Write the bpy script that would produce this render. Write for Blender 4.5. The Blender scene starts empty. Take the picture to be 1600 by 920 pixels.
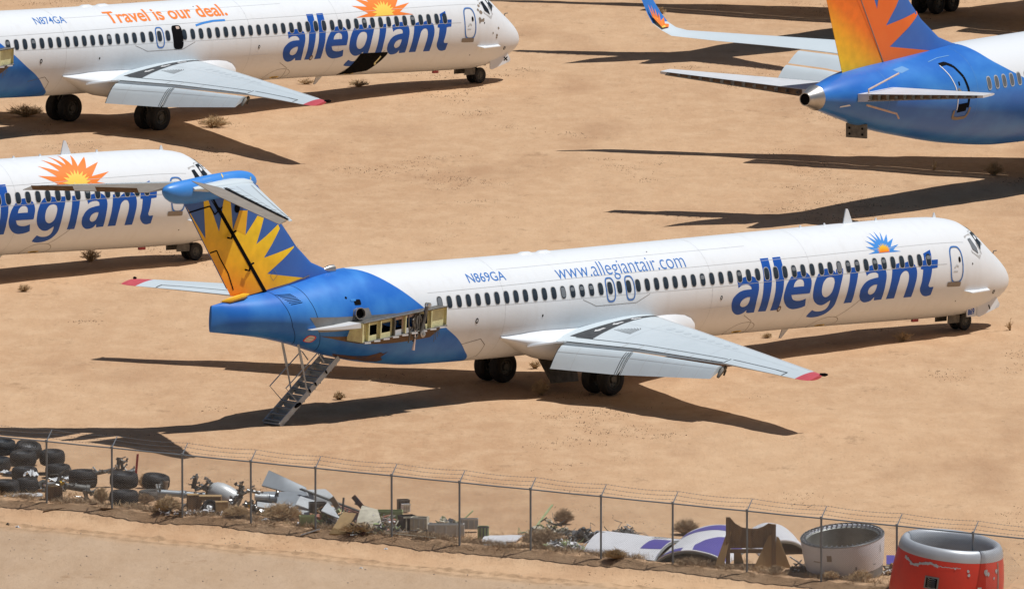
import bpy, bmesh, math, random
from mathutils import Vector, Matrix
PI = math.pi
R = math.radians
random.seed(7)
scene = bpy.context.scene

# ------------------------------------------------------------------ camera
FPX, CAMH, TILT = 21724.4, 62.6264, 0.1223          # focal length in photo pixels, height, downward tilt
cam = bpy.data.cameras.new('camera')
cam.sensor_width = 36.0
cam.lens = 36.0 * FPX / 1600.0
cam.clip_start = 5.0
cam.clip_end = 20000.0
camo = bpy.data.objects.new('camera', cam)
scene.collection.objects.link(camo)
camo.location = (0, 0, CAMH)
camo.rotation_euler = (PI / 2 - TILT, 0, 0)
scene.camera = camo

# ------------------------------------------------------------------ sky and sun
SUN_DIR = Vector((0.405, -0.04, 1.0)).normalized()      # towards the sun
sun_el = math.asin(SUN_DIR.z)
sun_az = math.atan2(SUN_DIR.x, SUN_DIR.y)
world = bpy.data.worlds.new('World')
scene.world = world
world.use_nodes = True
wn = world.node_tree
sky = wn.nodes.new('ShaderNodeTexSky')
sky.sky_type = 'NISHITA'
sky.sun_disc = False
sky.sun_elevation = sun_el
sky.sun_rotation = sun_az
sky.dust_density = 1.5
bg = wn.nodes['Background']
wn.links.new(sky.outputs[0], bg.inputs[0])
bg.inputs[1].default_value = 0.05
sl = bpy.data.lights.new('sun', 'SUN')
sl.energy = 5.0
sl.angle = R(0.53)
sl.color = (1.0, 0.985, 0.965)
suno = bpy.data.objects.new('sun', sl)
scene.collection.objects.link(suno)
suno.location = (60, 400, 120)
suno.rotation_euler = SUN_DIR.to_track_quat('Z', 'Y').to_euler()
scene.view_settings.view_transform = 'Standard'
scene.view_settings.look = 'None'
scene.view_settings.gamma = 1
scene.view_settings.exposure = -0.34
scene.view_settings.use_curve_mapping = False
scene.render.resolution_x = 1024
scene.render.resolution_y = 588

# ------------------------------------------------------------------ materials
MATS = {}
def mat(name, col, rough=0.5, metal=0.0, var=0.0, vscale=1.0, spec=0.5, bump=0.0, bscale=20.0, col2=None, stretch=(1, 1, 1), detail=5.0, coords='Object'):
    """procedural material: base colour varied towards col2 (or darker) by noise, optional bump"""
    if name in MATS:
        return MATS[name]
    m = bpy.data.materials.new(name)
    m.use_nodes = True
    nt = m.node_tree
    b = nt.nodes['Principled BSDF']
    b.inputs['Base Color'].default_value = (*col, 1)
    b.inputs['Roughness'].default_value = rough
    b.inputs['Metallic'].default_value = metal
    b.inputs['Specular IOR Level'].default_value = spec
    tc = nt.nodes.new('ShaderNodeTexCoord')
    mp = nt.nodes.new('ShaderNodeMapping')
    mp.inputs['Scale'].default_value = stretch
    nt.links.new(tc.outputs[coords], mp.inputs[0])
    if var > 0:
        n = nt.nodes.new('ShaderNodeTexNoise')
        n.inputs['Scale'].default_value = vscale
        n.inputs['Detail'].default_value = detail
        n.inputs['Roughness'].default_value = 0.62
        nt.links.new(mp.outputs[0], n.inputs['Vector'])
        mr = nt.nodes.new('ShaderNodeMapRange')
        mr.inputs['From Min'].default_value = 0.35
        mr.inputs['From Max'].default_value = 0.68
        mr.inputs['To Min'].default_value = 0.0
        mr.inputs['To Max'].default_value = var
        nt.links.new(n.outputs[0], mr.inputs[0])
        mx = nt.nodes.new('ShaderNodeMix')
        mx.data_type = 'RGBA'
        mx.inputs[6].default_value = (*col, 1)
        c2 = col2 if col2 else tuple(c * 0.5 for c in col)
        mx.inputs[7].default_value = (*c2, 1)
        nt.links.new(mr.outputs[0], mx.inputs[0])
        nt.links.new(mx.outputs[2], b.inputs['Base Color'])
    if bump > 0:
        n2 = nt.nodes.new('ShaderNodeTexNoise')
        n2.inputs['Scale'].default_value = bscale
        n2.inputs['Detail'].default_value = 6
        nt.links.new(mp.outputs[0], n2.inputs['Vector'])
        bp = nt.nodes.new('ShaderNodeBump')
        bp.inputs['Strength'].default_value = 1.0
        bp.inputs['Distance'].default_value = bump
        nt.links.new(n2.outputs[0], bp.inputs['Height'])
        nt.links.new(bp.outputs[0], b.inputs['Normal'])
    MATS[name] = m
    return m

WHITE = (0.755, 0.79, 0.82)
BLUE = (0.045, 0.25, 0.72)
NAVY = (0.035, 0.125, 0.42)
def M(n):
    return MATS[n]
mat('white_paint', WHITE, 0.32, var=0.16, vscale=1.2, col2=(0.66, 0.67, 0.68), stretch=(0.35, 1, 1.6))
mat('blue_paint', BLUE, 0.38, var=0.35, vscale=0.9, col2=(0.09, 0.32, 0.74))
mat('tail_blue', (0.028, 0.12, 0.43), 0.35, var=0.25, vscale=1.2, col2=(0.06, 0.19, 0.52))
mat('decal_blue', (0.010, 0.085, 0.40), 0.45, var=0.25, vscale=2.2, col2=(0.016, 0.11, 0.47), spec=0.25)
mat('bright_blue', (0.05, 0.26, 0.70), 0.4)
mat('thin_blue', (0.04, 0.18, 0.52), 0.4)
mat('decal_orange', (0.86, 0.22, 0.03), 0.4)
mat('decal_yellow', (0.88, 0.62, 0.10), 0.4)
mat('decal_red', (0.62, 0.05, 0.04), 0.5)
mat('wing_grey', (0.60, 0.675, 0.715), 0.40, var=0.25, vscale=1.4, col2=(0.52, 0.58, 0.61), stretch=(1, 1, 1))
mat('flap_grey', (0.56, 0.63, 0.67), 0.45, var=0.3, vscale=1.1, col2=(0.45, 0.51, 0.545))
mat('walkway', (0.035, 0.04, 0.045), 0.75, var=0.4, vscale=3, col2=(0.08, 0.085, 0.09))
mat('dark_gap', (0.006, 0.006, 0.007), 0.8, spec=0.05)
mat('seam', (0.20, 0.18, 0.16), 0.7)
mat('soft_seam', (0.50, 0.52, 0.53), 0.7)
mat('red_tip', (0.62, 0.10, 0.12), 0.45, var=0.4, vscale=4, col2=(0.40, 0.05, 0.07))
mat('rubber', (0.016, 0.016, 0.017), 0.75, var=0.5, vscale=3, col2=(0.05, 0.045, 0.04), bump=0.01, bscale=30)
mat('gear_steel', (0.10, 0.095, 0.085), 0.5, metal=0.4, var=0.6, vscale=6, col2=(0.25, 0.23, 0.2))
mat('rim_grey', (0.14, 0.14, 0.13), 0.5, metal=0.5, var=0.5, vscale=8, col2=(0.05, 0.05, 0.05))
mat('bare_metal', (0.55, 0.54, 0.52), 0.35, metal=0.85, var=0.5, vscale=3, col2=(0.30, 0.29, 0.27))
mat('primer_grey', (0.17, 0.18, 0.19), 0.5, metal=0.2, var=0.6, vscale=1.6, col2=(0.33, 0.33, 0.32))
mat('primer_green', (0.80, 0.78, 0.44), 0.6, var=0.6, vscale=5, col2=(0.50, 0.45, 0.24))
mat('pink_primer', (0.66, 0.50, 0.42), 0.6, var=0.5, vscale=6, col2=(0.36, 0.28, 0.22))
mat('rust', (0.15, 0.07, 0.03), 0.8, var=1.0, vscale=3.0, col2=(0.02, 0.04, 0.10))
mat('grime', (0.12, 0.075, 0.045), 0.8, var=0.8, vscale=3, col2=(0.2, 0.14, 0.09))
mat('frame_grey', (0.55, 0.55, 0.54), 0.45, metal=0.2)
mat('blind', (0.17, 0.19, 0.21), 0.5)
mat('stair_metal', (0.50, 0.56, 0.61), 0.5, metal=0.2, var=0.5, vscale=5, col2=(0.24, 0.27, 0.30))
mat('brown_skin', (0.33, 0.285, 0.235), 0.55, metal=0.2, var=0.6, vscale=2.5, col2=(0.22, 0.19, 0.16))
mat('step_tread', (0.30, 0.35, 0.39), 0.65, var=0.5, vscale=8, col2=(0.22, 0.23, 0.24))
mat('sill_brown', (0.26, 0.21, 0.16), 0.6, var=0.4, vscale=8)
mat('faded_white', (0.66, 0.67, 0.68), 0.45, var=0.35, vscale=1.5, col2=(0.48, 0.47, 0.44))
mat('cabin_glass', (0.012, 0.02, 0.032), 0.22, var=0.8, vscale=3.0, col2=(0.04, 0.055, 0.07), spec=0.4)
mat('burst_gold', (0.84, 0.46, 0.02), 0.4, var=.2, vscale=3)
mat('faded_blue', (0.13, 0.32, 0.62), 0.5)
mat('cockpit_glass', (0.012, 0.014, 0.016), 0.12, spec=0.6)

# burst paint of the fin: yellow running to orange towards the foot of the rudder (two spray colours in the livery)
def grad_mat(name, cols, p0, p1, rough=0.38):
    m = bpy.data.materials.new(name); m.use_nodes = True
    nt = m.node_tree; b = nt.nodes['Principled BSDF']
    b.inputs['Roughness'].default_value = rough
    tc = nt.nodes.new('ShaderNodeTexCoord')
    vm = nt.nodes.new('ShaderNodeVectorMath'); vm.operation = 'SUBTRACT'; vm.inputs[1].default_value = p0
    nt.links.new(tc.outputs['Object'], vm.inputs[0])
    d = Vector(p1) - Vector(p0)
    dt = nt.nodes.new('ShaderNodeVectorMath'); dt.operation = 'DOT_PRODUCT'; dt.inputs[1].default_value = tuple(d / d.length_squared)
    nt.links.new(vm.outputs[0], dt.inputs[0])
    cr = nt.nodes.new('ShaderNodeValToRGB')
    els = cr.color_ramp.elements
    els[0].position = cols[0][0]; els[0].color = (*cols[0][1], 1)
    els[1].position = cols[-1][0]; els[1].color = (*cols[-1][1], 1)
    for p, c in cols[1:-1]:
        e = els.new(p); e.color = (*c, 1)
    nt.links.new(dt.outputs['Value'], cr.inputs[0])
    n = nt.nodes.new('ShaderNodeTexNoise'); n.inputs['Scale'].default_value = 2.5; n.inputs['Detail'].default_value = 6
    nt.links.new(tc.outputs['Object'], n.inputs['Vector'])
    mr = nt.nodes.new('ShaderNodeMapRange'); mr.inputs['From Min'].default_value = 0.3; mr.inputs['From Max'].default_value = 0.7
    mr.inputs['To Min'].default_value = 0.86; mr.inputs['To Max'].default_value = 1.06
    nt.links.new(n.outputs[0], mr.inputs[0])
    mx = nt.nodes.new('ShaderNodeVectorMath'); mx.operation = 'SCALE'
    nt.links.new(cr.outputs[0], mx.inputs[0]); nt.links.new(mr.outputs[0], mx.inputs['Scale'])
    nt.links.new(mx.outputs[0], b.inputs['Base Color'])
    MATS[name] = m
grad_mat('burst_yellow', [(0.0, (1.0, 0.24, 0.015)), (0.5, (0.97, 0.50, 0.015)), (1.0, (0.95, 0.63, 0.02))], (-16.2, 0, 4.0), (-15.4, 0, 6.2))
grad_mat('burst_orange', [(0.0, (0.98, 0.66, 0.02)), (0.35, (0.97, 0.46, 0.015)), (0.62, (0.93, 0.19, 0.01)), (1.0, (0.90, 0.15, 0.01))], (2.2, 0, 5.6), (4.2, 0, 8.6))
grad_mat('letter_blue', [(0.0, (0.020, 0.060, 0.22)), (0.5, (0.020, 0.105, 0.38)), (0.85, (0.035, 0.17, 0.52)), (1.0, (0.05, 0.23, 0.62))], (0, 0, 1.9), (0, 0, 4.2), 0.36)  # light falloff from top to belly painted into the blue; no part uses it
grad_mat('sun_core', [(0.0, (0.85, 0.16, 0.01)), (0.3, (0.9, 0.45, 0.02)), (0.6, (0.9, 0.68, 0.08)), (1.0, (0.92, 0.8, 0.25))], (0, 0, 4.0), (0, 0, 4.5))

def fuselage_mat(name, xs):
    """white fuselage with the blue tail swept forward along the belly; xs shifts the boundary"""
    m = bpy.data.materials.new(name); m.use_nodes = True
    nt = m.node_tree; L = nt.links; b = nt.nodes['Principled BSDF']
    b.inputs['Roughness'].default_value = 0.36; b.inputs['Specular IOR Level'].default_value = 0.28
    tc = nt.nodes.new('ShaderNodeTexCoord')
    sx = nt.nodes.new('ShaderNodeSeparateXYZ'); L.new(tc.outputs['Object'], sx.inputs[0])
    def mth(op, a, b_=None, clamp=False):
        n = nt.nodes.new('ShaderNodeMath'); n.operation = op; n.use_clamp = clamp
        for i, v in enumerate((a, b_)):
            if v is None: continue
            if isinstance(v, (int, float)): n.inputs[i].default_value = v
            else: L.new(v, n.inputs[i])
        return n.outputs[0]
    ay = mth('ABSOLUTE', sx.outputs[1])
    ang = mth('ARCTAN2', mth('DIVIDE', ay, 1.63), mth('DIVIDE', mth('SUBTRACT', sx.outputs[2], 3.08), 1.72))
    fac = mth('DIVIDE', ang, PI)
    fc = nt.nodes.new('ShaderNodeFloatCurve')
    cv = fc.mapping.curves[0]
    pts = [(0, -10.6), (.333, -10.22), (.671, -9.75), (.987, -9.15), (1.323, -8.4), (1.559, -7.79), (1.831, -7.06), (2.056, -6.4), (2.377, -5.7), (2.717, -5.08), (3.1416, -4.9)]
    cv.points[0].location = (0, (pts[0][1] + 11) / 7.0)
    cv.points[1].location = (1, (pts[-1][1] + 11) / 7.0)
    for a, x in pts[1:-1]:
        cv.points.new(a / PI, (x + 11) / 7.0)
    fc.mapping.update()
    L.new(fac, fc.inputs[1])
    xb = mth('ADD', mth('MULTIPLY', fc.outputs[0], 7.0), -11.0 + xs)
    mask = mth('MULTIPLY', mth('SUBTRACT', xb, sx.outputs[0]), 40.0, True)
    n = nt.nodes.new('ShaderNodeTexNoise'); n.inputs['Scale'].default_value = 1.0; n.inputs['Detail'].default_value = 7; n.inputs['Roughness'].default_value = 0.6
    mp = nt.nodes.new('ShaderNodeMapping'); mp.inputs['Scale'].default_value = (0.5, 1, 1.3); L.new(tc.outputs['Object'], mp.inputs[0]); L.new(mp.outputs[0], n.inputs['Vector'])
    r1 = nt.nodes.new('ShaderNodeMapRange'); r1.inputs['From Min'].default_value = .4; r1.inputs['From Max'].default_value = .75; r1.inputs['To Max'].default_value = .5
    L.new(n.outputs[0], r1.inputs[0])
    # streaks and grime settle on the belly
    st = nt.nodes.new('ShaderNodeTexNoise'); st.inputs['Scale'].default_value = 2.2; st.inputs['Detail'].default_value = 6
    mp2 = nt.nodes.new('ShaderNodeMapping'); mp2.inputs['Scale'].default_value = (1.6, 1, 0.25); L.new(tc.outputs['Object'], mp2.inputs[0]); L.new(mp2.outputs[0], st.inputs['Vector'])
    r2 = nt.nodes.new('ShaderNodeMapRange'); r2.inputs['From Min'].default_value = .52; r2.inputs['From Max'].default_value = .8; r2.inputs['To Max'].default_value = .25
    L.new(st.outputs[0], r2.inputs[0])
    wmix = nt.nodes.new('ShaderNodeMix'); wmix.data_type = 'RGBA'; wmix.inputs[6].default_value = (0.755, 0.79, 0.82, 1); wmix.inputs[7].default_value = (0.70, 0.72, 0.735, 1); L.new(r1.outputs[0], wmix.inputs[0])
    wm2 = nt.nodes.new('ShaderNodeMix'); wm2.data_type = 'RGBA'; L.new(r2.outputs[0], wm2.inputs[0]); L.new(wmix.outputs[2], wm2.inputs[6]); wm2.inputs[7].default_value = (0.60, 0.59, 0.57, 1)
    bmix = nt.nodes.new('ShaderNodeMix'); bmix.data_type = 'RGBA'; bmix.inputs[6].default_value = (0.022, 0.155, 0.57, 1); bmix.inputs[7].default_value = (0.085, 0.34, 0.80, 1)
    n3 = nt.nodes.new('ShaderNodeTexNoise'); n3.inputs['Scale'].default_value = 0.9; n3.inputs['Detail'].default_value = 4
    mp3 = nt.nodes.new('ShaderNodeMapping'); mp3.inputs['Scale'].default_value = (0.9, 0.7, 0.7); L.new(tc.outputs['Object'], mp3.inputs[0]); L.new(mp3.outputs[0], n3.inputs['Vector'])
    r3 = nt.nodes.new('ShaderNodeMapRange'); r3.inputs['From Min'].default_value = .42; r3.inputs['From Max'].default_value = .68; r3.inputs['To Max'].default_value = .55
    L.new(n3.outputs[0], r3.inputs[0]); L.new(r3.outputs[0], bmix.inputs[0])
    fin = nt.nodes.new('ShaderNodeMix'); fin.data_type = 'RGBA'; L.new(mask, fin.inputs[0]); L.new(wm2.outputs[2], fin.inputs[6]); L.new(bmix.outputs[2], fin.inputs[7])
    L.new(fin.outputs[2], b.inputs['Base Color'])
    rr = nt.nodes.new('ShaderNodeMapRange'); rr.inputs['To Min'].default_value = .26; rr.inputs['To Max'].default_value = .5; L.new(n.outputs[0], rr.inputs[0]); L.new(rr.outputs[0], b.inputs['Roughness'])
    MATS[name] = m
fuselage_mat('fuselage_paint', 0.0)
fuselage_mat('fuselage_paint_b', 0.7)

# ------------------------------------------------------------------ mesh helpers
class MB:
    def __init__(s, T=None):
        s.v = []; s.f = []; s.m = []; s.T = T
    def add(s, vs, fs, m=0):
        k = len(s.v)
        for p in vs:
            p = Vector(p)
            s.v.append(s.T @ p if s.T else p)
        for f in fs:
            s.f.append([i + k for i in f]); s.m.append(m)
    def box(s, c, d, m=0, rot=None):
        c = Vector(c); vs = []
        for i in (-.5, .5):
            for j in (-.5, .5):
                for k in (-.5, .5):
                    p = Vector((i * d[0], j * d[1], k * d[2]))
                    if rot: p = rot @ p
                    vs.append(c + p)
        s.add(vs, [(0, 1, 3, 2), (4, 6, 7, 5), (0, 4, 5, 1), (2, 3, 7, 6), (0, 2, 6, 4), (1, 5, 7, 3)], m)
    def tube(s, pts, r, n=8, m=0, caps=True):
        pts = [Vector(p) for p in pts]
        rs = r if isinstance(r, (list, tuple)) else [r] * len(pts)
        rings = []
        up = None
        for i, p in enumerate(pts):
            d = (pts[min(i + 1, len(pts) - 1)] - pts[max(i - 1, 0)]).normalized()
            if up is None:
                up = d.orthogonal().normalized()
            else:
                up = (up - d * up.dot(d))
                up = up.normalized() if up.length > 1e-6 else d.orthogonal().normalized()
            w = d.cross(up)
            rings.append([p + (up * math.cos(2 * PI * k / n) + w * math.sin(2 * PI * k / n)) * rs[i] for k in range(n)])
        s.loft(rings, m, caps)
    def loft(s, rings, m=0, caps=True, closed=True):
        n = len(rings[0]); vs = [p for r_ in rings for p in r_]; fs = []
        for i in range(len(rings) - 1):
            for k in range(n if closed else n - 1):
                a = i * n + k; b_ = i * n + (k + 1) % n
                fs.append((a, b_, b_ + n, a + n))
        if caps and closed:
            fs.append(tuple(range(n))[::-1]); fs.append(tuple(range((len(rings) - 1) * n, len(rings) * n)))
        s.add(vs, fs, m)
    def lathe(s, prof, n=24, T=None, m=0, arc=2 * PI):
        """prof: (radius, height) pairs turned round local Z"""
        T = T or Matrix()
        full = abs(arc - 2 * PI) < 1e-6
        rings = []
        for k in range(n if full else n + 1):
            a = arc * k / n
            rings.append([T @ Vector((r_ * math.cos(a), r_ * math.sin(a), z)) for r_, z in prof])
        if full: rings.append(rings[0])
        s.loft(rings, m, caps=False, closed=False)
    def prism(s, outline, z0, z1, m=0, T=None):
        T = T or Matrix()
        n = len(outline)
        vs = [T @ Vector((x, y, z0)) for x, y in outline] + [T @ Vector((x, y, z1)) for x, y in outline]
        fs = [tuple(range(n))[::-1], tuple(range(n, 2 * n))] + [(i, (i + 1) % n, (i + 1) % n + n, i + n) for i in range(n)]
        s.add(vs, fs, m)
    def quad(s, a, b, c, d, m=0):
        s.add([a, b, c, d], [(0, 1, 2, 3)], m)
    def mesh(s, name, mats, smooth=35, weld=False):
        me = bpy.data.meshes.new(name)
        me.from_pydata([tuple(p) for p in s.v], [], s.f)
        for mm in mats: me.materials.append(MATS[mm] if isinstance(mm, str) else mm)
        me.polygons.foreach_set('material_index', s.m)
        bm = bmesh.new(); bm.from_mesh(me)
        if weld: bmesh.ops.remove_doubles(bm, verts=bm.verts, dist=1e-4)
        bmesh.ops.recalc_face_normals(bm, faces=bm.faces)
        bm.to_mesh(me); bm.free()
        if smooth:
            me.polygons.foreach_set('use_smooth', [True] * len(me.polygons))
            me.set_sharp_from_angle(angle=R(smooth))
        me.update()
        return me
COL = scene.collection
def new_obj(name, data, parent=None):
    o = bpy.data.objects.new(name, data); COL.objects.link(o)
    if parent: o.parent = parent
    return o
def tag(o, label=None, cat=None, group=None, kind=None):
    if label: o['label'] = label
    if cat: o['category'] = cat
    if group: o['group'] = group
    if kind: o['kind'] = kind
    return o
def thing(name, label, cat, loc=(0, 0, 0), rot=(0, 0, 0), group=None):
    o = new_obj(name, None); o.location = loc; o.rotation_euler = rot
    o.empty_display_size = 0.3
    return tag(o, label, cat, group)
CACHE = {}
def part(name, mb, mats, parent, label=None, smooth=35, weld=False):
    me = mb.mesh(name, mats, smooth, weld)
    o = new_obj(name, me, parent)
    if label: o['label'] = label
    return o

def ray_ground(px, py, z=0.0):
    """the point of the terrain seen at a photo pixel (worked out once, used as a fixed place)"""
    u, v = (px - 800) / FPX, -(py - 460) / FPX
    c, s_ = math.cos(TILT), math.sin(TILT)
    d = Vector((u, c + v * s_, -s_ + v * c))
    t = (z - CAMH) / d.z
    return Vector((0, 0, CAMH)) + d * t

# ---- flat artwork -> triangles -> wrapped on a surface
DG = None
def flat_mesh(loops=None, text=None, size=1.0, bold=0.0, shear=0.0, spacing=1.0):
    if text is not None:
        cu = bpy.data.curves.new('tmp', 'FONT'); cu.body = text; cu.size = size; cu.offset = bold; cu.shear = shear; cu.space_character = spacing
        cu.resolution_u = 4
    else:
        cu = bpy.data.curves.new('tmp', 'CURVE'); cu.dimensions = '2D'; cu.fill_mode = 'BOTH'
        for lp in loops:
            sp = cu.splines.new('POLY'); sp.points.add(len(lp) - 1)
            for i, (x, y) in enumerate(lp): sp.points[i].co = (x, y, 0, 1)
            sp.use_cyclic_u = True
    ob = bpy.data.objects.new('tmp', cu); COL.objects.link(ob)
    bpy.context.view_layer.update()
    dg = bpy.context.evaluated_depsgraph_get()
    me = bpy.data.meshes.new_from_object(ob.evaluated_get(dg))
    bpy.data.objects.remove(ob); bpy.data.curves.remove(cu)
    return me
def smooth_loop(pts, n=5, corner=48):
    """Catmull-Rom through traced points, keeping sharp corners"""
    N = len(pts); out = []
    def ang(i):
        a = Vector(pts[i]) - Vector(pts[i - 1]); b_ = Vector(pts[(i + 1) % N]) - Vector(pts[i])
        return math.degrees(a.angle(b_)) if a.length > 1e-6 and b_.length > 1e-6 else 0
    C = [ang(i) > corner for i in range(N)]
    for i in range(N):
        p0, p1, p2, p3 = (Vector(pts[(i + k) % N]) for k in (-1, 0, 1, 2))
        if C[i]: p0 = p1 * 1.0 - (p2 - p1) * 0.3
        if C[(i + 1) % N]: p3 = p2 + (p2 - p1) * 0.3
        for k in range(n):
            t = k / n
            out.append(tuple(0.5 * ((2 * p1) + (p2 - p0) * t + (2 * p0 - 5 * p1 + 4 * p2 - p3) * t * t + (3 * p1 - p0 - 3 * p2 + p3) * t ** 3)))
    return out
def wrap(name, me2, fn, mats, parent, step=(0.4, 0.07), label=None):
    """cut flat artwork into strips and lay every vertex on a surface fn(u, v) -> (x, y, z)"""
    bm = bmesh.new(); bm.from_mesh(me2); bpy.data.meshes.remove(me2)
    if not bm.verts: bm.free(); return None
    for ax in (0, 1):
        lo = min(v.co[ax] for v in bm.verts); hi = max(v.co[ax] for v in bm.verts)
        n = int((hi - lo) / step[ax])
        for k in range(1, n + 1):
            co = [0, 0, 0]; no = [0, 0, 0]; co[ax] = lo + (hi - lo) * k / (n + 1); no[ax] = 1
            bmesh.ops.bisect_plane(bm, geom=bm.verts[:] + bm.edges[:] + bm.faces[:], plane_co=co, plane_no=no, dist=1e-5)
    for v in bm.verts: v.co = Vector(fn(v.co.x, v.co.y))
    me = bpy.data.meshes.new(name); bm.to_mesh(me); bm.free()
    for mm in mats: me.materials.append(MATS[mm])
    me.polygons.foreach_set('use_smooth', [True] * len(me.polygons))
    for p in me.polygons: p.material_index = 0
    o = new_obj(name, me, parent)
    if label: o['label'] = label
    return o
# ------------------------------------------------------------------ airliner body sections (x forward of the main gear)
# x, ztop, zbot, halfwidth, z of widest
MD=[(24.46,2.42,2.36,0.03,2.39),(24.39,2.64,2.18,.23,2.40),(24.22,2.86,2.04,.41,2.42),(23.85,3.16,1.82,.67,2.48),(23.32,3.52,1.62,.92,2.56),(22.75,3.88,1.47,1.14,2.66),(22.1,4.34,1.36,1.34,2.80),(21.62,4.60,1.30,1.47,2.90),(21.1,4.80,1.28,1.57,3.0),(20,4.92,1.27,1.65,3.08),(18.3,4.95,1.28,1.67,3.12),(11.3,4.90,1.33,1.67,3.12),(4.5,4.84,1.30,1.67,3.10),(-4,4.78,1.22,1.67,3.08),(-7.2,4.79,1.25,1.67,3.08),(-9.8,4.80,1.49,1.63,3.12),(-11.76,4.68,1.88,1.47,3.2),(-13.4,4.42,2.32,1.22,3.3),(-15,4.18,2.65,.86,3.38),(-16.3,4.0,2.83,.47,3.41),(-17.3,3.86,2.96,.06,3.41)]
def mk(T):
    T=sorted(T); xs=[t[0] for t in T]
    def ev(x):
        x=min(max(x,xs[0]),xs[-1])
        i=0
        while i<len(xs)-2 and x>xs[i+1]: i+=1
        h=xs[i+1]-xs[i]; t=(x-xs[i])/h
        out=[]
        for c in range(1,5):
            def sl(j):
                if j<=0 or j>=len(xs)-1:
                    j0=max(0,j-1) if j>0 else 0
                    return (T[j0+1][c]-T[j0][c])/(xs[j0+1]-xs[j0])
                a=(T[j][c]-T[j-1][c])/(xs[j]-xs[j-1]); b=(T[j+1][c]-T[j][c])/(xs[j+1]-xs[j])
                return 0 if a*b<=0 else 2*a*b/(a+b)
            m0,m1=sl(i),sl(i+1)
            out.append((2*t**3-3*t*t+1)*T[i][c]+(t**3-2*t*t+t)*h*m0+(-2*t**3+3*t*t)*T[i+1][c]+(t**3-t*t)*h*m1)
        return out
    return ev
def SP(ev,x,a,off=0):
    zt,zb,w,zw=ev(x); h=(zt-zw) if math.cos(a)>0 else (zw-zb)
    ny,nz=math.sin(a)/w,math.cos(a)/h; n=math.hypot(ny,nz)
    return x,-(w*math.sin(a)+off*ny/n),zw+h*math.cos(a)+off*nz/n
md=mk(MD)
def fus_mesh(ev, x0, x1, nx, na=56, bunch=None):
    """rings along x; returns list of rings of na points"""
    rings = []
    for i in range(nx + 1):
        t = i / nx
        x = x0 + (x1 - x0) * t
        if bunch: x = bunch(t)
        zt, zb, w, zw = ev(x)
        rings.append([Vector((x, -w * math.sin(2 * PI * k / na), zw + ((zt - zw) if math.cos(2 * PI * k / na) > 0 else (zw - zb)) * math.cos(2 * PI * k / na))) for k in range(na)])
    return rings

def pane_patch(mb, ev, x, a, w, h, off, m, rr=0.45, n=20, power=3.0, lean=0.0):
    """rounded-rectangle patch on the body at (x, angle a), size w x h metres"""
    zt, zb, hw, zw = ev(x)
    pts = []
    for k in range(n):
        t = 2 * PI * k / n
        cx = math.copysign(abs(math.cos(t)) ** (2 / power), math.cos(t)) * w / 2
        cz = math.copysign(abs(math.sin(t)) ** (2 / power), math.sin(t)) * h / 2
        pts.append((cx, cz))
    c = SP(ev, x, a, off)
    ring = [SP(ev, x + px + lean * pz, a - pz / 1.69, off) for px, pz in pts]
    ring2 = [SP(ev, x + (px + lean * pz) * .5, a - pz * .5 / 1.69, off) for px, pz in pts]
    k = len(mb.v)
    mb.add(ring + ring2 + [c], [(i, (i + 1) % n, (i + 1) % n + n, i + n) for i in range(n)] + [(i + n, (i + 1) % n + n, 2 * n) for i in range(n)], m)
def ring_patch(mb, ev, x, a, w, h, t, off, m, n=28, power=3.2):
    """rounded outline (a painted or metal border) of width t"""
    A = []; B = []
    for k in range(n):
        q = 2 * PI * k / n
        cx = math.copysign(abs(math.cos(q)) ** (2 / power), math.cos(q)); cz = math.copysign(abs(math.sin(q)) ** (2 / power), math.sin(q))
        A.append(SP(ev, x + cx * w / 2, a - cz * h / 2 / 1.69, off)); B.append(SP(ev, x + cx * (w / 2 - t), a - cz * (h / 2 - t) / 1.69, off))
    mb.add(A + B, [(i, (i + 1) % n, (i + 1) % n + n, i + n) for i in range(n)], m)
def line_on(mb, ev, pts, t, off, m, n=10):
    """thin strip along (x, a) points"""
    P_ = []
    for i in range(len(pts) - 1):
        for k in range(n):
            f = k / n
            P_.append((pts[i][0] * (1 - f) + pts[i + 1][0] * f, pts[i][1] * (1 - f) + pts[i + 1][1] * f))
    P_.append(pts[-1])
    L = []
    for i, (x, a) in enumerate(P_):
        x2, a2 = P_[min(i + 1, len(P_) - 1)]; x1, a1 = P_[max(i - 1, 0)]
        dx, ds = x2 - x1, (a2 - a1) * 1.69
        l = math.hypot(dx, ds) or 1
        nx, ns = -ds / l * t / 2, dx / l * t / 2
        L.append((SP(ev, x + nx, a + ns / 1.69, off), SP(ev, x - nx, a - ns / 1.69, off)))
    for i in range(len(L) - 1):
        mb.quad(L[i][0], L[i][1], L[i + 1][1], L[i + 1][0], m)

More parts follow.
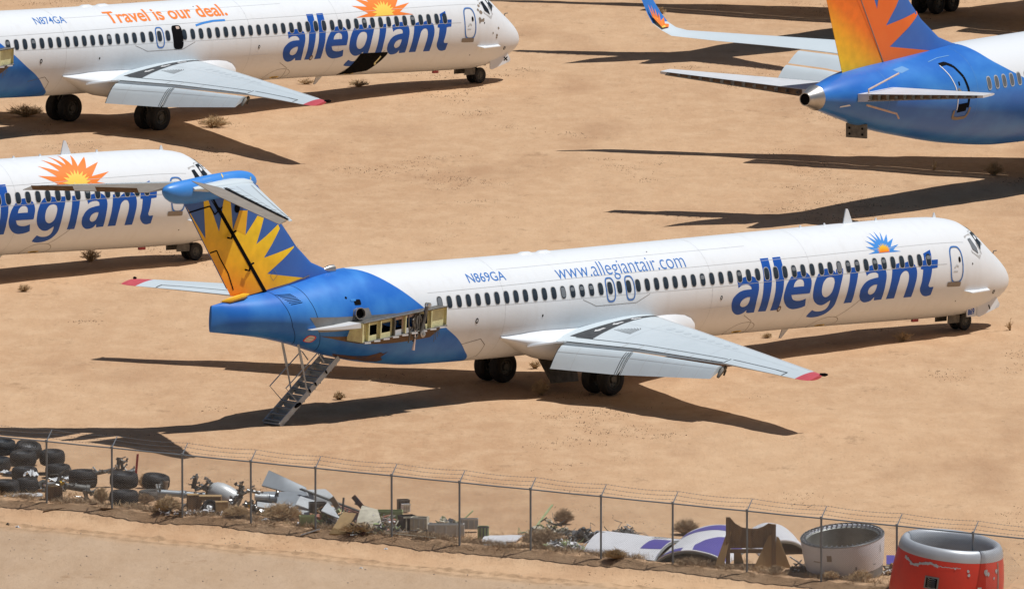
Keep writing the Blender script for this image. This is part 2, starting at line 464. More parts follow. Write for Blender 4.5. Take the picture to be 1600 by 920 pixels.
# ---- wing of the twin jet (starboard-positive y; side -1 mirrors it to port)
WLE = [(0.8, 4.2, 2.36), (2.3, 3.32, 2.41), (16.3, -4.10, 2.40)]
WTE = [(0.8, -1.95, 1.92), (2.3, -1.85, 1.95), (5.5, -1.72, 2.03), (11.0, -3.30, 2.22), (14.5, -4.52, 2.27), (16.3, -4.95, 2.24)]
def lerp_t(T, y):
    for i in range(len(T) - 1):
        if y <= T[i + 1][0] or i == len(T) - 2:
            f = (y - T[i][0]) / (T[i + 1][0] - T[i][0])
            return tuple(T[i][k] + f * (T[i + 1][k] - T[i][k]) for k in range(1, len(T[0])))
def wing_pt(y, c, side=1, up=1, off=0.0):
    lx, lz = lerp_t(WLE, y); tx, tz = lerp_t(WTE, y)
    f = (y - 0.8) / 15.5
    tu = 0.30 * (1 - f) + 0.05 * f; tl = 0.40 * (1 - f) + 0.09 * f
    s_ = 2.45 * math.sqrt(max(c, 0)) * (1 - c) ** 0.9 if c < 1 else 0
    x = lx + (tx - lx) * c; z = lz + (tz - lz) * c
    te = 0.14 * (1 - f) * c
    z += (tu * s_ if up > 0 else -(tl * s_ + te)) + off
    return Vector((x, -side * y, z))
def build_wing(side, parent, full=True):
    ys = [0.8, 1.5, 2.3, 3.2, 4.3, 5.5, 7, 8.7, 10.2, 11.0, 12.5, 14, 15.6]
    cs = [0, .01, .03, .07, .13, .22, .33, .46, .6, .74, .88, 1.0]
    rings = []
    for y in ys:
        rings.append([wing_pt(y, c, side) for c in cs] + [wing_pt(y, c, side, -1) for c in cs[::-1][:-1]])
    mb = MB(); mb.loft(rings)
    w = part('wing', mb, ['wing_grey'], parent, smooth=50)
    tb = MB(); tr = []
    for y, sc in ((15.6, 1), (15.9, .98), (16.15, .9), (16.3, .72)):
        r0 = [wing_pt(y, c, side) for c in cs] + [wing_pt(y, c, side, -1) for c in cs[::-1][:-1]]
        cen = sum(r0, Vector()) / len(r0)
        tr.append([cen + (p - cen) * sc for p in r0])
    tb.loft(tr)
    part('wing_tip', tb, ['red_tip'], w)
    lb = MB(); e = wing_pt(16.2, 0.05, side)
    lb.tube([e + Vector((-.1, 0, 0)), e + Vector((0.02, -side * .14, 0)), e + Vector((.12, -side * .16, 0))], [.05, .06, .03], 8)
    part('tip_lamp', lb, ['dark_gap'], w)
    # leading-edge strip (slat joint), spoiler strip, aileron joints, panel joints
    d = MB()
    def strip(pts, t, m, off=0.006):
        L = []
        for i, (y, c) in enumerate(pts):
            p = wing_pt(y, c, side, off=off)
            q = wing_pt(*pts[min(i + 1, len(pts) - 1)], side, off=off); o_ = wing_pt(*pts[max(i - 1, 0)], side, off=off)
            dr = (q - o_).normalized(); n_ = Vector((-dr.y, dr.x, 0)).normalized() * t / 2
            L.append((p + n_, p - n_))
        for i in range(len(L) - 1): d.quad(L[i][0], L[i][1], L[i + 1][1], L[i + 1][0], m)
    def seg(y0, c0, y1, c1, n=14): return [(y0 + (y1 - y0) * k / n, c0 + (c1 - c0) * k / n) for k in range(n + 1)]
    strip(seg(2.4, .895, 5.4, .885), .045, 0); strip(seg(5.4, .885, 10.9, .83), .035, 0)
    strip(seg(2.4, .99, 5.5, .99), .09, 0); strip(seg(5.5, .99, 11, .985), .07, 0)
    strip(seg(11.2, .80, 14.8, .74), .035, 0); strip(seg(14.8, .74, 14.8, .98, 4), .035, 0); strip(seg(11.05, .8, 11.05, .99, 4), .04, 0)
    strip(seg(2.5, .06, 15.4, .10, 24), .03, 1)
    strip(seg(2.5, .035, 15.4, .05, 24), .03, 2)
    for y in (4.9, 5.7, 7.3, 8.9, 10.2): strip(seg(y, .89, y, .99, 4), .03, 1)
    for y in (4.2, 9.4): strip(seg(y, .10, y + .25, .8, 10), .010, 1)
    strip(seg(2.6, .42, 15, .42, 24), .010, 1)
    # access-panel row shows as slightly duller discs, hatched triangle patch inboard
    for k in range(9):
        y = 4.9 + k * .62; p0 = []
        for j in range(14):
            t = 2 * PI * j / 14
            p0.append(wing_pt(y + .19 * math.cos(t), .30 + .055 * math.sin(t), side, off=.005))
        d.add(p0, [tuple(range(14))], 4)
    for k in range(9):
        f = k / 9
        strip(seg(3.0 + .9 * f, .62 - .40 * f * .4, 3.0 + .9 * f + 1.05 * (1 - f) + .05, .66 - .42 * f * .4, 4), .03, 3)
    part('wing_joints', d, ['dark_gap', 'soft_seam', 'faded_white', 'primer_grey', 'flap_grey'], w, smooth=0)
    # black walkway along the root with white arrows
    wk = MB(); n = 24; L = []
    for k in range(n + 1):
        c = .03 + (.885 - .03) * k / n
        yi = 2.02 + .12 * math.sin(c * PI) ; yo = 2.25 + 1.05 * c ** 1.2
        L.append((wing_pt(yi, c, side, off=.012), wing_pt(yo, c, side, off=.012)))
    for k in range(n): wk.quad(L[k][0], L[k][1], L[k + 1][1], L[k + 1][0], 0)
    for c in (.28, .48, .68):
        y = 2.28 + .42 * c
        def q(dy, dc): return wing_pt(y + dy, c + dc, side, off=.022)
        wk.add([q(-.07, -.045), q(.07, -.045), q(.07, .02), q(.17, .02), q(0, .065), q(-.17, .02), q(-.07, .02)], [(0, 1, 2, 6), (3, 4, 5)], 1)
    part('walkway', wk, ['walkway', 'faded_white'], w, smooth=0)
    # flaps: inner and outer panel hanging from the trailing edge
    for (y0, y1, T0, T1) in ((2.35, 5.48, (-2.58, 1.06), (-2.55, 1.17)), (5.58, 11.0, (-2.57, 1.18), (-3.92, 1.70))):
        rings = []
        for k in range(9):
            f = k / 8; y = y0 + (y1 - y0) * f
            hx, hz = lerp_t(WTE, y); hx += -.02; hz -= .14
            tx, tz = T0[0] + (T1[0] - T0[0]) * f, T0[1] + (T1[1] - T0[1]) * f
            ax = Vector((tx - hx, 0, tz - hz)); ch = ax.length; ax.normalize(); nr = Vector((ax.z, 0, -ax.x)); nr = nr if nr.z > 0 else -nr
            th = .17 * ch / 1.1
            prof = [(1, 0), (.8, .35), (.55, .75), (.3, .98), (.12, .85), (.02, .45), (-.03, 0), (.02, -.35), (.12, -.55), (.4, -.4), (.75, -.15)]
            rings.append([Vector((hx, -side * y, hz)) + ax * (c * ch) + nr * (t * th) for c, t in prof])
        fb = MB(); fb.loft(rings)
        fl = part('flap', fb, ['flap_grey'], parent, smooth=50)
        sb = MB()
        def fp(f, c, o=.006):
            y = y0 + (y1 - y0) * f; hx, hz = lerp_t(WTE, y); hx += -.02; hz -= .14
            tx, tz = T0[0] + (T1[0] - T0[0]) * f, T0[1] + (T1[1] - T0[1]) * f
            ax = Vector((tx - hx, 0, tz - hz)); ch = ax.length; ax.normalize(); nr = Vector((ax.z, 0, -ax.x)); nr = nr if nr.z > 0 else -nr
            th = .17 * ch / 1.1
            t = [(0.02, .45), (.12, .85), (.3, .98), (.55, .75), (.8, .35), (1, 0)]
            for i in range(5):
                if c <= t[i + 1][0]: g = (c - t[i][0]) / (t[i + 1][0] - t[i][0]); h = t[i][1] + g * (t[i + 1][1] - t[i][1]); break
            return Vector((hx, -side * y, hz)) + ax * (c * ch) + nr * (h * th + o)
        fs = (.0, .30, .955, .985) if y0 < 3 else (.0, .015, .21, .42, .63, .82, .99)
        cs_ = [.12, .2, .3, .42, .55, .68, .8, .9, .99]
        for f in fs:
            for i in range(len(cs_) - 1):
                a_, b_ = fp(f, cs_[i]), fp(f, cs_[i + 1]); o_ = Vector((0, -side * (.03 if f in (0, .99, .955, .985, .015) else .016), 0))
                sb.quad(a_, a_ + o_, b_ + o_, b_, 0 if f in (0, .955, .985, .015) else 1)
        for i in range(24):
            f = i / 24; g = (i + 1) / 24
            sb.quad(fp(f, .36), fp(g, .36), fp(g, .375), fp(f, .375), 1)
        part('flap_joints', sb, ['dark_gap', 'soft_seam'], fl, smooth=0)
    # flap hinge bracket at the outer end and inboard cavity
    hb = MB(); e = Vector((lerp_t(WTE, 11.05)[0], -side * 11.08, lerp_t(WTE, 11.05)[1] - .12))
    hb.tube([e + Vector((.1, 0, -.02)), e + Vector((-.1, 0, -.12)), e + Vector((-.3, 0, -.36))], [.07, .10, .05], 6)
    hb.tube([e + Vector((.05, -side * .05, -.12)), e + Vector((-.05, -side * .05, -.3))], .04, 6)
    part('flap_bracket', hb, ['gear_steel'], parent)
    return w

def fin_sec(z):
    T = [(3.7, -10.6), (4.62, -11.0), (4.75, -11.45), (5.08, -12.38), (5.67, -13.13), (6.49, -13.92), (7.09, -14.46), (7.9, -15.2)]
    le = lerp_t(T, z)[0]
    return le, -14.76 - .812 * (z - 4.22), -16.27 - .743 * (z - 4.02)
def fin_half(x, z):
    le, hg, te = fin_sec(z); th = .19 - .018 * (z - 4)
    if x > hg:
        c = (le - x) / (le - hg); c = min(max(c, 0), 1)
        return th * min(1, math.sqrt(c / .45 + 1e-6)) * (1 - .25 * c)
    c = (hg - x) / (hg - te); return th * .75 * (1 - .93 * min(max(c, 0), 1))
BURST = [(-18.70, 7.35), (-17.7, 6.18), (-17.91, 7.55), (-17.91, 7.75), (-17.77, 7.74), (-17.7, 7.54), (-17.09, 6.4), (-16.98, 7.34), (-16.94, 7.5), (-16.64, 7.48), (-16.59, 7.32), (-16.45, 6.44), (-16.16, 7.08), (-15.76, 7.06), (-15.83, 6.22), (-15.26, 6.86), (-14.93, 6.76), (-15.28, 5.88), (-14.17, 6.5), (-14.08, 6.35), (-14.89, 5.39), (-13.31, 5.71), (-13.37, 5.64), (-14.7, 4.83), (-12.78, 4.58), (-14.51, 4.31), (-15.5, 4.14), (-16.35, 4.14), (-16.80, 4.77), (-17.75, 6.04)]
GL={'a':[[(7.93,1.363),(8.18,1.328),(8.43,1.301),(8.64,1.302),(8.83,1.32),(8.98,1.371),(9.06,1.443),(9.08,1.552),(9.06,1.659),(9.03,1.783),(9.04,1.93),(9.08,2.069),(8.69,2.067),(8.62,1.995),(8.5,2.058),(8.34,2.088),(8.2,2.091),(8.02,2.056),(7.85,1.987),(7.74,1.898),(7.7,1.807),(7.73,1.721),(7.87,1.649),(8.07,1.594),(8.31,1.569),(8.55,1.565),(8.68,1.566),(8.67,1.523),(8.57,1.481),(8.43,1.461),(8.25,1.462),(8.1,1.48),(7.99,1.519),(7.96,1.468),(7.95,1.421)],[(8.64,1.719),(8.51,1.717),(8.33,1.743),(8.21,1.786),(8.17,1.84),(8.19,1.882),(8.29,1.914),(8.42,1.92),(8.54,1.895),(8.61,1.848),(8.64,1.785)]],'l':[[(9.4,0.952),(9.84,0.951),(9.81,1.107),(9.8,1.251),(9.78,1.391),(9.75,1.544),(9.72,1.681),(9.7,1.855),(9.7,1.99),(9.7,2.067),(9.28,2.062),(9.29,1.94),(9.3,1.792),(9.31,1.636),(9.32,1.483),(9.35,1.314),(9.37,1.156),(9.39,1.024)]],'l2':[[(10.07,0.95),(10.49,0.949),(10.47,1.098),(10.45,1.242),(10.43,1.382),(10.41,1.504),(10.39,1.642),(10.36,1.781),(10.35,1.928),(10.35,2.06),(9.94,2.065),(9.94,1.93),(9.95,1.783),(9.97,1.643),(9.98,1.49),(9.99,1.336),(10.01,1.179),(10.03,1.049)]],'e':[[(11.31,1.292),(11.05,1.31),(10.85,1.373),(10.69,1.452),(10.56,1.54),(10.48,1.66),(10.46,1.769),(10.53,1.868),(10.69,1.967),(10.89,2.036),(11.14,2.076),(11.38,2.073),(11.61,2.054),(11.78,2.021),(11.69,1.859),(11.51,1.886),(11.33,1.893),(11.14,1.881),(10.97,1.843),(10.86,1.754),(11.11,1.751),(11.52,1.752),(11.85,1.749),(11.88,1.644),(11.9,1.552),(11.87,1.459),(11.79,1.38),(11.66,1.33),(11.51,1.301)],[(10.94,1.598),(10.97,1.538),(11.05,1.487),(11.16,1.455),(11.3,1.449),(11.43,1.473),(11.49,1.523),(11.49,1.597),(11.22,1.596)]],'g':[[(13.63,1.308),(13.62,1.395),(13.56,1.503),(13.49,1.629),(13.45,1.778),(13.42,1.935),(13.4,2.072),(13.28,2.194),(13.1,2.289),(12.83,2.345),(12.5,2.358),(12.18,2.323),(12.18,2.248),(12.28,2.143),(12.53,2.188),(12.79,2.194),(12.99,2.159),(13.07,2.093),(13.09,2.006),(13.07,1.939),(12.92,1.99),(12.76,2.033),(12.57,2.035),(12.35,1.991),(12.16,1.912),(12.05,1.809),(12.03,1.657),(12.09,1.53),(12.22,1.415),(12.4,1.328),(12.61,1.289),(12.86,1.288),(13.09,1.323),(13.23,1.396),(13.24,1.356),(13.29,1.305)],[(12.89,1.458),(12.71,1.476),(12.56,1.545),(12.49,1.644),(12.5,1.748),(12.6,1.828),(12.75,1.862),(12.89,1.847),(13.03,1.784),(13.11,1.673),(13.15,1.563),(13.11,1.489),(13.01,1.464)]],'i':[[(14.01,1.307),(14.45,1.308),(14.42,1.439),(14.37,1.565),(14.31,1.749),(14.3,1.904),(14.29,2.034),(13.87,2.038),(13.89,1.89),(13.92,1.717),(13.96,1.552),(13.99,1.425)]],'a2':[[(14.83,1.352),(15.1,1.305),(15.41,1.284),(15.65,1.295),(15.83,1.347),(15.94,1.432),(15.97,1.542),(15.94,1.687),(15.92,1.857),(15.91,2.019),(15.51,2.027),(15.46,1.946),(15.35,2.021),(15.15,2.053),(14.95,2.05),(14.74,1.99),(14.61,1.894),(14.6,1.777),(14.73,1.668),(14.96,1.593),(15.26,1.56),(15.52,1.546),(15.51,1.482),(15.39,1.446),(15.16,1.444),(14.98,1.466),(14.89,1.499),(14.84,1.425)],[(15.49,1.686),(15.29,1.689),(15.1,1.736),(15.03,1.81),(15.07,1.859),(15.21,1.89),(15.37,1.859),(15.45,1.785)]],'n':[[(16.3,1.338),(16.7,1.297),(16.67,1.397),(16.9,1.326),(17.16,1.288),(17.4,1.314),(17.56,1.383),(17.63,1.484),(17.63,1.611),(17.59,1.739),(17.56,1.871),(17.54,2.016),(17.11,2.018),(17.13,1.857),(17.18,1.707),(17.2,1.58),(17.15,1.497),(17.04,1.466),(16.89,1.476),(16.74,1.538),(16.68,1.636),(16.62,1.765),(16.6,1.899),(16.6,2.015),(16.16,2.019),(16.18,1.866),(16.22,1.696),(16.26,1.533)]],'t':[[(18.08,1.154),(18.5,1.084),(18.5,1.199),(18.47,1.292),(18.82,1.291),(18.76,1.453),(18.46,1.464),(18.43,1.563),(18.38,1.689),(18.33,1.78),(18.4,1.83),(18.63,1.832),(18.61,1.924),(18.6,2.005),(18.38,2.029),(18.15,2.001),(17.95,1.913),(17.89,1.833),(17.93,1.693),(17.95,1.566),(17.97,1.468),(17.84,1.458),(17.88,1.296),(18.07,1.289),(18.08,1.224)]],'sun':[[(13.4,1.097),(13.81,1.051),(13.4,0.935),(13.85,0.963),(13.54,0.791),(13.98,0.894),(13.78,0.67),(14.12,0.834),(14.05,0.58),(14.24,0.805),(14.34,0.558),(14.38,0.822),(14.63,0.588),(14.5,0.839),(14.88,0.664),(14.67,0.878),(15.07,0.79),(14.71,0.985),(15.18,0.941),(14.79,1.057),(15.18,1.1)]],'core':[[(13.94,1.099),(14.07,1.065),(13.92,1.046),(14.08,1.032),(13.99,0.978),(14.14,0.994),(14.1,0.92),(14.22,0.966),(14.24,0.894),(14.28,0.958),(14.35,0.883),(14.35,0.955),(14.44,0.895),(14.41,0.963),(14.55,0.916),(14.47,0.982),(14.62,0.951),(14.51,1.007),(14.64,0.992),(14.53,1.034),(14.65,1.039),(14.53,1.062),(14.58,1.093)]]}

ev_md = mk(MD)
def skin(x, a, off=.006): return Vector(SP(ev_md, x, a, off))

def wheel(parent, name, c, rad, wid, side_axis=Vector((0, 1, 0)), rims=True):
    """tyre with rounded shoulders and a rim dish each side; axle along body Y"""
    T = Matrix.Translation(c) @ Matrix.Rotation(PI / 2, 4, 'X')
    r, w = rad, wid / 2
    mb = MB()
    mb.lathe([(r * .52, -w * .8), (r * .62, -w * .95), (r * .80, -w), (r * .93, -w * .85), (r * .985, -w * .55), (r * 1.0, -w * .3), (r * .985, -w * .28), (r * .985, -w * .22), (r, -w * .2), (r, w * .2), (r * .985, w * .22), (r * .985, w * .28), (r, w * .3), (r * .985, w * .55), (r * .93, w * .85), (r * .80, w), (r * .62, w * .95), (r * .52, w * .8)], 36, T)
    t = part(name, mb, ['rubber'], parent)
    rb = MB()
    for s_ in (-1, 1):
        rb.lathe([(r * .54, s_ * w * .85), (r * .50, s_ * w * .9), (r * .44, s_ * w * .5), (r * .25, s_ * w * .4), (r * .2, s_ * w * .75), (.001, s_ * w * .8)], 28, T)
        for k in range(8):
            a = 2 * PI * k / 8
            q = T @ Vector((r * .34 * math.cos(a), r * .34 * math.sin(a), s_ * w * .5)); rb.box(q, (.05, .03, .05))
    part('rim', rb, ['rim_grey'], t)
    return t

def build_md(root, cfg, lift=0.0, pitch=0.033, roll=0.018):
    """rear-engined twin jet in body coordinates (x forward of the main gear, -y starboard)"""
    paint = cfg.get('paint', 'fuselage_paint')
    dx = cfg.get('dx', 0.0)
    # ---- fuselage
    N = 150
    def xs(t):
        return -17.3 + 41.6 * t if t < .93 else 21.388 + (24.46 - 21.388) * math.sin((t - .93) / .07 * PI / 2)
    mb = MB(); rings = fus_mesh(ev_md, 0, 0, N, 64, xs); mb.loft(rings)
    fus = part('fuselage', mb, [paint], root, smooth=60, weld=True)
    # tail cone skin shows a joint ring and a vertical blade edge
    # ---- joints and seams
    j = MB()
    line_on(j, ev_md, [(-7.14, 1.424), (7.6, 1.453), (19.3, 1.39)], .012, .007, 1, 40)
    line_on(j, ev_md, [(-8.0, 1.06), (0, 1.0), (12, 1.0), (20.5, .95)], .014, .004, 1, 40)
    line_on(j, ev_md, [(-4.0, .62), (3, .6), (9, .6)], .014, .004, 1, 30)
    for x in (-14.7, -13.6): line_on(j, ev_md, [(x, 0.1), (x - .1 + .25, 1.0), (x + .45, 1.9), (x + 1.3, 3.0)], .018, .004, 2, 10)
    for x in (-4.2, 6.6, 11.9):
        line_on(j, ev_md, [(x, 0.0), (x, 3.0)], .010, .004, 1, 26)
        line_on(j, ev_md, [(-6.1, 2.187), (-5.2, 2.085), (-4.83, 2.237), (-4.75, 2.6), (-5.1, 2.9)], .02, .004, 0, 8)
    line_on(j, ev_md, [(-.2, 1.47), (.5, 1.62), (2.6, 1.62), (3.3, 1.47)], .016, .004, 0, 8)
    for (x, a) in ((9.0, 2.62), (13.6, 2.68)):
        j2 = MB(); ring_patch(j2, ev_md, x, a, 1.35, 1.0, .018, .004, 0, 30, 2.3); pane_patch(j2, ev_md, x + .02, a + .08, .5, .18, .006, 3)
        pane_patch(j2, ev_md, x + .02, a + .08, .34, .09, .009, 2)
        part('access_hatch', j2, ['seam', 'soft_seam', 'dark_gap', 'decal_yellow'], fus, smooth=0)
    line_on(j, ev_md, [(9.63, 2.95), (9.2, 2.3), (8.6, 2.12)], .018, .004, 0, 8)
    line_on(j, ev_md, [(13.9, 2.4), (14.6, 2.05), (14.8, 1.95)], .018, .004, 0, 8)
    line_on(j, ev_md, [(6.3, 1.888), (7.6, 1.884)], .035, .006, 4, 6)
    for (x, a, r_, m_) in ((-5.64, 1.70, .1, 2), (-2.26, 1.71, .05, 2), (7.1, 1.68, .08, 2), (10.39, 2.04, .13, 5), (22.59, 1.99, .12, 2), (20.79, 1.39, .04, 2), (20.2, 2.2, .03, 2), (-11.9, 1.03, .06, 2), (4.0, .5, .03, 2)):
        q_ = MB(); pane_patch(q_, ev_md, x, a, r_ * 1.5, r_ * 1.8, .008, 0, power=2)
        if r_ > .07: pane_patch(q_, ev_md, x, a, r_ * .8, r_ * 1.0, .011, 1, power=2)
        part('skin_port', q_, ['dark_gap' if m_ == 2 else 'grime', 'soft_seam'], fus, smooth=0)
    part('skin_joints', j, ['seam', 'soft_seam', 'dark_gap', 'decal_yellow', 'white_paint', 'grime'], fus, smooth=0)
    # ---- cabin windows (starboard), shared mesh
    def winmesh(kind):
        w_ = MB(); pane_patch(w_, ev_md, 5.0, 1.28, .295, .47, .006, 0, power=3.0); pane_patch(w_, ev_md, 5.0, 1.28, .25, .42, .011, 1, power=3)
        if kind == 1: pane_patch(w_, ev_md, 5.0, 1.235, .19, .13, .014, 2, power=3.5)
        if kind == 2: pane_patch(w_, ev_md, 5.0, 1.28, .20, .34, .014, 2, power=3.5)
        me = w_.mesh('cabin_window', ['frame_grey', 'cabin_glass', 'blind'], 0)
        for v in me.vertices: v.co.x -= 5.0
        return me
    if 'win' not in CACHE: CACHE['win'] = [winmesh(k) for k in range(3)]
    zt0 = ev_md(5.0)
    rnd = random.Random(cfg.get('seed', 3))
    xo = [1.03 + .25, 2.30]
    for i in range(54):
        x = 18.31 - i * .4872
        if x < cfg.get('xmin', -99): continue
        if cfg.get('open_exit') and abs(x - 2.30) < .2: continue
        q = rnd.random(); k = 1 if q < cfg.get('blinds', .3) else (2 if q > .95 else 0)
        o = new_obj('cabin_window', CACHE['win'][k], fus)
        z = ev_md(x); p = SP(ev_md, x, 1.28); p5 = SP(ev_md, 5.0, 1.28)
        o.location = (x, p[1] - p5[1], p[2] - p5[2] + .028 * (0))
    # ---- doors, exits
    def outline(name, x, a, w, h, t, m, extra=None):
        d_ = MB(); ring_patch(d_, ev_md, x, a, w, h, t, .010, 0); ring_patch(d_, ev_md, x, a, w - 2 * t, h - 2 * t, .015, .009, 1)
        if extra: extra(d_)
        return part(name, d_, [m, 'seam', 'dark_gap', 'soft_seam'], fus, smooth=0)
    def dextra(d_):
        pane_patch(d_, ev_md, 20.03, 1.31, .12, .2, .012, 2, power=2)
        line_on(d_, ev_md, [(19.72, 1.47), (19.85, 1.42), (19.95, 1.45)], .05, .012, 3, 4)
        line_on(d_, ev_md, [(19.66, 1.54), (19.9, 1.54)], .03, .012, 3, 4)
    if cfg.get('nose', True):
        outline('galley_door', 19.86, 1.405, .74, 1.27, .05, 'thin_blue', dextra)
        s_ = MB(); pane_patch(s_, ev_md, 19.74, 1.80, .76, .17, .02, 0, power=8); part('door_sill', s_, ['sill_brown'], fus)
    outline('overwing_exit', 1.28, 1.31, .50, .88, .045, 'thin_blue')
    if cfg.get('open_exit'):
        op = MB(); pane_patch(op, ev_md, 2.32, 1.325, .60, .98, .012, 0, power=4.5); pane_patch(op, ev_md, 2.40, 1.10, .2, .12, .015, 1, power=4)
        part('overwing_dark_sheet', op, ['dark_gap', 'pink_primer'], fus, smooth=0)  # darkness of the cabin painted as a flush black sheet, without a recess
    else:
        outline('overwing_exit', 2.30, 1.31, .50, .88, .045, 'thin_blue')
    # ---- cockpit windows
    cw = MB()
    def poly_on(mb_, pts, off, m):
        ps = [SP(ev_md, x, a, off) for x, a in pts]; mb_.add(ps, [tuple(range(len(ps)))], m)
    for sg in (1, -1):
        def pl(L, off, m): poly_on(cw, [(x, sg * a) for x, a in L], off, m)
        pl([(20.72, .80), (21.14, .70), (21.36, .98), (21.42, 1.20), (21.30, 1.27), (20.86, 1.16)], .012, 0)
        pl([(20.86, .86), (21.04, .83), (21.24, 1.04), (21.26, 1.17), (20.94, 1.09)], .02, 1)
        pl([(21.20, .62), (21.62, .45), (21.92, .80), (21.50, 1.15), (21.38, .95)], .012, 0)
        pl([(21.27, .66), (21.60, .53), (21.82, .80), (21.50, 1.05), (21.42, .90)], .02, 2)
        pl([(21.55, .30), (21.66, .04), (22.12, .04), (22.05, .55), (21.80, .62)], .012, 0)
        pl([(21.63, .34), (21.70, .08), (22.05, .08), (21.98, .50), (21.82, .54)], .02, 2)
    part('cockpit_window', cw, ['frame_grey', 'blind' if cfg.get('seed', 3) == 3 else 'cockpit_glass', 'cockpit_glass'], fus, smooth=0)
    # ---- nose strake, pitot, blade aerials, roof humps
    st = MB()
    for sg in (1, -1):
        a = [Vector((x, sg * y, z)) for x, y, z in [SP(ev_md, 20.45, 1.97), SP(ev_md, 22.0, 1.90), SP(ev_md, 21.95, 1.90, .16), SP(ev_md, 20.7, 1.96, .22)]]
        st.add(a + [p + Vector((0, 0, .035)) for p in a], [(0, 1, 2, 3), (7, 6, 5, 4), (0, 4, 5, 1), (1, 5, 6, 2), (2, 6, 7, 3), (3, 7, 4, 0)])
    part('nose_strake', st, ['white_paint'], fus, smooth=0)
    pt = MB()
    for sg in (1, -1):
        p = Vector(SP(ev_md, 23.2, sg * .5)); pt.tube([p, p + Vector((0, -sg * .03, .1)), p + Vector((.16, -sg * .03, .11))], .022, 6)
    part('pitot_tube', pt, ['gear_steel'], fus)
    def blade(name, pts, th, m='white_paint'):
        b_ = MB(); T = Matrix(((1, 0, 0, 0), (0, 0, 1, 0), (0, 1, 0, 0), (0, 0, 0, 1)))
        b_.prism(pts, -th, th, 0, T); return part(name, b_, [m], fus, smooth=0)
    blade('blade_aerial', [(15.38, 4.85), (15.95, 4.85), (15.62, 5.45), (15.52, 5.47)], .02)
    blade('blade_aerial', [(12.15, 1.0), (12.25, 1.0), (12.75, 1.4), (12.35, 1.4)], .02)
    for x, h in ((14.3, .06), (17.1, .1), (20.3, .12), (13.0, .05)):
        blade('blade_aerial', [(x, 4.85), (x + .2, 4.85), (x + .1, 4.95 + h), (x + .05, 4.95 + h)], .015)
    hb = MB()
    for x0, x1 in ((-1.9, -1.05), (-.97, -.1)):
        hb.loft([[Vector((x0 + (x1 - x0) * t, .22 * s1 * math.sin(q), 4.74 + (.12 * s1) * math.cos(q))) for q in [2 * PI * k / 12 for k in range(12)]] for t, s1 in ((0, .1), (.12, .6), (.35, 1), (.7, 1), (.9, .6), (1, .1))])
    part('roof_fairing', hb, ['white_paint'], fus)
    fl_ = MB(); fl_.box((19.55, 0, 1.24), (.30, .10, .16)); part('drain_mast', fl_, ['red_tip'], fus)
    # ---- titles
    sc = cfg.get('letters')
    if sc:
        x0, k = sc   # anchor at the front end of the t, scale
        for nm, loops in GL.items():
            if nm in ('sun', 'core'): continue
            lp = [smooth_loop([(18.81 + x0 + (x - 18.81) * k, 1.50 + cfg.get('la', 0) + (a - 1.50) * cfg.get('lk', k)) for x, a in L], 4) for L in loops]
            lp = [[(x, -a * 1.69) for x, a in L] for L in lp]
            wrap('title_letter', flat_mesh(lp), lambda u, v: SP(ev_md, u, -v / 1.69, .004), ['decal_blue'], fus, (.6, .06))
        sx, sa, sk, mo, mi = cfg['sun']
        cx, ca = GL['sun'][0][0]; cx = (GL['sun'][0][0][0] + GL['sun'][0][-1][0]) / 2; ca = (GL['sun'][0][0][1] + GL['sun'][0][-1][1]) / 2
        sun = [[(sx + (x - cx) * sk, -(sa + (a - ca) * sk) * 1.69) for x, a in GL['sun'][0]]]
        core = [[(sx + (x - cx) * sk, -(sa + (a - ca) * sk) * 1.69 + .01) for x, a in GL['core'][0]]]
        wrap('sun_emblem', flat_mesh(sun), lambda u, v: SP(ev_md, u, -v / 1.69, .004), [mo], fus, (.3, .06))
        wrap('sun_emblem', flat_mesh(core), lambda u, v: SP(ev_md, u, -v / 1.69, .008), [mi], fus, (.3, .06))
    for (body, xa, xb, a, asp, bold, mm, shear, rise) in cfg.get('texts', []):
        tm = flat_mesh(text=body, size=1.0, bold=bold, shear=shear)
        w0 = min(v.co.x for v in tm.vertices); w1 = max(v.co.x for v in tm.vertices); k_ = (xb - xa) / (w1 - w0)
        for v in tm.vertices: v.co.x = (v.co.x - w0) * k_; v.co.y = v.co.y * k_ * asp + v.co.x * rise
        wrap('lettering', tm, lambda u, v: SP(ev_md, xa + u, a - v / 1.69, .005), [mm], fus, (.3, .06))
    if cfg.get('swoosh'):
        w_ = MB(); line_on(w_, ev_md, cfg['swoosh'], .09, .006, 0, 10); part('underline_stroke', w_, ['bright_blue'], fus, smooth=0)
    if cfg.get('cargo'):
        cg = MB(); n = 14
        L = [(13.35, 2.0), (14.98, 2.0), (15.0, 2.05), (14.6, 2.42), (14.45, 2.62), (13.7, 2.74), (12.95, 2.80), (13.05, 2.5), (13.2, 2.2)]
        m2 = flat_mesh([[(x, -a * 1.69) for x, a in L]])
        wrap('cargo_dark_sheet', m2, lambda u, v: SP(ev_md, u, -v / 1.69, .012), ['dark_gap'], fus, (.2, .06))  # flush black sheet paints the unlit hold; no hole is cut
        cg = MB(); line_on(cg, ev_md, [(14.65, 2.1), (14.5, 2.3), (14.6, 2.36)], .09, .016, 0, 4); part('hanging_seal', cg, ['primer_green'], fus, smooth=0)
        chip = MB()
        for k in range(46):
            x = 20.4 + rnd.random() * 1.7; a = .9 + rnd.random() * .9
            if not (abs(x - 20.6) < .2 and a < 1.4) and not (abs(x - 21.7) < .3 and a > 1.2): continue
            pane_patch(chip, ev_md, x, a, .08 + .16 * rnd.random(), .06 + .12 * rnd.random(), .007, 0, power=1.6, n=7)
        part('paint_chips', chip, ['sill_brown'], fus, smooth=0)
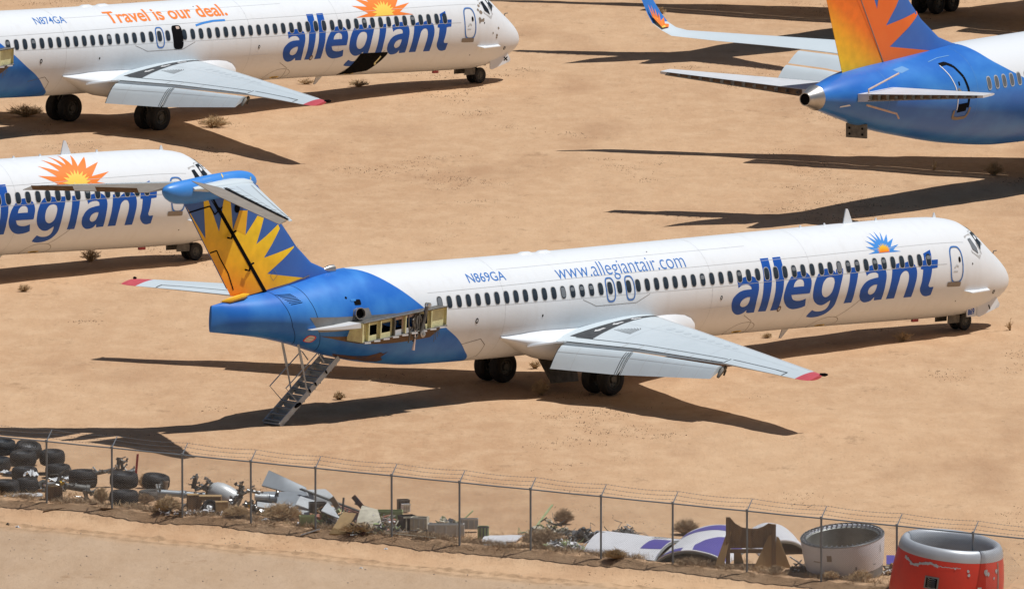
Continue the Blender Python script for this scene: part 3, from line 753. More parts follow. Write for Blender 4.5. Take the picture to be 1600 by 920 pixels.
    # ---- bare patches of the tail
    if cfg.get('tail', True):
        def patch(name, L, m, off=.007):
            return wrap(name, flat_mesh([[(x, -a * 1.69) for x, a in L]]), lambda u, v: SP(ev_md, u, -v / 1.69, off), [m], fus, (.3, .08))
        patch('bare_panel', [(-13.6, 1.52), (-12.4, 1.50), (-11.75, 1.48), (-11.7, 1.32), (-11.0, 1.30), (-10.9, 1.46), (-9.8, 1.44), (-8.9, 1.50), (-11.0, 1.72), (-13.1, 2.02), (-13.35, 1.8)], 'primer_grey')
        patch('grimy_strip', [(-12.97, 2.16), (-11.44, 1.98), (-9.4, 1.86), (-7.38, 1.76), (-7.9, 1.96), (-9.6, 2.1), (-11.2, 2.2)], 'grime')
        patch('rusty_patch', [(-11.7, 2.80), (-11.2, 2.72), (-10.8, 2.66), (-10.3, 2.55), (-9.9, 2.38), (-9.72, 2.42), (-9.6, 2.34), (-9.68, 2.55), (-9.4, 2.68), (-9.5, 2.8), (-10.0, 2.88), (-10.4, 2.84), (-10.8, 2.96), (-11.4, 2.95)], 'rust')
        g_ = MB()
        for k in range(8): line_on(g_, ev_md, [(-14.62 + .05 * k, .52 + .075 * k), (-14.02 + .035 * k, .62 + .055 * k)], .035, .008, 0, 3)
        part('vent_grille', g_, ['dark_gap'], fus, smooth=0)
        g_ = MB(); ring_patch(g_, ev_md, -13.25, 2.36, .42, .62, .05, .008, 0, 20, 3); pane_patch(g_, ev_md, -13.25, 2.36, .34, .54, .007, 1)
        line_on(g_, ev_md, [(-13.4, 2.30), (-13.1, 2.30)], .03, .010, 2, 3); line_on(g_, ev_md, [(-13.4, 2.42), (-13.1, 2.42)], .02, .010, 2, 3)
        part('warning_placard', g_, ['decal_red', 'faded_white', 'seam'], fus, smooth=0)
        g_ = MB(); pane_patch(g_, ev_md, -11.45, 1.16, .30, .22, .010, 0, power=5); pane_patch(g_, ev_md, -11.62, 1.10, .24, .1, .012, 1, power=5)
        part('small_intake', g_, ['dark_gap', 'bright_blue'], fus, smooth=0)
        ex = MB(); p = Vector(SP(ev_md, -11.5, 1.42)); dr = Vector((-.25, -1, .10)).normalized()
        Te = Matrix.Translation(p - dr * .25) @ dr.to_track_quat('Z', 'Y').to_matrix().to_4x4()
        ex.lathe([(.21, 0), (.21, .42), (.185, .42), (.16, .28), (.001, .28)], 20, Te)
        eo = part('exhaust_duct', ex, ['bare_metal'], fus)
        ed = MB(); ed.lathe([(.175, .33), (.001, .332)], 16, Te); part('duct_mouth', ed, ['dark_gap'], eo)
        sc_ = MB(); sc_.loft([[Vector((x, .14 * s1 * math.sin(q), 4.78 + s1 * .17 * math.cos(q))) for q in [2 * PI * k / 12 for k in range(12)]] for x, s1 in ((-11.75, .3), (-11.5, .9), (-11.25, 1.0))]); so = part('intake_scoop', sc_, ['bare_metal'], fus)
        sd = MB(); sd.lathe([(.11, 0), (.001, .001)], 12, Matrix.Translation((-11.235, 0, 4.8)) @ Matrix.Rotation(PI / 2, 4, 'Y')); part('scoop_mouth', sd, ['dark_gap'], so, smooth=0)
        build_tail(root, cfg)
        for side in (1, -1): build_pylon(root, side)
    # ---- wing root fairing both sides
    for side in (1, -1):
        fb = MB(); rg = []
        for x, wy, zc, hz, e in ((-4.2, .36, 2.15, .06, 1.1), (-3.6, .48, 2.06, .20, 1.3), (-2.7, .66, 1.95, .46, 1.6), (-2.0, .84, 1.88, .62, 1.9), (-1.2, .98, 1.84, .70, 2.2), (.4, 1.10, 1.84, .72, 2.4), (1.8, 1.14, 1.88, .70, 2.5), (3.0, 1.12, 1.95, .70, 2.3), (3.7, .92, 2.0, .76, 2.0), (4.3, .70, 2.0, .82, 1.7), (4.8, .56, 2.0, .82, 1.4), (5.3, .48, 1.98, .74, 1.2), (5.7, .40, 1.95, .56, 1.1), (5.95, .3, 1.92, .32, 1.0)):
            L = []
            for k in range(40):
                q = 2 * PI * k / 40; ex = e if math.cos(q) > 0 else .9
                L.append(Vector((x, -side * (1.18 + wy * math.copysign(abs(math.sin(q)) ** ex, math.sin(q))), zc + hz * math.copysign(abs(math.cos(q)) ** ex, math.cos(q)))))
            rg.append(L)
        fb.loft(rg); part('wing_root_fairing', fb, ['white_paint'], root, smooth=60)
        w2 = MB(); A_ = [Vector((-3.1, -side * 1.75, 1.78)), Vector((-1.7, -side * 1.9, 1.82)), Vector((-1.75, -side * 2.36, 1.93)), Vector((-2.2, -side * 2.1, 1.88))]
        w2.add(A_ + [p + Vector((0, 0, .06)) for p in A_], [(0, 1, 2, 3), (7, 6, 5, 4), (0, 4, 5, 1), (1, 5, 6, 2), (2, 6, 7, 3), (3, 7, 4, 0)])
        part('fillet_tip', w2, ['white_paint'], root, smooth=0)
        build_wing(side, root)
    # ---- landing gear: wheels sit on the ground although the body is pitched, rolled and lifted
    def zg(x, y, r_): return r_ - lift + x * math.sin(pitch) - y * math.sin(roll)
    for side in (1, -1):
        g = thing_part('main_gear', root)
        y = -side * 2.545
        for dy in (-.36, .36):
            wheel(g, 'wheel', Vector((0, y + dy, zg(0, y, .55))), .565, .42)
        s_ = MB(); zc = zg(0, y, .55)
        s_.tube([(0, y, zc), (.05, y, zc + .6), (.15, y * .98, 2.0)], [.12, .13, .16], 10)
        s_.tube([(0, y - .5, zc), (0, y + .5, zc)], .07, 8)
        s_.tube([(0, y, zc + .55), (-.1, y * .62, 1.55)], .06, 6); s_.tube([(-.15, y, zc + .1), (-.32, y, zc + .38), (-.12, y, zc + .65)], .045, 6)
        s_.tube([(.1, y - .12, zc + .1), (.15, y - .14, zc + .7)], .02, 6)
        part('strut', s_, ['gear_steel'], g)
        if cfg.get('gear_door', True):
            dd = MB(); zl = -.0 - lift + .35
            yy = -side * .42
            dd.add([(-1.25, yy, 1.35), (.75, yy, 1.35), (.45, yy - side * .55, zl - .05), (-.95, yy - side * .55, zl - .05)] + [(-1.25, yy - side * .05, 1.35), (.75, yy - side * .05, 1.35), (.45, yy - side * .6, zl - .05), (-.95, yy - side * .6, zl - .05)], [(0, 1, 2, 3), (7, 6, 5, 4), (0, 4, 5, 1), (1, 5, 6, 2), (2, 6, 7, 3), (3, 7, 4, 0)])
            if side == 1: part('gear_door', dd, ['gear_steel'], g, smooth=0)
        od = MB(); od.box((0.05, y * 1.06, 1.45), (1.1, .06, .5), rot=Matrix.Rotation(side * .2, 3, 'X')); part('strut_door', od, ['gear_steel'], g, smooth=0)
    g = thing_part('nose_gear', root)
    zc = zg(22.07, 0, .33)
    for dy in (-.19, .19): wheel(g, 'wheel', Vector((22.07, dy, zc)), .34, .19)
    s_ = MB(); s_.tube([(22.07, 0, zc), (22.0, 0, zc + .45), (21.9, 0, 1.6)], [.06, .075, .1], 10)
    s_.tube([(22.07, -.26, zc), (22.07, .26, zc)], .045, 8); s_.tube([(21.95, 0, zc + .12), (21.7, 0, zc + .3), (21.85, 0, zc + .5)], .035, 6)
    s_.tube([(22.0, .1, zc + .45), (22.5, .12, 1.4)], .035, 6); s_.tube([(22.0, -.1, zc + .45), (22.5, -.12, 1.4)], .035, 6)
    s_.box((21.85, 0, zc + .62), (.16, .3, .1))
    part('strut', s_, ['gear_steel'], g)
    bd = MB(); bd.box((21.35, -.3, 1.18), (.62, .04, .28)); bd.box((21.35, .3, 1.18), (.62, .04, .28)); part('aft_gear_door', bd, ['gear_steel'], g, smooth=0)
    for sg in (1, -1):
        if sg == 1 or cfg.get('both_doors', True):
            y = -sg * .79
            d_ = MB()
            L = [(22.04, 1.72), (22.06, 1.32), (22.17, 1.27), (23.23, 1.56), (23.29, 1.65), (23.11, 1.94), (22.9, 1.94)]
            T = Matrix(((1, 0, 0, 0), (0, 0, 1, y), (0, 1, 0, 0), (0, 0, 0, 1)))
            d_.prism(L, -.02, .02, 0, T)
            fd = part('front_gear_door', d_, ['white_paint'], g, smooth=0)
            if cfg.get('fin_no'):
                e_ = MB(); e_.prism([(21.46, 1.65), (21.50, 1.30), (22.02, 1.31), (22.01, 1.70)], -.02, .02, 0, T)
                part('placard_door', e_, ['white_paint'], g, smooth=0)
            mk_ = MB(); 
            if cfg.get('cross'):
                for q in (.6, -.6): mk_.box((22.99, y - sg * .026, 1.70), (.26, .006, .05), rot=Matrix.Rotation(q, 3, 'Y'))
            else: mk_.box((22.71, y - sg * .026, 1.60), (.05, .006, .17), rot=Matrix.Rotation(-.5, 3, 'Y'))
            mk_.add([(23.23, y - sg * .026, 1.56), (23.03, y - sg * .026, 1.52), (23.24, y - sg * .026, 1.75), (23.29, y - sg * .026, 1.65)], [(0, 1, 2, 3)], 1)
            part('door_marks', mk_, ['dark_gap', 'faded_white'], fd, smooth=0)
    if cfg.get('fin_no'):
        me = flat_mesh(text=cfg['fin_no'], size=.30, bold=.010)
        wrap('lettering', me, lambda u, v: Vector((21.53 + u * .8, -.816, 1.37 + v + u * .06)), ['decal_blue'], g, (9, 9))
    if cfg.get('stairs'): build_stairs(root)
    return fus

def thing_part(name, parent):
    o = new_obj(name, None, parent); o.empty_display_size = .2
    return o

def build_tail(root, cfg):
    zs = [3.75, 4.4, 4.62, 4.75, 4.9, 5.08, 5.35, 5.67, 6.05, 6.49, 7.09, 7.9]
    fr, rr = [], []
    for z in zs:
        le, hg, te = fin_sec(z)
        cs = [0, .02, .06, .14, .28, .45, .65, .85, 1.0]
        up = [(le + (hg + .05 - le) * c) for c in cs]
        fr.append([Vector((x, -fin_half(x, z), z)) for x in up] + [Vector((x, fin_half(x, z), z)) for x in up[::-1][:-1]])
        ur = [hg - .06, hg - .10] + [hg + (te - hg) * c for c in (.3, .55, .8, 1)]
        rr.append([Vector((x, -fin_half(x, z), z)) for x in ur] + [Vector((x, fin_half(x, z), z)) for x in ur[::-1]])
    mb = MB(); mb.loft(fr); fin = part('tail_fin', mb, ['tail_blue'], root, smooth=50)
    mb = MB(); mb.loft(rr[1:]); rud = part('rudder', mb, ['tail_blue'], root, smooth=50)
    gap = MB(); 
    for i in range(len(zs) - 1):
        a, b_ = fin_sec(zs[i])[1], fin_sec(zs[i + 1])[1]
        for sg in (1, -1):
            gap.quad((a + .05, sg * .10, zs[i]), (a - .12, sg * .10, zs[i]), (b_ - .12, sg * .08, zs[i + 1]), (b_ + .05, sg * .08, zs[i + 1]))
    for z, ln in ((6.35, .35), (5.2, .35)):
        hx = fin_sec(z)[1]
        gap.tube([(hx + .1, -.2, z + .05), (hx - .1, -.24, z), (hx - .12, -.22, z - .2), (hx - .3, -.2, z - .16)], .035, 6)
    part('hinge_gap', gap, ['dark_gap'], fin, smooth=0)
    bw = flat_mesh([BURST])
    def onfin(u, v): return Vector((u, -(fin_half(u, v) + .007), v))
    wrap('sunburst', bw, onfin, ['burst_yellow'], fin, (.15, .15))
    wrap('sunburst', flat_mesh([[(-16.16, 7.08), (-15.76, 7.06), (-15.83, 6.22), (-16.12, 6.35), (-16.45, 6.44)]]), lambda u, v: Vector((u, -(fin_half(u, v) + .011), v)), ['burst_gold'], fin, (.15, .15))
    ln = MB()
    def fl(pts, t, m):
        for (x0, z0), (x1, z1) in zip(pts[:-1], pts[1:]):
            n = 12
            for k in range(n):
                f, g_ = k / n, (k + 1) / n
                a = Vector((x0 + (x1 - x0) * f, z0 + (z1 - z0) * f)); b_ = Vector((x0 + (x1 - x0) * g_, z0 + (z1 - z0) * g_))
                d_ = (b_ - a).normalized(); nn = Vector((-d_.y, d_.x)) * t / 2
                P4 = [a + nn, a - nn, b_ - nn, b_ + nn]
                ln.add([Vector((p.x, -(fin_half(p.x, p.y) + .016), p.y)) for p in P4], [(0, 1, 2, 3)], m)
    h = lambda z: fin_sec(z)[1] - .02
    fl([(h(4.15), 4.15), (h(7.2), 7.2)], .14, 0)
    fl([(-17.0, 7.25), (-17.35, 7.0), (-17.6, 7.3), (-18.55, 7.12)], .05, 0)
    fl([(-16.25, 4.35), (-16.55, 4.95), (-16.95, 5.45), (-17.15, 5.75), (-17.45, 5.68)], .045, 0)
    fl([(-13.1, 5.55), (-14.0, 6.6), (-14.4, 7.1)], .014, 1); fl([(-14.55, 4.75), (-14.35, 4.95), (-14.2, 4.75), (-14.4, 4.58), (-14.55, 4.75)], .014, 1)
    fl([(-12.6, 4.66), (-14.6, 4.22)], .03, 1)
    ln.add([Vector((-16.28 + .13 * math.cos(q), -(fin_half(-16.28, 7.15) + .02), 7.17 + .17 * math.sin(q))) for q in [2 * PI * k / 14 for k in range(14)]], [tuple(range(14))], 0)
    part('fin_joints', ln, ['dark_gap', 'seam'], fin, smooth=0)
    cf = MB(); cf.tube([(-15.6, -.16, 4.18), (-15.9, -.2, 4.14), (-16.5, -.12, 4.02), (-16.75, 0, 3.98)], [.03, .1, .1, .03], 8); part('rudder_foot_fairing', cf, ['burst_gold'], fin)
    # bullet fairing
    T = [(-15.25, 8.04, 8.0, .02, 8.02), (-15.4, 8.24, 7.86, .14, 8.02), (-15.7, 8.38, 7.72, .22, 8.02), (-16.2, 8.44, 7.60, .27, 8.0), (-17.5, 8.37, 7.50, .31, 7.95), (-18.5, 8.27, 7.42, .33, 7.86), (-19.2, 8.20, 7.45, .31, 7.86), (-19.6, 8.12, 7.6, .22, 7.88), (-19.8, 8.03, 7.78, .1, 7.91), (-19.86, 7.94, 7.88, .02, 7.91)]
    e = mk(T); mb = MB(); mb.loft(fus_mesh(e, -19.86, -15.25, 40, 28)); bl = part('bullet_fairing', mb, ['blue_paint'], root, smooth=60)
    bb = MB()
    for x in (-17.0, -17.9):
        bb.add([SP(e, x + u, .75 + v, .006) for u, v in ((-.2, -.25), (.2, -.25), (.2, .25), (-.2, .25))], [(0, 1, 2, 3)], 0)
    line_on(bb, e, [(-15.75, 1.0), (-15.85, 2.0)], .05, .008, 1, 4); line_on(bb, e, [(-17.1, .3), (-17.15, .8)], .05, .008, 1, 4)
    part('fairing_marks', bb, ['faded_blue', 'decal_yellow'], bl, smooth=0)
    for side in (1, -1):
        rf = MB(); rf.loft([[Vector((x, -side * (.30 + s1 * .34 * math.cos(q)), 8.06 + (x + 15.6) * .035 + s1 * .21 * math.sin(q))) for q in [2 * PI * k / 16 for k in range(16)]] for x, s1 in ((-15.75, .1), (-15.9, .45), (-16.2, .8), (-16.7, 1), (-17.4, .9), (-18.1, .65), (-18.7, .3))]); part('stabiliser_root_fairing', rf, ['wing_grey'], root, smooth=60)
        LE = [(.15, -15.62, 8.03), (6.1, -19.88, 7.52)]; HG = [(.15, -17.55, 7.98), (.9, -17.85, 7.96), (6.1, -20.02, 7.50)]
        def pt(y, c, up):
            lx, lz = lerp_t(LE, y); hx, hz = lerp_t(HG, y); f = y / 6.1
            t = (.15 * (1 - f) + .03) * (2.5 * math.sqrt(c) * (1 - c * .82) ** 1.0 * .5 if c > 0 else 0)
            return Vector((lx + (hx - lx) * c, -side * y, lz + (hz - lz) * c + up * t))
        cs = [0, .02, .08, .2, .4, .65, .85, 1]
        mb = MB(); mb.loft([[pt(y, c, 1) for c in cs] + [pt(y, c, -1) for c in cs[::-1][:-1]] for y in (.15, .9, 2, 3.2, 4.5, 5.6, 6.1)])
        hs = part('horizontal_stabiliser', mb, ['wing_grey'], root, smooth=50)
        d = MB()
        for (ya, ca, yb, cb, t) in ((.9, .18, 5.7, .30, .02), (.9, .62, 5.6, .62, .01), (1.0, .97, 5.9, .97, .03)):
            for k in range(12):
                y0, y1 = ya + (yb - ya) * k / 12, ya + (yb - ya) * (k + 1) / 12; c0, c1 = ca + (cb - ca) * k / 12, ca + (cb - ca) * (k + 1) / 12
                o_ = Vector((0, 0, .008)); e_ = Vector((t, 0, .008))
                d.quad(pt(y0, c0, 1) + o_, pt(y1, c1, 1) + o_, pt(y1, c1, 1) + e_, pt(y0, c0, 1) + e_)
        part('stabiliser_joints', d, ['seam'], hs, smooth=0)
        # elevator: floats trailing edge up on starboard, down on port
        if side == 1: TE = [(.95, -19.45, 8.34), (2.3, -19.62, 7.98), (6.05, -20.42, 7.40)]
        else: TE = [(.65, -19.55, 7.78), (3.5, -20.05, 7.60), (6.05, -20.50, 7.42)]
        def hp(y): 
            hx, hz = lerp_t(HG, y); return Vector((hx - .10, -side * y, hz))
        def tp(y):
            tx, tz = lerp_t(TE, y); return Vector((tx, -side * y, tz))
        rg = []
        for k in range(11):
            y = .95 + (6.0 - .95) * k / 10; a, b_ = hp(y), tp(y); th = .075 * (1 - k / 14)
            ax = (b_ - a).normalized(); nr = ax.cross(Vector((0, 1, 0))); nr = nr if nr.z > 0 else -nr
            rg.append([a + nr * 0 + ax * -.03, a + nr * th, a + (b_ - a) * .4 + nr * th * .7, b_ + nr * .008, b_ - nr * .008, a + (b_ - a) * .4 - nr * th * .7, a - nr * th])
        mb = MB(); mb.loft(rg); el = part('elevator', mb, ['brown_skin'], root, smooth=40)
        hbx = MB()
        for k in range(9):
            y = 1.2 + k * .55; p = hp(y) + Vector((.14, 0, .075 - .01 * k / 2))
            hbx.add([p + Vector((-.14, -side * .02, .04)), p + Vector((.08, -side * .25, .02)), p + Vector((.1, -side * .30, .03)), p + Vector((-.12, -side * .09, .05))], [(0, 1, 2, 3)], 0)
        for k in range(30):
            y0, y1 = 1.0 + k * .165, 1.0 + (k + 1) * .165
            hbx.quad(hp(y0) + Vector((.24, 0, .085 - .012 * k / 6)), hp(y1) + Vector((.24, 0, .085 - .012 * k / 6)), hp(y1) + Vector((.05, 0, .085 - .012 * k / 6)), hp(y0) + Vector((.05, 0, .085 - .012 * k / 6)), 1)
        part('elevator_hinges', hbx, ['faded_white', 'dark_gap'], el, smooth=0)
        tb = MB(); p0, p1 = tp(1.2), tp(3.3)
        if side == -1:
            for ya, yb in ((1.3, 3.0), (3.9, 5.6)):
                a, b_ = tp(ya), tp(yb); u = Vector((-.10, 0, .16)); tb.add([a, b_, b_ + u, a + u, a + Vector((.05, 0, 0)), b_ + Vector((.05, 0, 0))], [(0, 1, 2, 3), (0, 4, 5, 1)])
            part('trim_tab', tb, ['grime'], el, smooth=0)
    # elevator skins: brown all over, darker than the grey stabilisers
def build_pylon(root, side):
    """stub where the engine has been taken off: cream frame with lightening holes and torn hoses"""
    def P3(x, y, z): return Vector((x, -side * y, z))
    py = thing_part('engine_pylon', root)
    sh = MB()
    F = [(-7.62, 1.60), (-7.62, 2.02)]
    zt = lambda x: 3.50 + (x + 7.62) * .082; zb = lambda x: 2.84 + (x + 7.62) * .086
    X0, X1 = -7.62, -11.85
    # shell (top, bottom, ends) open to the outside
    def slab(pts, m):
        sh.add(pts, [tuple(range(len(pts)))], m)
    yi, yo = 1.30, 2.05
    sh.add([P3(X0, yi, zt(X0)), P3(X1, yi, zt(X1)), P3(X1, yo, zt(X1)), P3(X0, yo, zt(X0)), P3(X0, yi, zt(X0) - .03), P3(X1, yi, zt(X1) - .03), P3(X1, yo, zt(X1) - .03), P3(X0, yo, zt(X0) - .03)], [(0, 1, 2, 3), (7, 6, 5, 4), (2, 6, 7, 3), (0, 3, 7, 4), (1, 5, 6, 2)], 1)
    sh.add([P3(X0, yi, zb(X0)), P3(X1, yi, zb(X1)), P3(X1, yo, zb(X1)), P3(X0, yo, zb(X0)), P3(X0, yi, zb(X0) - .03), P3(X1, yi, zb(X1) - .03), P3(X1, yo, zb(X1) - .03), P3(X0, yo, zb(X0) - .03)], [(0, 1, 2, 3), (7, 6, 5, 4), (2, 6, 7, 3), (0, 3, 7, 4), (1, 5, 6, 2)], 1)
    for x in (X0, X1 + .02): slab([P3(x, yi, zt(x)), P3(x, yo, zt(x)), P3(x, yo, zb(x)), P3(x, yi, zb(x))], 0)
    part('pylon_shell', sh, ['primer_green', 'gear_steel'], py, smooth=0)
    # outer frame face with rectangular holes
    ff = MB(); yf = yo - .10
    cells = [(-8.35, 'blank'), (-8.85, 'pipes'), (-9.35, 'hole'), (-9.6, 'web'), (-10.15, 'hole'), (-10.35, 'web'), (-10.95, 'hole'), (-11.75, 'hole')]
    xs_ = [X0, -8.40, -9.02, -9.70, -10.25, -10.95, -11.55, X1]
    for i in range(len(xs_) - 1):
        a, b_ = xs_[i], xs_[i + 1]; m = 1 if i in (2, 3) else 0
        z = lambda x, f: zb(x) + (zt(x) - zb(x)) * f
        if i in (0, 6): ff.quad(P3(a, yf, zt(a)), P3(b_, yf, zt(b_)), P3(b_, yf, zb(b_)), P3(a, yf, zb(a)), 0)
        else:
            l, r_, lo, hi = a + (b_ - a) * .16, a + (b_ - a) * .84, .27, .78
            ff.quad(P3(a, yf, zt(a)), P3(b_, yf, zt(b_)), P3(b_, yf, z(b_, hi)), P3(a, yf, z(a, hi)), m)
            ff.quad(P3(a, yf, z(a, lo)), P3(b_, yf, z(b_, lo)), P3(b_, yf, zb(b_)), P3(a, yf, zb(a)), 2 if m else 0)
            ff.quad(P3(a, yf, z(a, hi)), P3(l, yf, z(l, hi)), P3(l, yf, z(l, lo)), P3(a, yf, z(a, lo)), m)
            ff.quad(P3(r_, yf, z(r_, hi)), P3(b_, yf, z(b_, hi)), P3(b_, yf, z(b_, lo)), P3(r_, yf, z(r_, lo)), m)
        # rib edge standing proud
        ff.box((b_ , -side * (yf + .06), (zt(b_) + zb(b_)) / 2), (.045, .12, zt(b_) - zb(b_) - .02), 3 if i in (1, 3) else 0)
    part('pylon_frame', ff, ['primer_green', 'pink_primer', 'faded_white', 'gear_steel'], py, smooth=0)
    bk = MB(); yb_ = 1.66
    bk.quad(P3(X0 - .02, yb_, zt(X0)), P3(X1 + .04, yb_ - .1, zt(X1)), P3(X1 + .04, yb_ - .1, zb(X1)), P3(X0 - .02, yb_, zb(X0)), 0)
    for x in (-9.55, -10.6, -9.9): bk.lathe([(.13, 0), (.08, .05), (.001, .05)], 12, Matrix.Translation(P3(x, yb_ + .04, zb(x) + .36)) @ Matrix.Rotation(side * PI / 2, 4, 'X'), 1)
    part('pylon_interior', bk, ['dark_gap', 'gear_steel'], py, smooth=0)
    ed = MB()
    for f, r_ in ((zt, .03), (zb, .03)):
        ed.tube([P3(X0 + (X1 - X0) * k / 12, yo + .01, f(X0 + (X1 - X0) * k / 12)) for k in range(13)], r_, 6, 0)
    for k in range(9):
        x = X0 + (X1 - X0) * (k + .5) / 9.; ed.box(P3(x, yo + .03, zb(x) - .03), (.30, .03, .05), 1)
    part('pylon_edge', ed, ['gear_steel', 'faded_white'], py, smooth=0)
    rnd = random.Random(11)
    hs = MB()
    for k in range(9):
        x = -8.75 - rnd.random() * .5; z0 = zt(x) - rnd.random() * .2
        p = P3(x, yo - .05, z0); L = [p]
        for q in range(4):
            p = p + P3(rnd.uniform(-.16, .12), rnd.uniform(-.03, .07), -rnd.uniform(.1, .24)); L.append(p)
        hs.tube(L, rnd.choice([.025, .04, .055]), 6, 0)
    hs.tube([P3(-8.62, yo - .02, 3.62), P3(-8.75, yo + .08, 3.55), P3(-8.82, yo + .06, 3.1), P3(-8.95, yo + .05, 2.72), P3(-8.93, yo + .08, 2.60)], [.09, .07, .06, .07, .1], 8, 0)
    hs.tube([P3(-9.55, yo, 3.3), P3(-9.6, yo + .05, 3.0), P3(-9.52, yo + .05, 2.65), P3(-9.58, yo + .05, 2.35)], .03, 6, 0)
    hs.tube([P3(-9.2, yo, 2.75), P3(-9.25, yo + .04, 2.4), P3(-9.3, yo + .03, 2.08)], [.03, .03, .06], 6, 1)
    for k in range(4): hs.tube([P3(-8.05 - .05 * k, yo, 2.85), P3(-8.0 - .09 * k, yo + .03, 2.55 - .08 * k)], .01, 4, 0)
    part('torn_hose', hs, ['gear_steel', 'pink_primer'], py)
    lt = MB()
    lt.lathe([(.12, 0), (.12, .05), (.07, .06), (.001, .06)], 14, Matrix.Translation(P3(-8.93, yo + .08, 2.62)) @ Matrix.Rotation(side * PI / 2, 4, 'X'), 0)
    lt.lathe([(.10, 0), (.10, .05), (.06, .06), (.001, .06)], 14, Matrix.Translation(P3(-8.66, yo + .08, 3.6)) @ Matrix.Rotation(side * PI / 2, 4, 'X'), 0)
    part('pipe_flange', lt, ['bare_metal'], py)
    # white trailing fairing tapering aft
    tf = MB()
    A_ = [P3(-11.9, 1.35, 3.16), P3(-11.9, 2.0, 3.16), P3(-11.9, 2.02, 2.99), P3(-11.9, 1.35, 2.85)]
    B_ = [P3(-13.6, 1.1, 2.95), P3(-13.6, 1.28, 2.95), P3(-13.6, 1.28, 2.93), P3(-13.6, 1.1, 2.92)]
    C_ = [a + (b_ - a) * .4 + P3(0, .12, 0) for a, b_ in zip(A_, B_)]
    tf.loft([A_, C_, B_]); part('pylon_tail_fairing', tf, ['faded_white'], py)

def build_stairs(root):
    st = thing_part('air_stairs', root)
    top, bot = Vector((-11.22, 0, 1.76)), Vector((-14.05, 0, -.40))
    d = bot - top; L = d.length; ax = d.normalized(); nr = Vector((-ax.z, 0, ax.x)); nr = nr if nr.z > 0 else -nr
    sb = MB()
    for sy in (-.38, .38):
        a = top + Vector((0, sy, 0)); b_ = bot + Vector((0, sy, 0))
        T = [a + nr * .10, b_ + nr * .10, b_ - nr * .10, a - nr * .10]
        sb.add([p + Vector((0, -.02, 0)) for p in T] + [p + Vector((0, .02, 0)) for p in T], [(0, 1, 2, 3), (7, 6, 5, 4), (0, 4, 5, 1), (1, 5, 6, 2), (2, 6, 7, 3), (3, 7, 4, 0)])
    sb.box(bot + Vector((.10, 0, .03)), (.22, .8, .04), 1)
    for f in (.22, .4, .5):
        p = top + d * f + Vector((0, -.43, -.02)); sb.tube([p, p + Vector((-.08, -.02, .1))], .03, 6, 2)
    p = top + d * .72 + Vector((0, -.42, .04)); sb.tube([p + Vector((.15, 0, .05)), p, p + Vector((-.12, -.03, -.06))], [.05, .07, .04], 8, 2)
    part('stringer', sb, ['stair_metal', 'faded_white', 'dark_gap'], st, smooth=0)
    tr = MB(); n = 11
    for k in range(n):
        c = top + d * ((k + .6) / n)
        tr.box(c + Vector((-.03, 0, .06)), (.20, .735, .025), 0)
        tr.box(c + Vector((.08, 0, -.045)), (.02, .735, .20), 1)
    part('step', tr, ['step_tread', 'stair_metal'], st, smooth=0)
    for sy in (-.38, .38):
        hr = MB(); o_ = Vector((0, sy, 0))
        hr.tube([Vector((-12.30, 0, 1.98)) + o_, Vector((-13.82, 0, .86)) + o_, Vector((-13.15, 0, .30)) + o_], .022, 6)
        hr.tube([Vector((-12.25, 0, 1.95)) + o_, Vector((-11.95, 0, 1.65)) + o_], .022, 6)
        hr.tube([Vector((-13.28, 0, 2.35)) + o_, Vector((-13.0, 0, 1.5)) + o_], [.04, .05], 8)
        hr.tube([Vector((-13.0, 0, 1.5)) + o_, Vector((-12.76, 0, .70)) + o_], .03, 8)
        part('handrail', hr, ['stair_metal'], st)
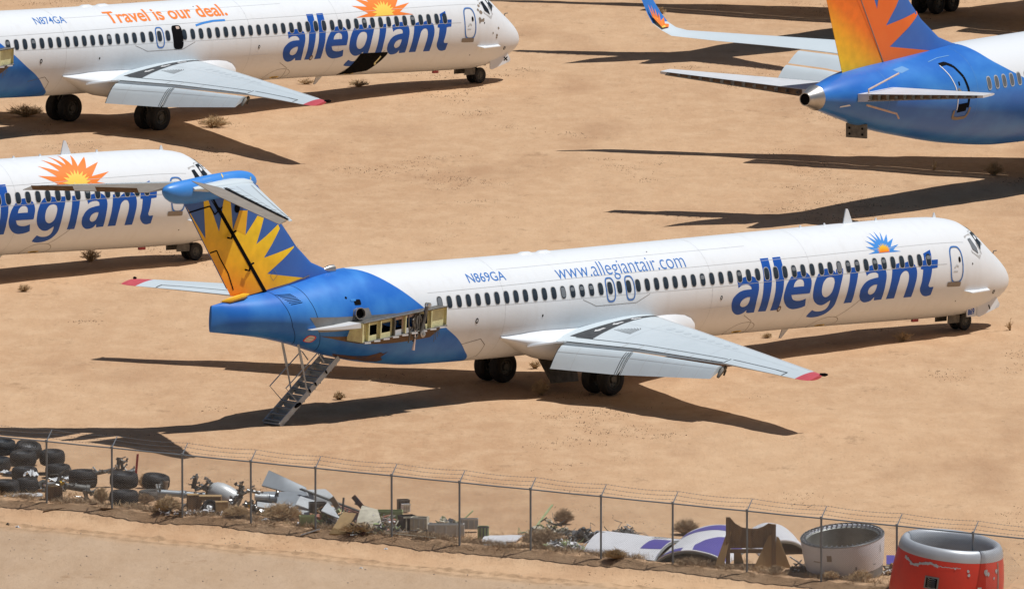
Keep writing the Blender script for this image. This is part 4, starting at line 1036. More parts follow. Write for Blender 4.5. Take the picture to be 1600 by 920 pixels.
# ------------------------------------------------------------------ ground
from mathutils import noise as mnoise
FA, FB = Vector((-15.27, 453.4, 0)), Vector((7.45, 436.8, 0))
FD = (FB - FA).normalized(); FN = Vector((FD.y, -FD.x, 0))      # FN points to the camera side of the fence
if FN.y > 0: FN = -FN
def ss(a, b, t):
    t = min(max((t - a) / (b - a), 0), 1); return t * t * (3 - 2 * t)
def ground_z(x, y):
    d = (x - FA.x) * FN.x + (y - FA.y) * FN.y
    u = (x - FA.x) * FD.x + (y - FA.y) * FD.y
    z = .06 * mnoise.noise(Vector((x / 9, y / 9, 0))) + .04 * mnoise.noise(Vector((x / 2.2, y / 2.2, 3))) + .014 * mnoise.noise(Vector((x / .7, y / .7, 6)))
    z += .24 * math.exp(-((x - 10.5) ** 2 + (y - 470.5) ** 2) / 36)
    z -= .32 * ss(-.05, .85, d + .2 * mnoise.noise(Vector((u / 3, 0, 9))))
    z += .06 * math.exp(-((d + .1) / .45) ** 2) * (1 + mnoise.noise(Vector((u / 1.1, d, 4))))
    for c, wob in ((-8.5, 1.3), (-10.3, 1.3), (-13.5, .8), (-15.2, .8), (-19.0, 2.0), (-20.8, 2.0)):
        w = d - c - wob * mnoise.noise(Vector((u / 14, c * .01, 8)))
        if -.8 < w < .8: z -= .028 * math.exp(-(w / .16) ** 2) * (.6 + .6 * mnoise.noise(Vector((u / 1.5, c, 2)))) ; z += .016 * math.exp(-((abs(w) - .3) / .1) ** 2)
    for x0, sl, c in ((3.0, .16, 495), (4.8, .16, 495), (-8, -.25, 520), (-6.2, -.25, 520), (8, .5, 545), (9.9, .5, 545)):
        w = x - x0 - sl * (y - c) - 1.5 * mnoise.noise(Vector((y / 22, x0 * .02, 5)))
        if -.8 < w < .8: z -= .03 * math.exp(-(w / .17) ** 2)
    if d > 1.5:
        w = d + .18 * mnoise.noise(Vector((u / 7, 1, 2)))
        z += .13 * math.exp(-((w - 3.05) / .18) ** 2) * (.8 + .7 * mnoise.noise(Vector((u / .6, 0, 0)))) + .08 * math.exp(-((w - 3.65) / .17) ** 2) * (.8 + .6 * mnoise.noise(Vector((u / .5, 0, 3))))
        z -= .04 * math.exp(-((w - 3.32) / .15) ** 2)
        for c in (6.3, 8.2, 9.4): z -= .03 * math.exp(-((w - c) / .3) ** 2)
    return z
def build_ground():
    xs = [-6000, -2000, -600, -200, -90, -60, -45] + [-36 + .5 * k for k in range(147)] + [46, 60, 90, 200, 600, 2000, 6000]
    ys = [-3000, -800, -200, 100, 250, 340, 390, 412] + [422 + .3 * k for k in range(160)] + [470 + .6 * k for k in range(330)] + [675, 700, 740, 800, 950, 1300, 2200, 5000, 12000]
    vs = []; fs = []
    for y in ys:
        for x in xs:
            f = 1 if (-37 < x < 38 and 415 < y < 672) else 0
            vs.append((x, y, ground_z(x, y) if f else (-.26 if (x - FA.x) * FN.x + (y - FA.y) * FN.y > 1 else 0)))
    nx = len(xs)
    for j in range(len(ys) - 1):
        for i in range(nx - 1): fs.append((j * nx + i, j * nx + i + 1, (j + 1) * nx + i + 1, (j + 1) * nx + i))
    me = bpy.data.meshes.new('ground'); me.from_pydata(vs, [], fs)
    me.polygons.foreach_set('use_smooth', [True] * len(me.polygons))
    m = bpy.data.materials.new('desert_sand'); m.use_nodes = True; nt = m.node_tree; L = nt.links; b = nt.nodes['Principled BSDF']
    b.inputs['Roughness'].default_value = .95; b.inputs['Specular IOR Level'].default_value = .1
    tc = nt.nodes.new('ShaderNodeTexCoord')
    def noise(scale, stretch, detail=6, rough=.6):
        mp = nt.nodes.new('ShaderNodeMapping'); mp.inputs['Scale'].default_value = stretch; L.new(tc.outputs['Object'], mp.inputs[0])
        n = nt.nodes.new('ShaderNodeTexNoise'); n.inputs['Scale'].default_value = scale; n.inputs['Detail'].default_value = detail; n.inputs['Roughness'].default_value = rough
        L.new(mp.outputs[0], n.inputs['Vector']); return n.outputs[0]
    def rng(v, a, b_, c, d):
        r = nt.nodes.new('ShaderNodeMapRange'); r.inputs['From Min'].default_value = a; r.inputs['From Max'].default_value = b_; r.inputs['To Min'].default_value = c; r.inputs['To Max'].default_value = d
        L.new(v, r.inputs[0]); return r.outputs[0]
    def mix(f, a, b_):
        x = nt.nodes.new('ShaderNodeMix'); x.data_type = 'RGBA'
        if isinstance(f, float): x.inputs[0].default_value = f
        else: L.new(f, x.inputs[0])
        for k, v in ((6, a), (7, b_)):
            if isinstance(v, tuple): x.inputs[k].default_value = (*v, 1)
            else: L.new(v, x.inputs[k])
        return x.outputs[2]
    c = mix(rng(noise(.06, (1, .30, 1), 7, .62), .36, .66, 0, 1), SAND_A, SAND_B)
    c = mix(rng(noise(.9, (1, .5, 1), 8, .7), .42, .72, 0, .75), c, SAND_C)
    c = mix(rng(noise(.35, (.6, .22, 1), 4, .5), .56, .72, 0, .55), c, SAND_D)
    # fine dark specks of stubble and pebbles
    c = mix(rng(noise(7.0, (.7, .35, 1), 3, .6), .66, .74, 0, .55), c, (.19, .125, .075))
    # road on the camera side of the fence: trodden, greyer dust
    sp = nt.nodes.new('ShaderNodeVectorMath'); sp.operation = 'DOT_PRODUCT'; sp.inputs[1].default_value = tuple(FN); L.new(tc.outputs['Object'], sp.inputs[0])
    off = FA.dot(FN)
    wob = nt.nodes.new('ShaderNodeMath'); wob.operation = 'ADD'; L.new(sp.outputs['Value'], wob.inputs[0]); L.new(rng(noise(.3, (1, 1, 1), 5), 0, 1, -.5, .5), wob.inputs[1])
    road = rng(wob.outputs[0], off + 3.2, off + 4.3, 0, .8)
    c = mix(road, c, mix(rng(noise(.8, (1, .3, 1), 8, .7), .35, .7, 0, 1), ROAD_A, ROAD_B))
    # loose darker spoil thrown up in a windrow along the road edge
    def band(a, b_, c_, d_):
        m1 = rng(wob.outputs[0], off + a, off + b_, 0, 1); m2 = rng(wob.outputs[0], off + c_, off + d_, 1, 0)
        q = nt.nodes.new('ShaderNodeMath'); q.operation = 'MULTIPLY'; L.new(m1, q.inputs[0]); L.new(m2, q.inputs[1])
        q2 = nt.nodes.new('ShaderNodeMath'); q2.operation = 'MULTIPLY'; L.new(q.outputs[0], q2.inputs[0]); L.new(rng(noise(3.0, (1, 1, 1), 6, .7), .35, .6, .15, .75), q2.inputs[1]); return q2.outputs[0]
    c = mix(band(2.75, 2.95, 3.15, 3.35), c, (.27, .175, .10)); c = mix(band(3.5, 3.65, 3.8, 3.95), c, (.33, .22, .13))
    # trodden brown patches of broken crust
    c = mix(rng(noise(1.5, (.45, .22, 1), 9, .75), .585, .66, 0, .5), c, (.30, .185, .105))
    # brown organic litter under the fence
    litter = rng(wob.outputs[0], off - 1.6, off - .3, 0, 1)
    l2 = rng(wob.outputs[0], off - .05, off + .35, 1, 0)
    ml = nt.nodes.new('ShaderNodeMath'); ml.operation = 'MULTIPLY'; L.new(litter, ml.inputs[0]); L.new(l2, ml.inputs[1])
    ml2 = nt.nodes.new('ShaderNodeMath'); ml2.operation = 'MULTIPLY'; L.new(ml.outputs[0], ml2.inputs[0]); L.new(rng(noise(2.2, (1, 1, 1), 7, .7), .40, .6, 0, .85), ml2.inputs[1])
    c = mix(ml2.outputs[0], c, (.20, .125, .07))
    L.new(c, b.inputs['Base Color'])
    bp = nt.nodes.new('ShaderNodeBump'); bp.inputs['Distance'].default_value = .09; bp.inputs['Strength'].default_value = .8
    ad = nt.nodes.new('ShaderNodeMath'); ad.operation = 'ADD'; L.new(noise(2.2, (1, .8, 1), 9, .68), ad.inputs[0]); L.new(rng(noise(.7, (1, .25, 1), 6, .6), 0, 1, 0, 1.6), ad.inputs[1]); L.new(ad.outputs[0], bp.inputs['Height'])
    L.new(bp.outputs[0], b.inputs['Normal'])
    me.materials.append(m)
    o = new_obj('ground', me); tag(o, kind='structure')
SAND_A = (.485, .300, .173); SAND_B = (.572, .375, .224); SAND_C = (.635, .437, .272); SAND_D = (.385, .225, .128)
ROAD_A = (.47, .35, .245); ROAD_B = (.39, .275, .18)
build_ground()

# ------------------------------------------------------------------ the stored twin jets
def airliner(label, loc, heading, pitch, roll, lift, cfg, cat='airliner', group='stored white and blue airliners'):
    root = thing('airliner', label, cat, (loc[0], loc[1], lift), (roll, pitch, heading), group)
    build_md(root, cfg, lift, pitch, roll)
    return root
main = airliner('whole white airliner with blue tail, yellow sunburst fin and lowered rear stairs', (1.2707, 482.9324), .829, .0334, .019, 0.0, dict(
    paint='fuselage_paint', letters=(0, 1.0), lk=1.0, sun=(16.05, 1.068, 1.0, 'bright_blue', 'sun_core'), seed=3, stairs=True, fin_no='869',
    texts=[('www.allegiantair.com', -1.22, 5.50, 1.005, 1.12, -.008, 'thin_blue', .12, .004), ('N869GA', -5.74, -3.82, .905, 1.06, .005, 'thin_blue', .14, 0)]))
second = airliner('white airliner at upper left with orange travel slogan and open belly hatch', (-16.5766, 566.3585), .8211, .036, .012, .15, dict(
    paint='fuselage_paint_b', letters=(-.1, .912), lk=1.0, la=.02, sun=(14.75, 1.14, 1.95, 'decal_orange', 'decal_yellow'), seed=9, blinds=.05, open_exit=True, cargo=True, gear_door=False, both_doors=False, cross=True,
    texts=[('Travel is our deal.', -1.35, 5.62, .868, 1.0, .018, 'decal_orange', 0, .004), ('N874GA', -5.50, -3.72, .78, 1.2, .004, 'thin_blue', .12, 0)],
    swoosh=[(3.5, 1.075), (4.0, 1.02), (4.6, .985), (5.3, .985)]))
hd3 = .745
g3 = ray_ground(299, 405.5)
third = airliner('white airliner at left edge with orange sun, its nose behind the sunburst fin', (g3.x - 22.07 * math.cos(hd3), g3.y - 22.07 * math.sin(hd3)), hd3, .03, .01, 0.0, dict(
    paint='fuselage_paint', letters=(0, .875), lk=.98, sun=(15.0, 1.13, 1.95, 'decal_orange', 'decal_yellow'), seed=5, blinds=.1, gear_door=False, fin_no='871' if False else None))

# ------------------------------------------------------------------ the larger blue-tailed jets (x = 0 at the tail cone tip)
BD = [(-.12, 5.18, 4.78, .20, 4.98), (.0, 5.22, 4.74, .24, 4.98), (.8, 5.46, 4.45, .56, 4.95), (2.5, 5.80, 3.92, 1.0, 4.88), (4.2, 5.96, 3.42, 1.30, 4.8), (6.07, 6.08, 3.02, 1.56, 4.65), (9.6, 6.25, 2.40, 1.82, 4.45), (13, 6.28, 2.06, 1.88, 4.3), (17, 6.28, 1.98, 1.88, 4.25), (39, 6.28, 1.98, 1.88, 4.25), (43, 6.0, 2.05, 1.65, 4.0), (45.5, 5.2, 2.35, 1.15, 3.8), (46.7, 4.3, 2.9, .5, 3.6), (46.95, 3.62, 3.5, .05, 3.55)]
ev_bd = mk(BD)
BLE = [(1.0, 28.2, 2.7), (1.9, 27.4, 2.95), (8, 23.9, 4.1), (13.2, 21.3, 4.56), (18.8, 19.0, 4.87)]
BTE = [(1.0, 19.9, 2.5), (1.9, 19.9, 2.7), (8, 19.75, 3.9), (12, 19.6, 4.33), (13.8, 19.3, 4.45), (17, 18.55, 4.60), (18.8, 17.85, 4.76)]
def bwing_rings(side):
    ys = [1.0, 1.9, 4, 6, 8, 10, 12, 13.2, 15, 17, 18.8]; cs = [0, .015, .05, .12, .25, .42, .62, .82, 1]
    rg = []
    for y in ys:
        lx, lz = lerp_t(BLE, y); tx, tz = lerp_t(BTE, y); f = (y - 1) / 17.8
        tu = .42 * (1 - f) + .07 * f; tl = .5 * (1 - f) + .07 * f
        def p(c, u):
            s_ = 2.4 * math.sqrt(c) * (1 - c); return Vector((lx + (tx - lx) * c, -side * y, lz + (tz - lz) * c + (tu * s_ if u > 0 else -tl * s_ - .06 * c * (1 - f))))
        rg.append([p(c, 1) for c in cs] + [p(c, -1) for c in cs[::-1][:-1]])
    # blended winglet
    for y, z, lx, tx, tt in ((19.25, 4.98, 18.85, 17.75, .05), (19.6, 5.22, 18.7, 17.7, .05), (19.85, 5.6, 18.55, 17.68, .045), (20.1, 6.2, 18.3, 17.6, .04), (20.35, 6.9, 18.0, 17.45, .035), (20.5, 7.35, 17.75, 17.3, .03)):
        up = Vector((0, 0, 1)) if y < 19.3 else Vector((0, side * .8, .5)) if y < 19.7 else Vector((0, side, .15))
        rg.append([Vector((lx + (tx - lx) * c, -side * y, z)) + up * (tt * 2.2 * math.sqrt(c) * (1 - c)) for c in cs] + [Vector((lx + (tx - lx) * c, -side * y, z)) - up * (tt * 2.2 * math.sqrt(c) * (1 - c)) for c in cs[::-1][:-1]])
    return rg
FINB = [(5.2, 11.6), (6.22, 10.4), (6.29, 9.95), (6.6, 9.0), (7.4, 7.78), (8.23, 6.9), (13.2, 2.3)]
def bfin(z): return lerp_t([(a, b_) for a, b_ in FINB], z)[0], 4.9 - .59 * (z - 5.96), 2.33 - .372 * (z - 5.81)
def bhalf(x, z):
    le, hg, te = bfin(z); th = .30 - .022 * (z - 5)
    if x > hg: c = min(max((le - x) / (le - hg), 0), 1); return th * min(1, math.sqrt(c / .4 + 1e-6)) * (1 - .25 * c)
    return th * .75 * (1 - .95 * min(max((hg - x) / (hg - te), 0), 1))
def build_big(root, elevators=False):
    T = []
    def xs(t): return -.12 + 47.07 * (t ** 1.15)
    mb = MB(); mb.loft(fus_mesh(ev_bd, 0, 0, 130, 60, xs)); fus = part('fuselage', mb, ['big_paint'], root, smooth=60, weld=True)
    ap = MB(); T_ = Matrix.Translation((-.14, 0, 4.98)) @ Matrix.Rotation(-PI / 2, 4, 'Y')
    ap.lathe([(.50, -.62), (.40, -.40), (.30, -.1), (.255, .06), (.225, .06), (.21, -.1)], 24, T_); apo = part('exhaust_cone', ap, ['bare_metal'], fus)
    am = MB(); am.lathe([(.235, .02), (.001, .021)], 20, T_); part('exhaust_mouth', am, ['dark_gap'], apo, smooth=0)
    # windows, door, marks
    w_ = MB(); pane_patch(w_, ev_bd, 20.0, 1.30, .30, .46, .006, 0); pane_patch(w_, ev_bd, 20.0, 1.30, .24, .39, .011, 1)
    wm = w_.mesh('cabin_window', ['frame_grey', 'dusty_glass'], 0)
    for v in wm.vertices: v.co.x -= 20.0
    for i in range(34):
        x = 9.91 + .5175 * i; z, y = 4.84 + (.0 if x > 13 else 0), 0
        zt, zb, hw, zw = ev_bd(x); a = math.acos(min(1, (4.84 - zw) / (zt - zw))); p = SP(ev_bd, x, a); p0 = SP(ev_bd, 20, 1.30)
        o = new_obj('cabin_window', wm, fus); o.location = (x, p[1] - p0[1], p[2] - p0[2]); 
    def ang(x, z):
        zt, zb, hw, zw = ev_bd(x); h = (zt - zw) if z > zw else (zw - zb); return math.acos(max(-1, min(1, (z - zw) / h)))
    d = MB()
    def zpoly(L, off, m):
        k = [SP(ev_bd, x, ang(x, z), off) for x, z in L]; d.add(k, [tuple(range(len(k)))], m)
    def zstrip(L, t, off, m):
        for (x0, z0), (x1, z1) in zip(L[:-1], L[1:]):
            n = 8
            for q in range(n):
                f, g_ = q / n, (q + 1) / n
                a = Vector((x0 + (x1 - x0) * f, z0 + (z1 - z0) * f)); b_ = Vector((x0 + (x1 - x0) * g_, z0 + (z1 - z0) * g_)); e = (b_ - a).normalized(); nn = Vector((-e.y, e.x)) * t / 2
                d.add([SP(ev_bd, p.x, ang(p.x, p.y), off) for p in (a + nn, a - nn, b_ - nn, b_ + nn)], [(0, 1, 2, 3)], m)
    def flush(name, mats):
        nonlocal d
        o_ = part(name, d, mats, fus, smooth=0); d = MB(); return o_
    PAL = ['dark_gap', 'white_paint', 'bare_metal', 'sill_brown', 'faded_blue', 'tail_blue']
    zstrip([(7.35, 5.72), (7.75, 5.75), (8.05, 5.62), (8.35, 5.2), (8.5, 4.7), (8.52, 4.3), (8.5, 4.0)], .12, .012, 0); zpoly([(7.9, 4.18), (8.45, 4.2), (8.42, 3.88), (7.9, 3.84)], .012, 0); flush('door_gap', PAL)
    zstrip([(7.32, 5.70), (7.55, 5.3), (7.72, 4.85), (7.82, 4.4), (7.85, 3.95)], .05, .012, 1); flush('door_edge', PAL)
    zstrip([(7.7, 3.95), (7.72, 3.66), (8.0, 3.60), (8.5, 3.62), (8.62, 3.8), (8.64, 4.0)], .12, .014, 3); flush('door_sill', PAL)
    zpoly([(7.92, 5.05), (8.0, 5.05), (8.0, 4.9), (7.92, 4.9)], .014, 0); flush('door_window', PAL)
    zstrip([(7.85, 4.8), (8.15, 4.5)], .1, .014, 2); flush('door_handle', PAL)
    zpoly([(1.3, 4.62), (1.7, 4.66), (1.8, 4.60), (1.3, 4.57)], .012, 1); flush('drain_fitting', PAL)
    zpoly([(4.6, 5.75), (5.3, 5.83), (5.5, 5.7), (4.9, 5.6)], .006, 4); flush('access_patch', PAL)
    zstrip([(6.9, 5.86), (7.6, 5.95), (8.4, 5.98)], .02, .010, 4); flush('rain_gutter', PAL)
    for x in (3.8, 9.1): line_on(d, ev_bd, [(x, .1), (x, 2.9)], .012, .006, 4, 20)
    flush('skin_joints', PAL)
    td = MB(); td.box((3.35, 0, 3.45), (.08, .95, .55)); td.box((3.45, 0, 3.75), (.3, .6, .2))
    for yy in (-.3, .3):
        for zz in (3.32, 3.55): td.lathe([(.05, 0), (.001, 0)], 8, Matrix.Translation((3.29, yy, zz)) @ Matrix.Rotation(-PI / 2, 4, 'Y'), 1)
    part('tail_bracket', td, ['gear_steel', 'dark_gap'], fus, smooth=0)
    zs = [5.6, 6.22, 6.29, 6.6, 7.0, 7.4, 7.8, 8.23, 9.5, 11, 12.5, 13.2]; fr, rr = [], []
    for z in zs:
        le, hg, te = bfin(z); cs = [0, .03, .08, .18, .35, .55, .8, 1]
        up = [le + (hg + .04 - le) * c for c in cs]; ur = [hg - .03] + [hg + (te - hg) * c for c in (.35, .7, 1)]
        fr.append([Vector((x, -bhalf(x, z), z)) for x in up] + [Vector((x, bhalf(x, z), z)) for x in up[::-1][:-1]])
        rr.append([Vector((x, -bhalf(x, z), z)) for x in ur] + [Vector((x, bhalf(x, z), z)) for x in ur[::-1]])
    mb = MB(); mb.loft(fr); fin = part('tail_fin', mb, ['tail_blue'], root, smooth=50)
    mb = MB(); mb.loft(rr); part('rudder', mb, ['burst_orange'], root, smooth=50)
    BO = [(3.13 - .02, 8.55), (2.7, 9.3), (1.0, 12.2), (1.6, 12.2), (2.3, 10.6), (2.7, 12.0), (3.1, 10.0), (3.7, 10.9), (3.8, 9.4), (4.45, 8.08), (4.75, 9.6), (5.28, 8.37), (6.4, 8.75), (5.04, 7.39), (7.45, 7.75), (7.5, 7.65), (5.29, 6.55), (8.4, 6.12), (7.0, 5.9), (4.9, 5.9)]
    wrap('sunburst', flat_mesh([BO]), lambda u, v: Vector((u, -(bhalf(u, v) + .008), v)), ['decal_orange_deep'], fin, (.25, .25))
    g_ = MB()
    for k in range(10):
        z0, z1 = 5.7 + k * .75, 5.7 + (k + 1) * .75
        h0, h1 = bfin(z0)[1], bfin(z1)[1]
        g_.quad((h0, -(bhalf(h0, z0) + .015), z0), (h0 - .05, -(bhalf(h0, z0) + .015), z0), (h1 - .05, -(bhalf(h1, z1) + .015), z1), (h1, -(bhalf(h1, z1) + .015), z1))
    part('fin_joints', g_, ['seam'], fin, smooth=0)
    for side in (1, -1):
        rg = []; cs = [0, .02, .08, .2, .45, .75, 1]
        LE = [(.6, 4.75, 4.98), (7.5, 1.65, 5.50)]; TE = [(.6, 2.15, 4.86), (7.5, .85, 5.46)]
        def pt(y, c, u, th=.16):
            lx, lz = lerp_t(LE, y); tx, tz = lerp_t(TE, y); f = (y - .6) / 6.9; t = th * (1 - f * .7)
            s_ = min(1, math.sqrt(c / .15)); return Vector((lx + (tx - lx) * c, -side * y, lz + (tz - lz) * c + u * t * s_))
        for y in (.6, 2, 3.5, 5, 6.5, 7.3, 7.5): rg.append([pt(y, c, 1) for c in cs] + [pt(y, c, -1) for c in cs[::-1][:-1]])
        mb = MB(); mb.loft(rg); hs = part('horizontal_stabiliser', mb, ['white_panel'], root, smooth=50)
        ss_ = MB(); n = 12; rnd5 = random.Random(4 + side)
        for k in range(n + 1):       # hinge ribs left standing where the elevator is gone
            y = 1.7 + (7.1 - 1.7) * k / n; c = pt(y, 1, 0); t = .13 * (1 - (y - .6) / 6.9 * .6)
            t *= rnd5.uniform(.5, 1.05)
            ss_.add([c + Vector((0, 0, t)), c + Vector((-.22 * rnd5.uniform(.5, 1), 0, t * .9)), c + Vector((-.20, 0, -t * .6)), c + Vector((0, 0, -t)), c + Vector((0, .035, t)), c + Vector((-.22, .035, t * .9)), c + Vector((-.20, .035, -t * .6)), c + Vector((0, .035, -t))], [(0, 1, 2, 3), (7, 6, 5, 4), (0, 4, 5, 1), (1, 5, 6, 2), (2, 6, 7, 3)], 1)
        a, b_ = pt(1.6, 1, 0), pt(7.2, 1, 0)
        ss_.quad(a + Vector((-.012, 0, .12)), b_ + Vector((-.012, 0, .05)), b_ + Vector((-.012, 0, -.05)), a + Vector((-.012, 0, -.12)), 2)
        ss_.tube([a + Vector((-.2, 0, -.10)), b_ + Vector((-.15, 0, -.04))], .02, 5, 1)
        part('open_spar', ss_, ['dark_gap', 'gear_steel', 'grime'], hs, smooth=0)
        lg = MB(); a, b_ = pt(2.0, .02, .9), pt(6.3, .02, .9); n = 30
        for k in range(n):
            f = k / n; p = a + (b_ - a) * f; q = a + (b_ - a) * (f + .8 / n); lg.quad(p + Vector((.02, 0, .03)), q + Vector((.02, 0, .03)), q + Vector((-.10, 0, .05)), p + Vector((-.10, 0, .05)))
        part('stripped_edge', lg, ['primer_dark_green'], hs, smooth=0)
        sl_ = MB()
        if side == 1:
            sl_.tube([(3.9, -1.58, 5.72), (2.2, -1.32, 5.22), (2.15, -1.4, 5.0)], .04, 6); sl_.tube([(2.2, -1.25, 4.62), (3.7, -1.62, 4.18), (3.8, -1.66, 3.98)], .04, 6)
            part('cut_frame', sl_, ['pink_primer'], root)
        mb = MB(); mb.loft(bwing_rings(side)); wg = part('wing', mb, ['wing_grey'], root, smooth=50)
        # painted winglet skin
        wl = MB(); rg = bwing_rings(side)[-5:]
        for r_ in rg: pass
        def blow(r_):
            c = sum(r_, Vector()) / len(r_); return [c + (p - c) * 1.02 + (p - c).normalized() * .012 for p in r_]
        wl.loft([blow(r_) for r_ in rg]); wlo = part('winglet', wl, ['bright_winglet'], wg, smooth=50)
        # small sun on the inboard face of the winglet
        sn = MB()
        def wp(u, v):   # u across chord 0..1 from leading edge, v height
            ys_ = [19.25, 19.6, 19.85, 20.1, 20.35]; zs_ = [4.98, 5.22, 5.6, 6.2, 6.9]; lx = [18.85, 18.7, 18.55, 18.3, 18.0]; tx = [17.75, 17.7, 17.68, 17.6, 17.45]
            i = 0
            while i < 3 and v > zs_[i + 1]: i += 1
            f = (v - zs_[i]) / (zs_[i + 1] - zs_[i]); Y = ys_[i] + f * (ys_[i + 1] - ys_[i]); l = lx[i] + f * (lx[i + 1] - lx[i]); t = tx[i] + f * (tx[i + 1] - tx[i])
            return Vector((l + (t - l) * u, -side * (Y - .085), v + .05))
        for sc_, m_, o_ in ((1, 0, 0), (.5, 1, .01)):
            for k in range(6):
                a = .1 + k * .27; cx, cz = .93, 5.02; L_ = (.95 if k not in (0,) else .75) * sc_
                tip = (cx - math.cos(a) * L_ * .85, cz + math.sin(a) * L_ * .95 + .02); b0 = (cx - math.cos(a - .16) * .42 * sc_, cz + math.sin(a - .16) * .40 * sc_ + .02); b1 = (cx - math.cos(a + .16) * .42 * sc_, cz + math.sin(a + .16) * .40 * sc_ + .02)
                sn.add([wp(max(0, q[0]), max(5.0, q[1])) + Vector((0, side * o_, 0)) for q in ((cx, cz), b0, tip, b1)], [(0, 1, 2, 3)], m_)
        part('winglet_sun', sn, ['decal_orange', 'decal_yellow'], wlo, smooth=0)
        # double flaps
        for (o0, z0, o1, z1, nm) in ((.06, -.10, .95, -.50, 'flap'), (.98, -.58, 1.75, -1.12, 'flap')):
            rg = []
            for k in range(8):
                y = 2.2 + 11.3 * k / 7; tx, tz = lerp_t(BTE, y); sc_ = 1 + .1 * (1 - k / 7)
                a = Vector((tx - o0 * sc_, -side * y, tz + z0 * sc_)); b_ = Vector((tx - o1 * sc_, -side * y, tz + z1 * sc_)); ax = (b_ - a).normalized(); nr = Vector((ax.z, 0, -ax.x)); nr = nr if nr.z > 0 else -nr; ch = (b_ - a).length
                rg.append([a + ax * (c * ch) + nr * (t * .11 * ch) for c, t in ((0, .0), (.03, .5), (.15, 1), (.45, .9), (.8, .4), (1, .03), (.7, -.2), (.3, -.5), (.06, -.5))])
            mb = MB(); mb.loft(rg); part(nm, mb, ['flap_grey'], root, smooth=50)
        for y in (4.5, 8.5):
            tx, tz = lerp_t(BTE, y); cf = MB(); n = 8
            cf.loft([[Vector((tx + 1.6 - 3.0 * t, -side * y, tz - .42 + .12 * t)) + Vector((0, math.cos(q) * .13 * s1, math.sin(q) * .2 * s1)) for q in [2 * PI * j / 10 for j in range(10)]] for t, s1 in ((0, .1), (.2, .8), (.5, 1), (.8, .7), (1, .1))])
            part('flap_track_fairing', cf, ['wing_grey'], wg)
        g = thing_part('main_gear', root)
        for xx in (23.45, 24.6):
            for dy in (-.42, .42): wheel(g, 'wheel', Vector((xx, -side * 3.66 + dy, .51)), .51, .38)
        s_ = MB(); s_.tube([(23.45, -side * 3.66, .51), (24.6, -side * 3.66, .51)], .13, 8); s_.tube([(24.0, -side * 3.66, .55), (24.1, -side * 3.4, 2.4)], .2, 10); s_.tube([(24.0, -side * 3.66, 1.3), (24.1, -side * 1.2, 2.3)], .08, 8)
        part('strut', s_, ['gear_steel'], g)
        dr = MB(); dr.box((24.7, -side * 1.15, 1.55), (1.9, .05, 1.3), rot=Matrix.Rotation(side * .15, 3, 'X')); part('gear_door', dr, ['primer_grey'], g, smooth=0)
    g = thing_part('nose_gear', root)
    for dy in (-.25, .25): wheel(g, 'wheel', Vector((42.0, dy, .4)), .4, .28)
    s_ = MB(); s_.tube([(42, 0, .4), (42.1, 0, 2.4)], .1, 8); part('strut', s_, ['gear_steel'], g)
    return fus
def big_mat():
    m = bpy.data.materials.new('big_paint'); m.use_nodes = True; nt = m.node_tree; L = nt.links; b = nt.nodes['Principled BSDF']; b.inputs['Roughness'].default_value = .34
    tc = nt.nodes.new('ShaderNodeTexCoord'); sx = nt.nodes.new('ShaderNodeSeparateXYZ'); L.new(tc.outputs['Object'], sx.inputs[0])
    def mr(v, a, b_, c, d_):
        r = nt.nodes.new('ShaderNodeMapRange'); r.inputs['From Min'].default_value = a; r.inputs['From Max'].default_value = b_; r.inputs['To Min'].default_value = c; r.inputs['To Max'].default_value = d_; L.new(v, r.inputs[0]); return r.outputs[0]
    # boundary falls forward: x_b grows as z drops
    fc = nt.nodes.new('ShaderNodeFloatCurve'); cv = fc.mapping.curves[0]
    P_ = [(1.8, 24.0), (2.6, 21.0), (3.6, 16.0), (4.4, 13.4), (4.94, 12.1), (5.4, 11.1), (5.68, 10.6), (5.95, 10.3), (6.2, 10.1), (6.5, 10.0)]
    cv.points[0].location = ((P_[0][0] - 1.8) / 4.7, (P_[0][1] - 9) / 15); cv.points[1].location = (1, (P_[-1][1] - 9) / 15)
    for z, x in P_[1:-1]: cv.points.new((z - 1.8) / 4.7, (x - 9) / 15)
    fc.mapping.update(); L.new(mr(sx.outputs[2], 1.8, 6.5, 0, 1), fc.inputs[1])
    xb = nt.nodes.new('ShaderNodeMath'); xb.operation = 'MULTIPLY_ADD'; L.new(fc.outputs[0], xb.inputs[0]); xb.inputs[1].default_value = 15; xb.inputs[2].default_value = 9
    df = nt.nodes.new('ShaderNodeMath'); df.operation = 'SUBTRACT'; L.new(xb.outputs[0], df.inputs[0]); L.new(sx.outputs[0], df.inputs[1])
    n = nt.nodes.new('ShaderNodeTexNoise'); n.inputs['Scale'].default_value = .8; n.inputs['Detail'].default_value = 6; mp = nt.nodes.new('ShaderNodeMapping'); mp.inputs['Scale'].default_value = (.5, .6, .9); L.new(tc.outputs['Object'], mp.inputs[0]); L.new(mp.outputs[0], n.inputs['Vector'])
    bm_ = nt.nodes.new('ShaderNodeMix'); bm_.data_type = 'RGBA'; bm_.inputs[6].default_value = (.022, .15, .54, 1); bm_.inputs[7].default_value = (.085, .34, .78, 1); L.new(mr(n.outputs[0], .42, .70, 0, .6), bm_.inputs[0])
    x = nt.nodes.new('ShaderNodeMix'); x.data_type = 'RGBA'; L.new(mr(df.outputs[0], 0, .03, 0, 1), x.inputs[0]); x.inputs[6].default_value = (.755, .79, .82, 1); L.new(bm_.outputs[2], x.inputs[7]); L.new(x.outputs[2], b.inputs['Base Color'])
    MATS['big_paint'] = m
big_mat()
mat('dusty_glass', (.16, .17, .18), .4, var=.8, vscale=4, col2=(.07, .08, .09))
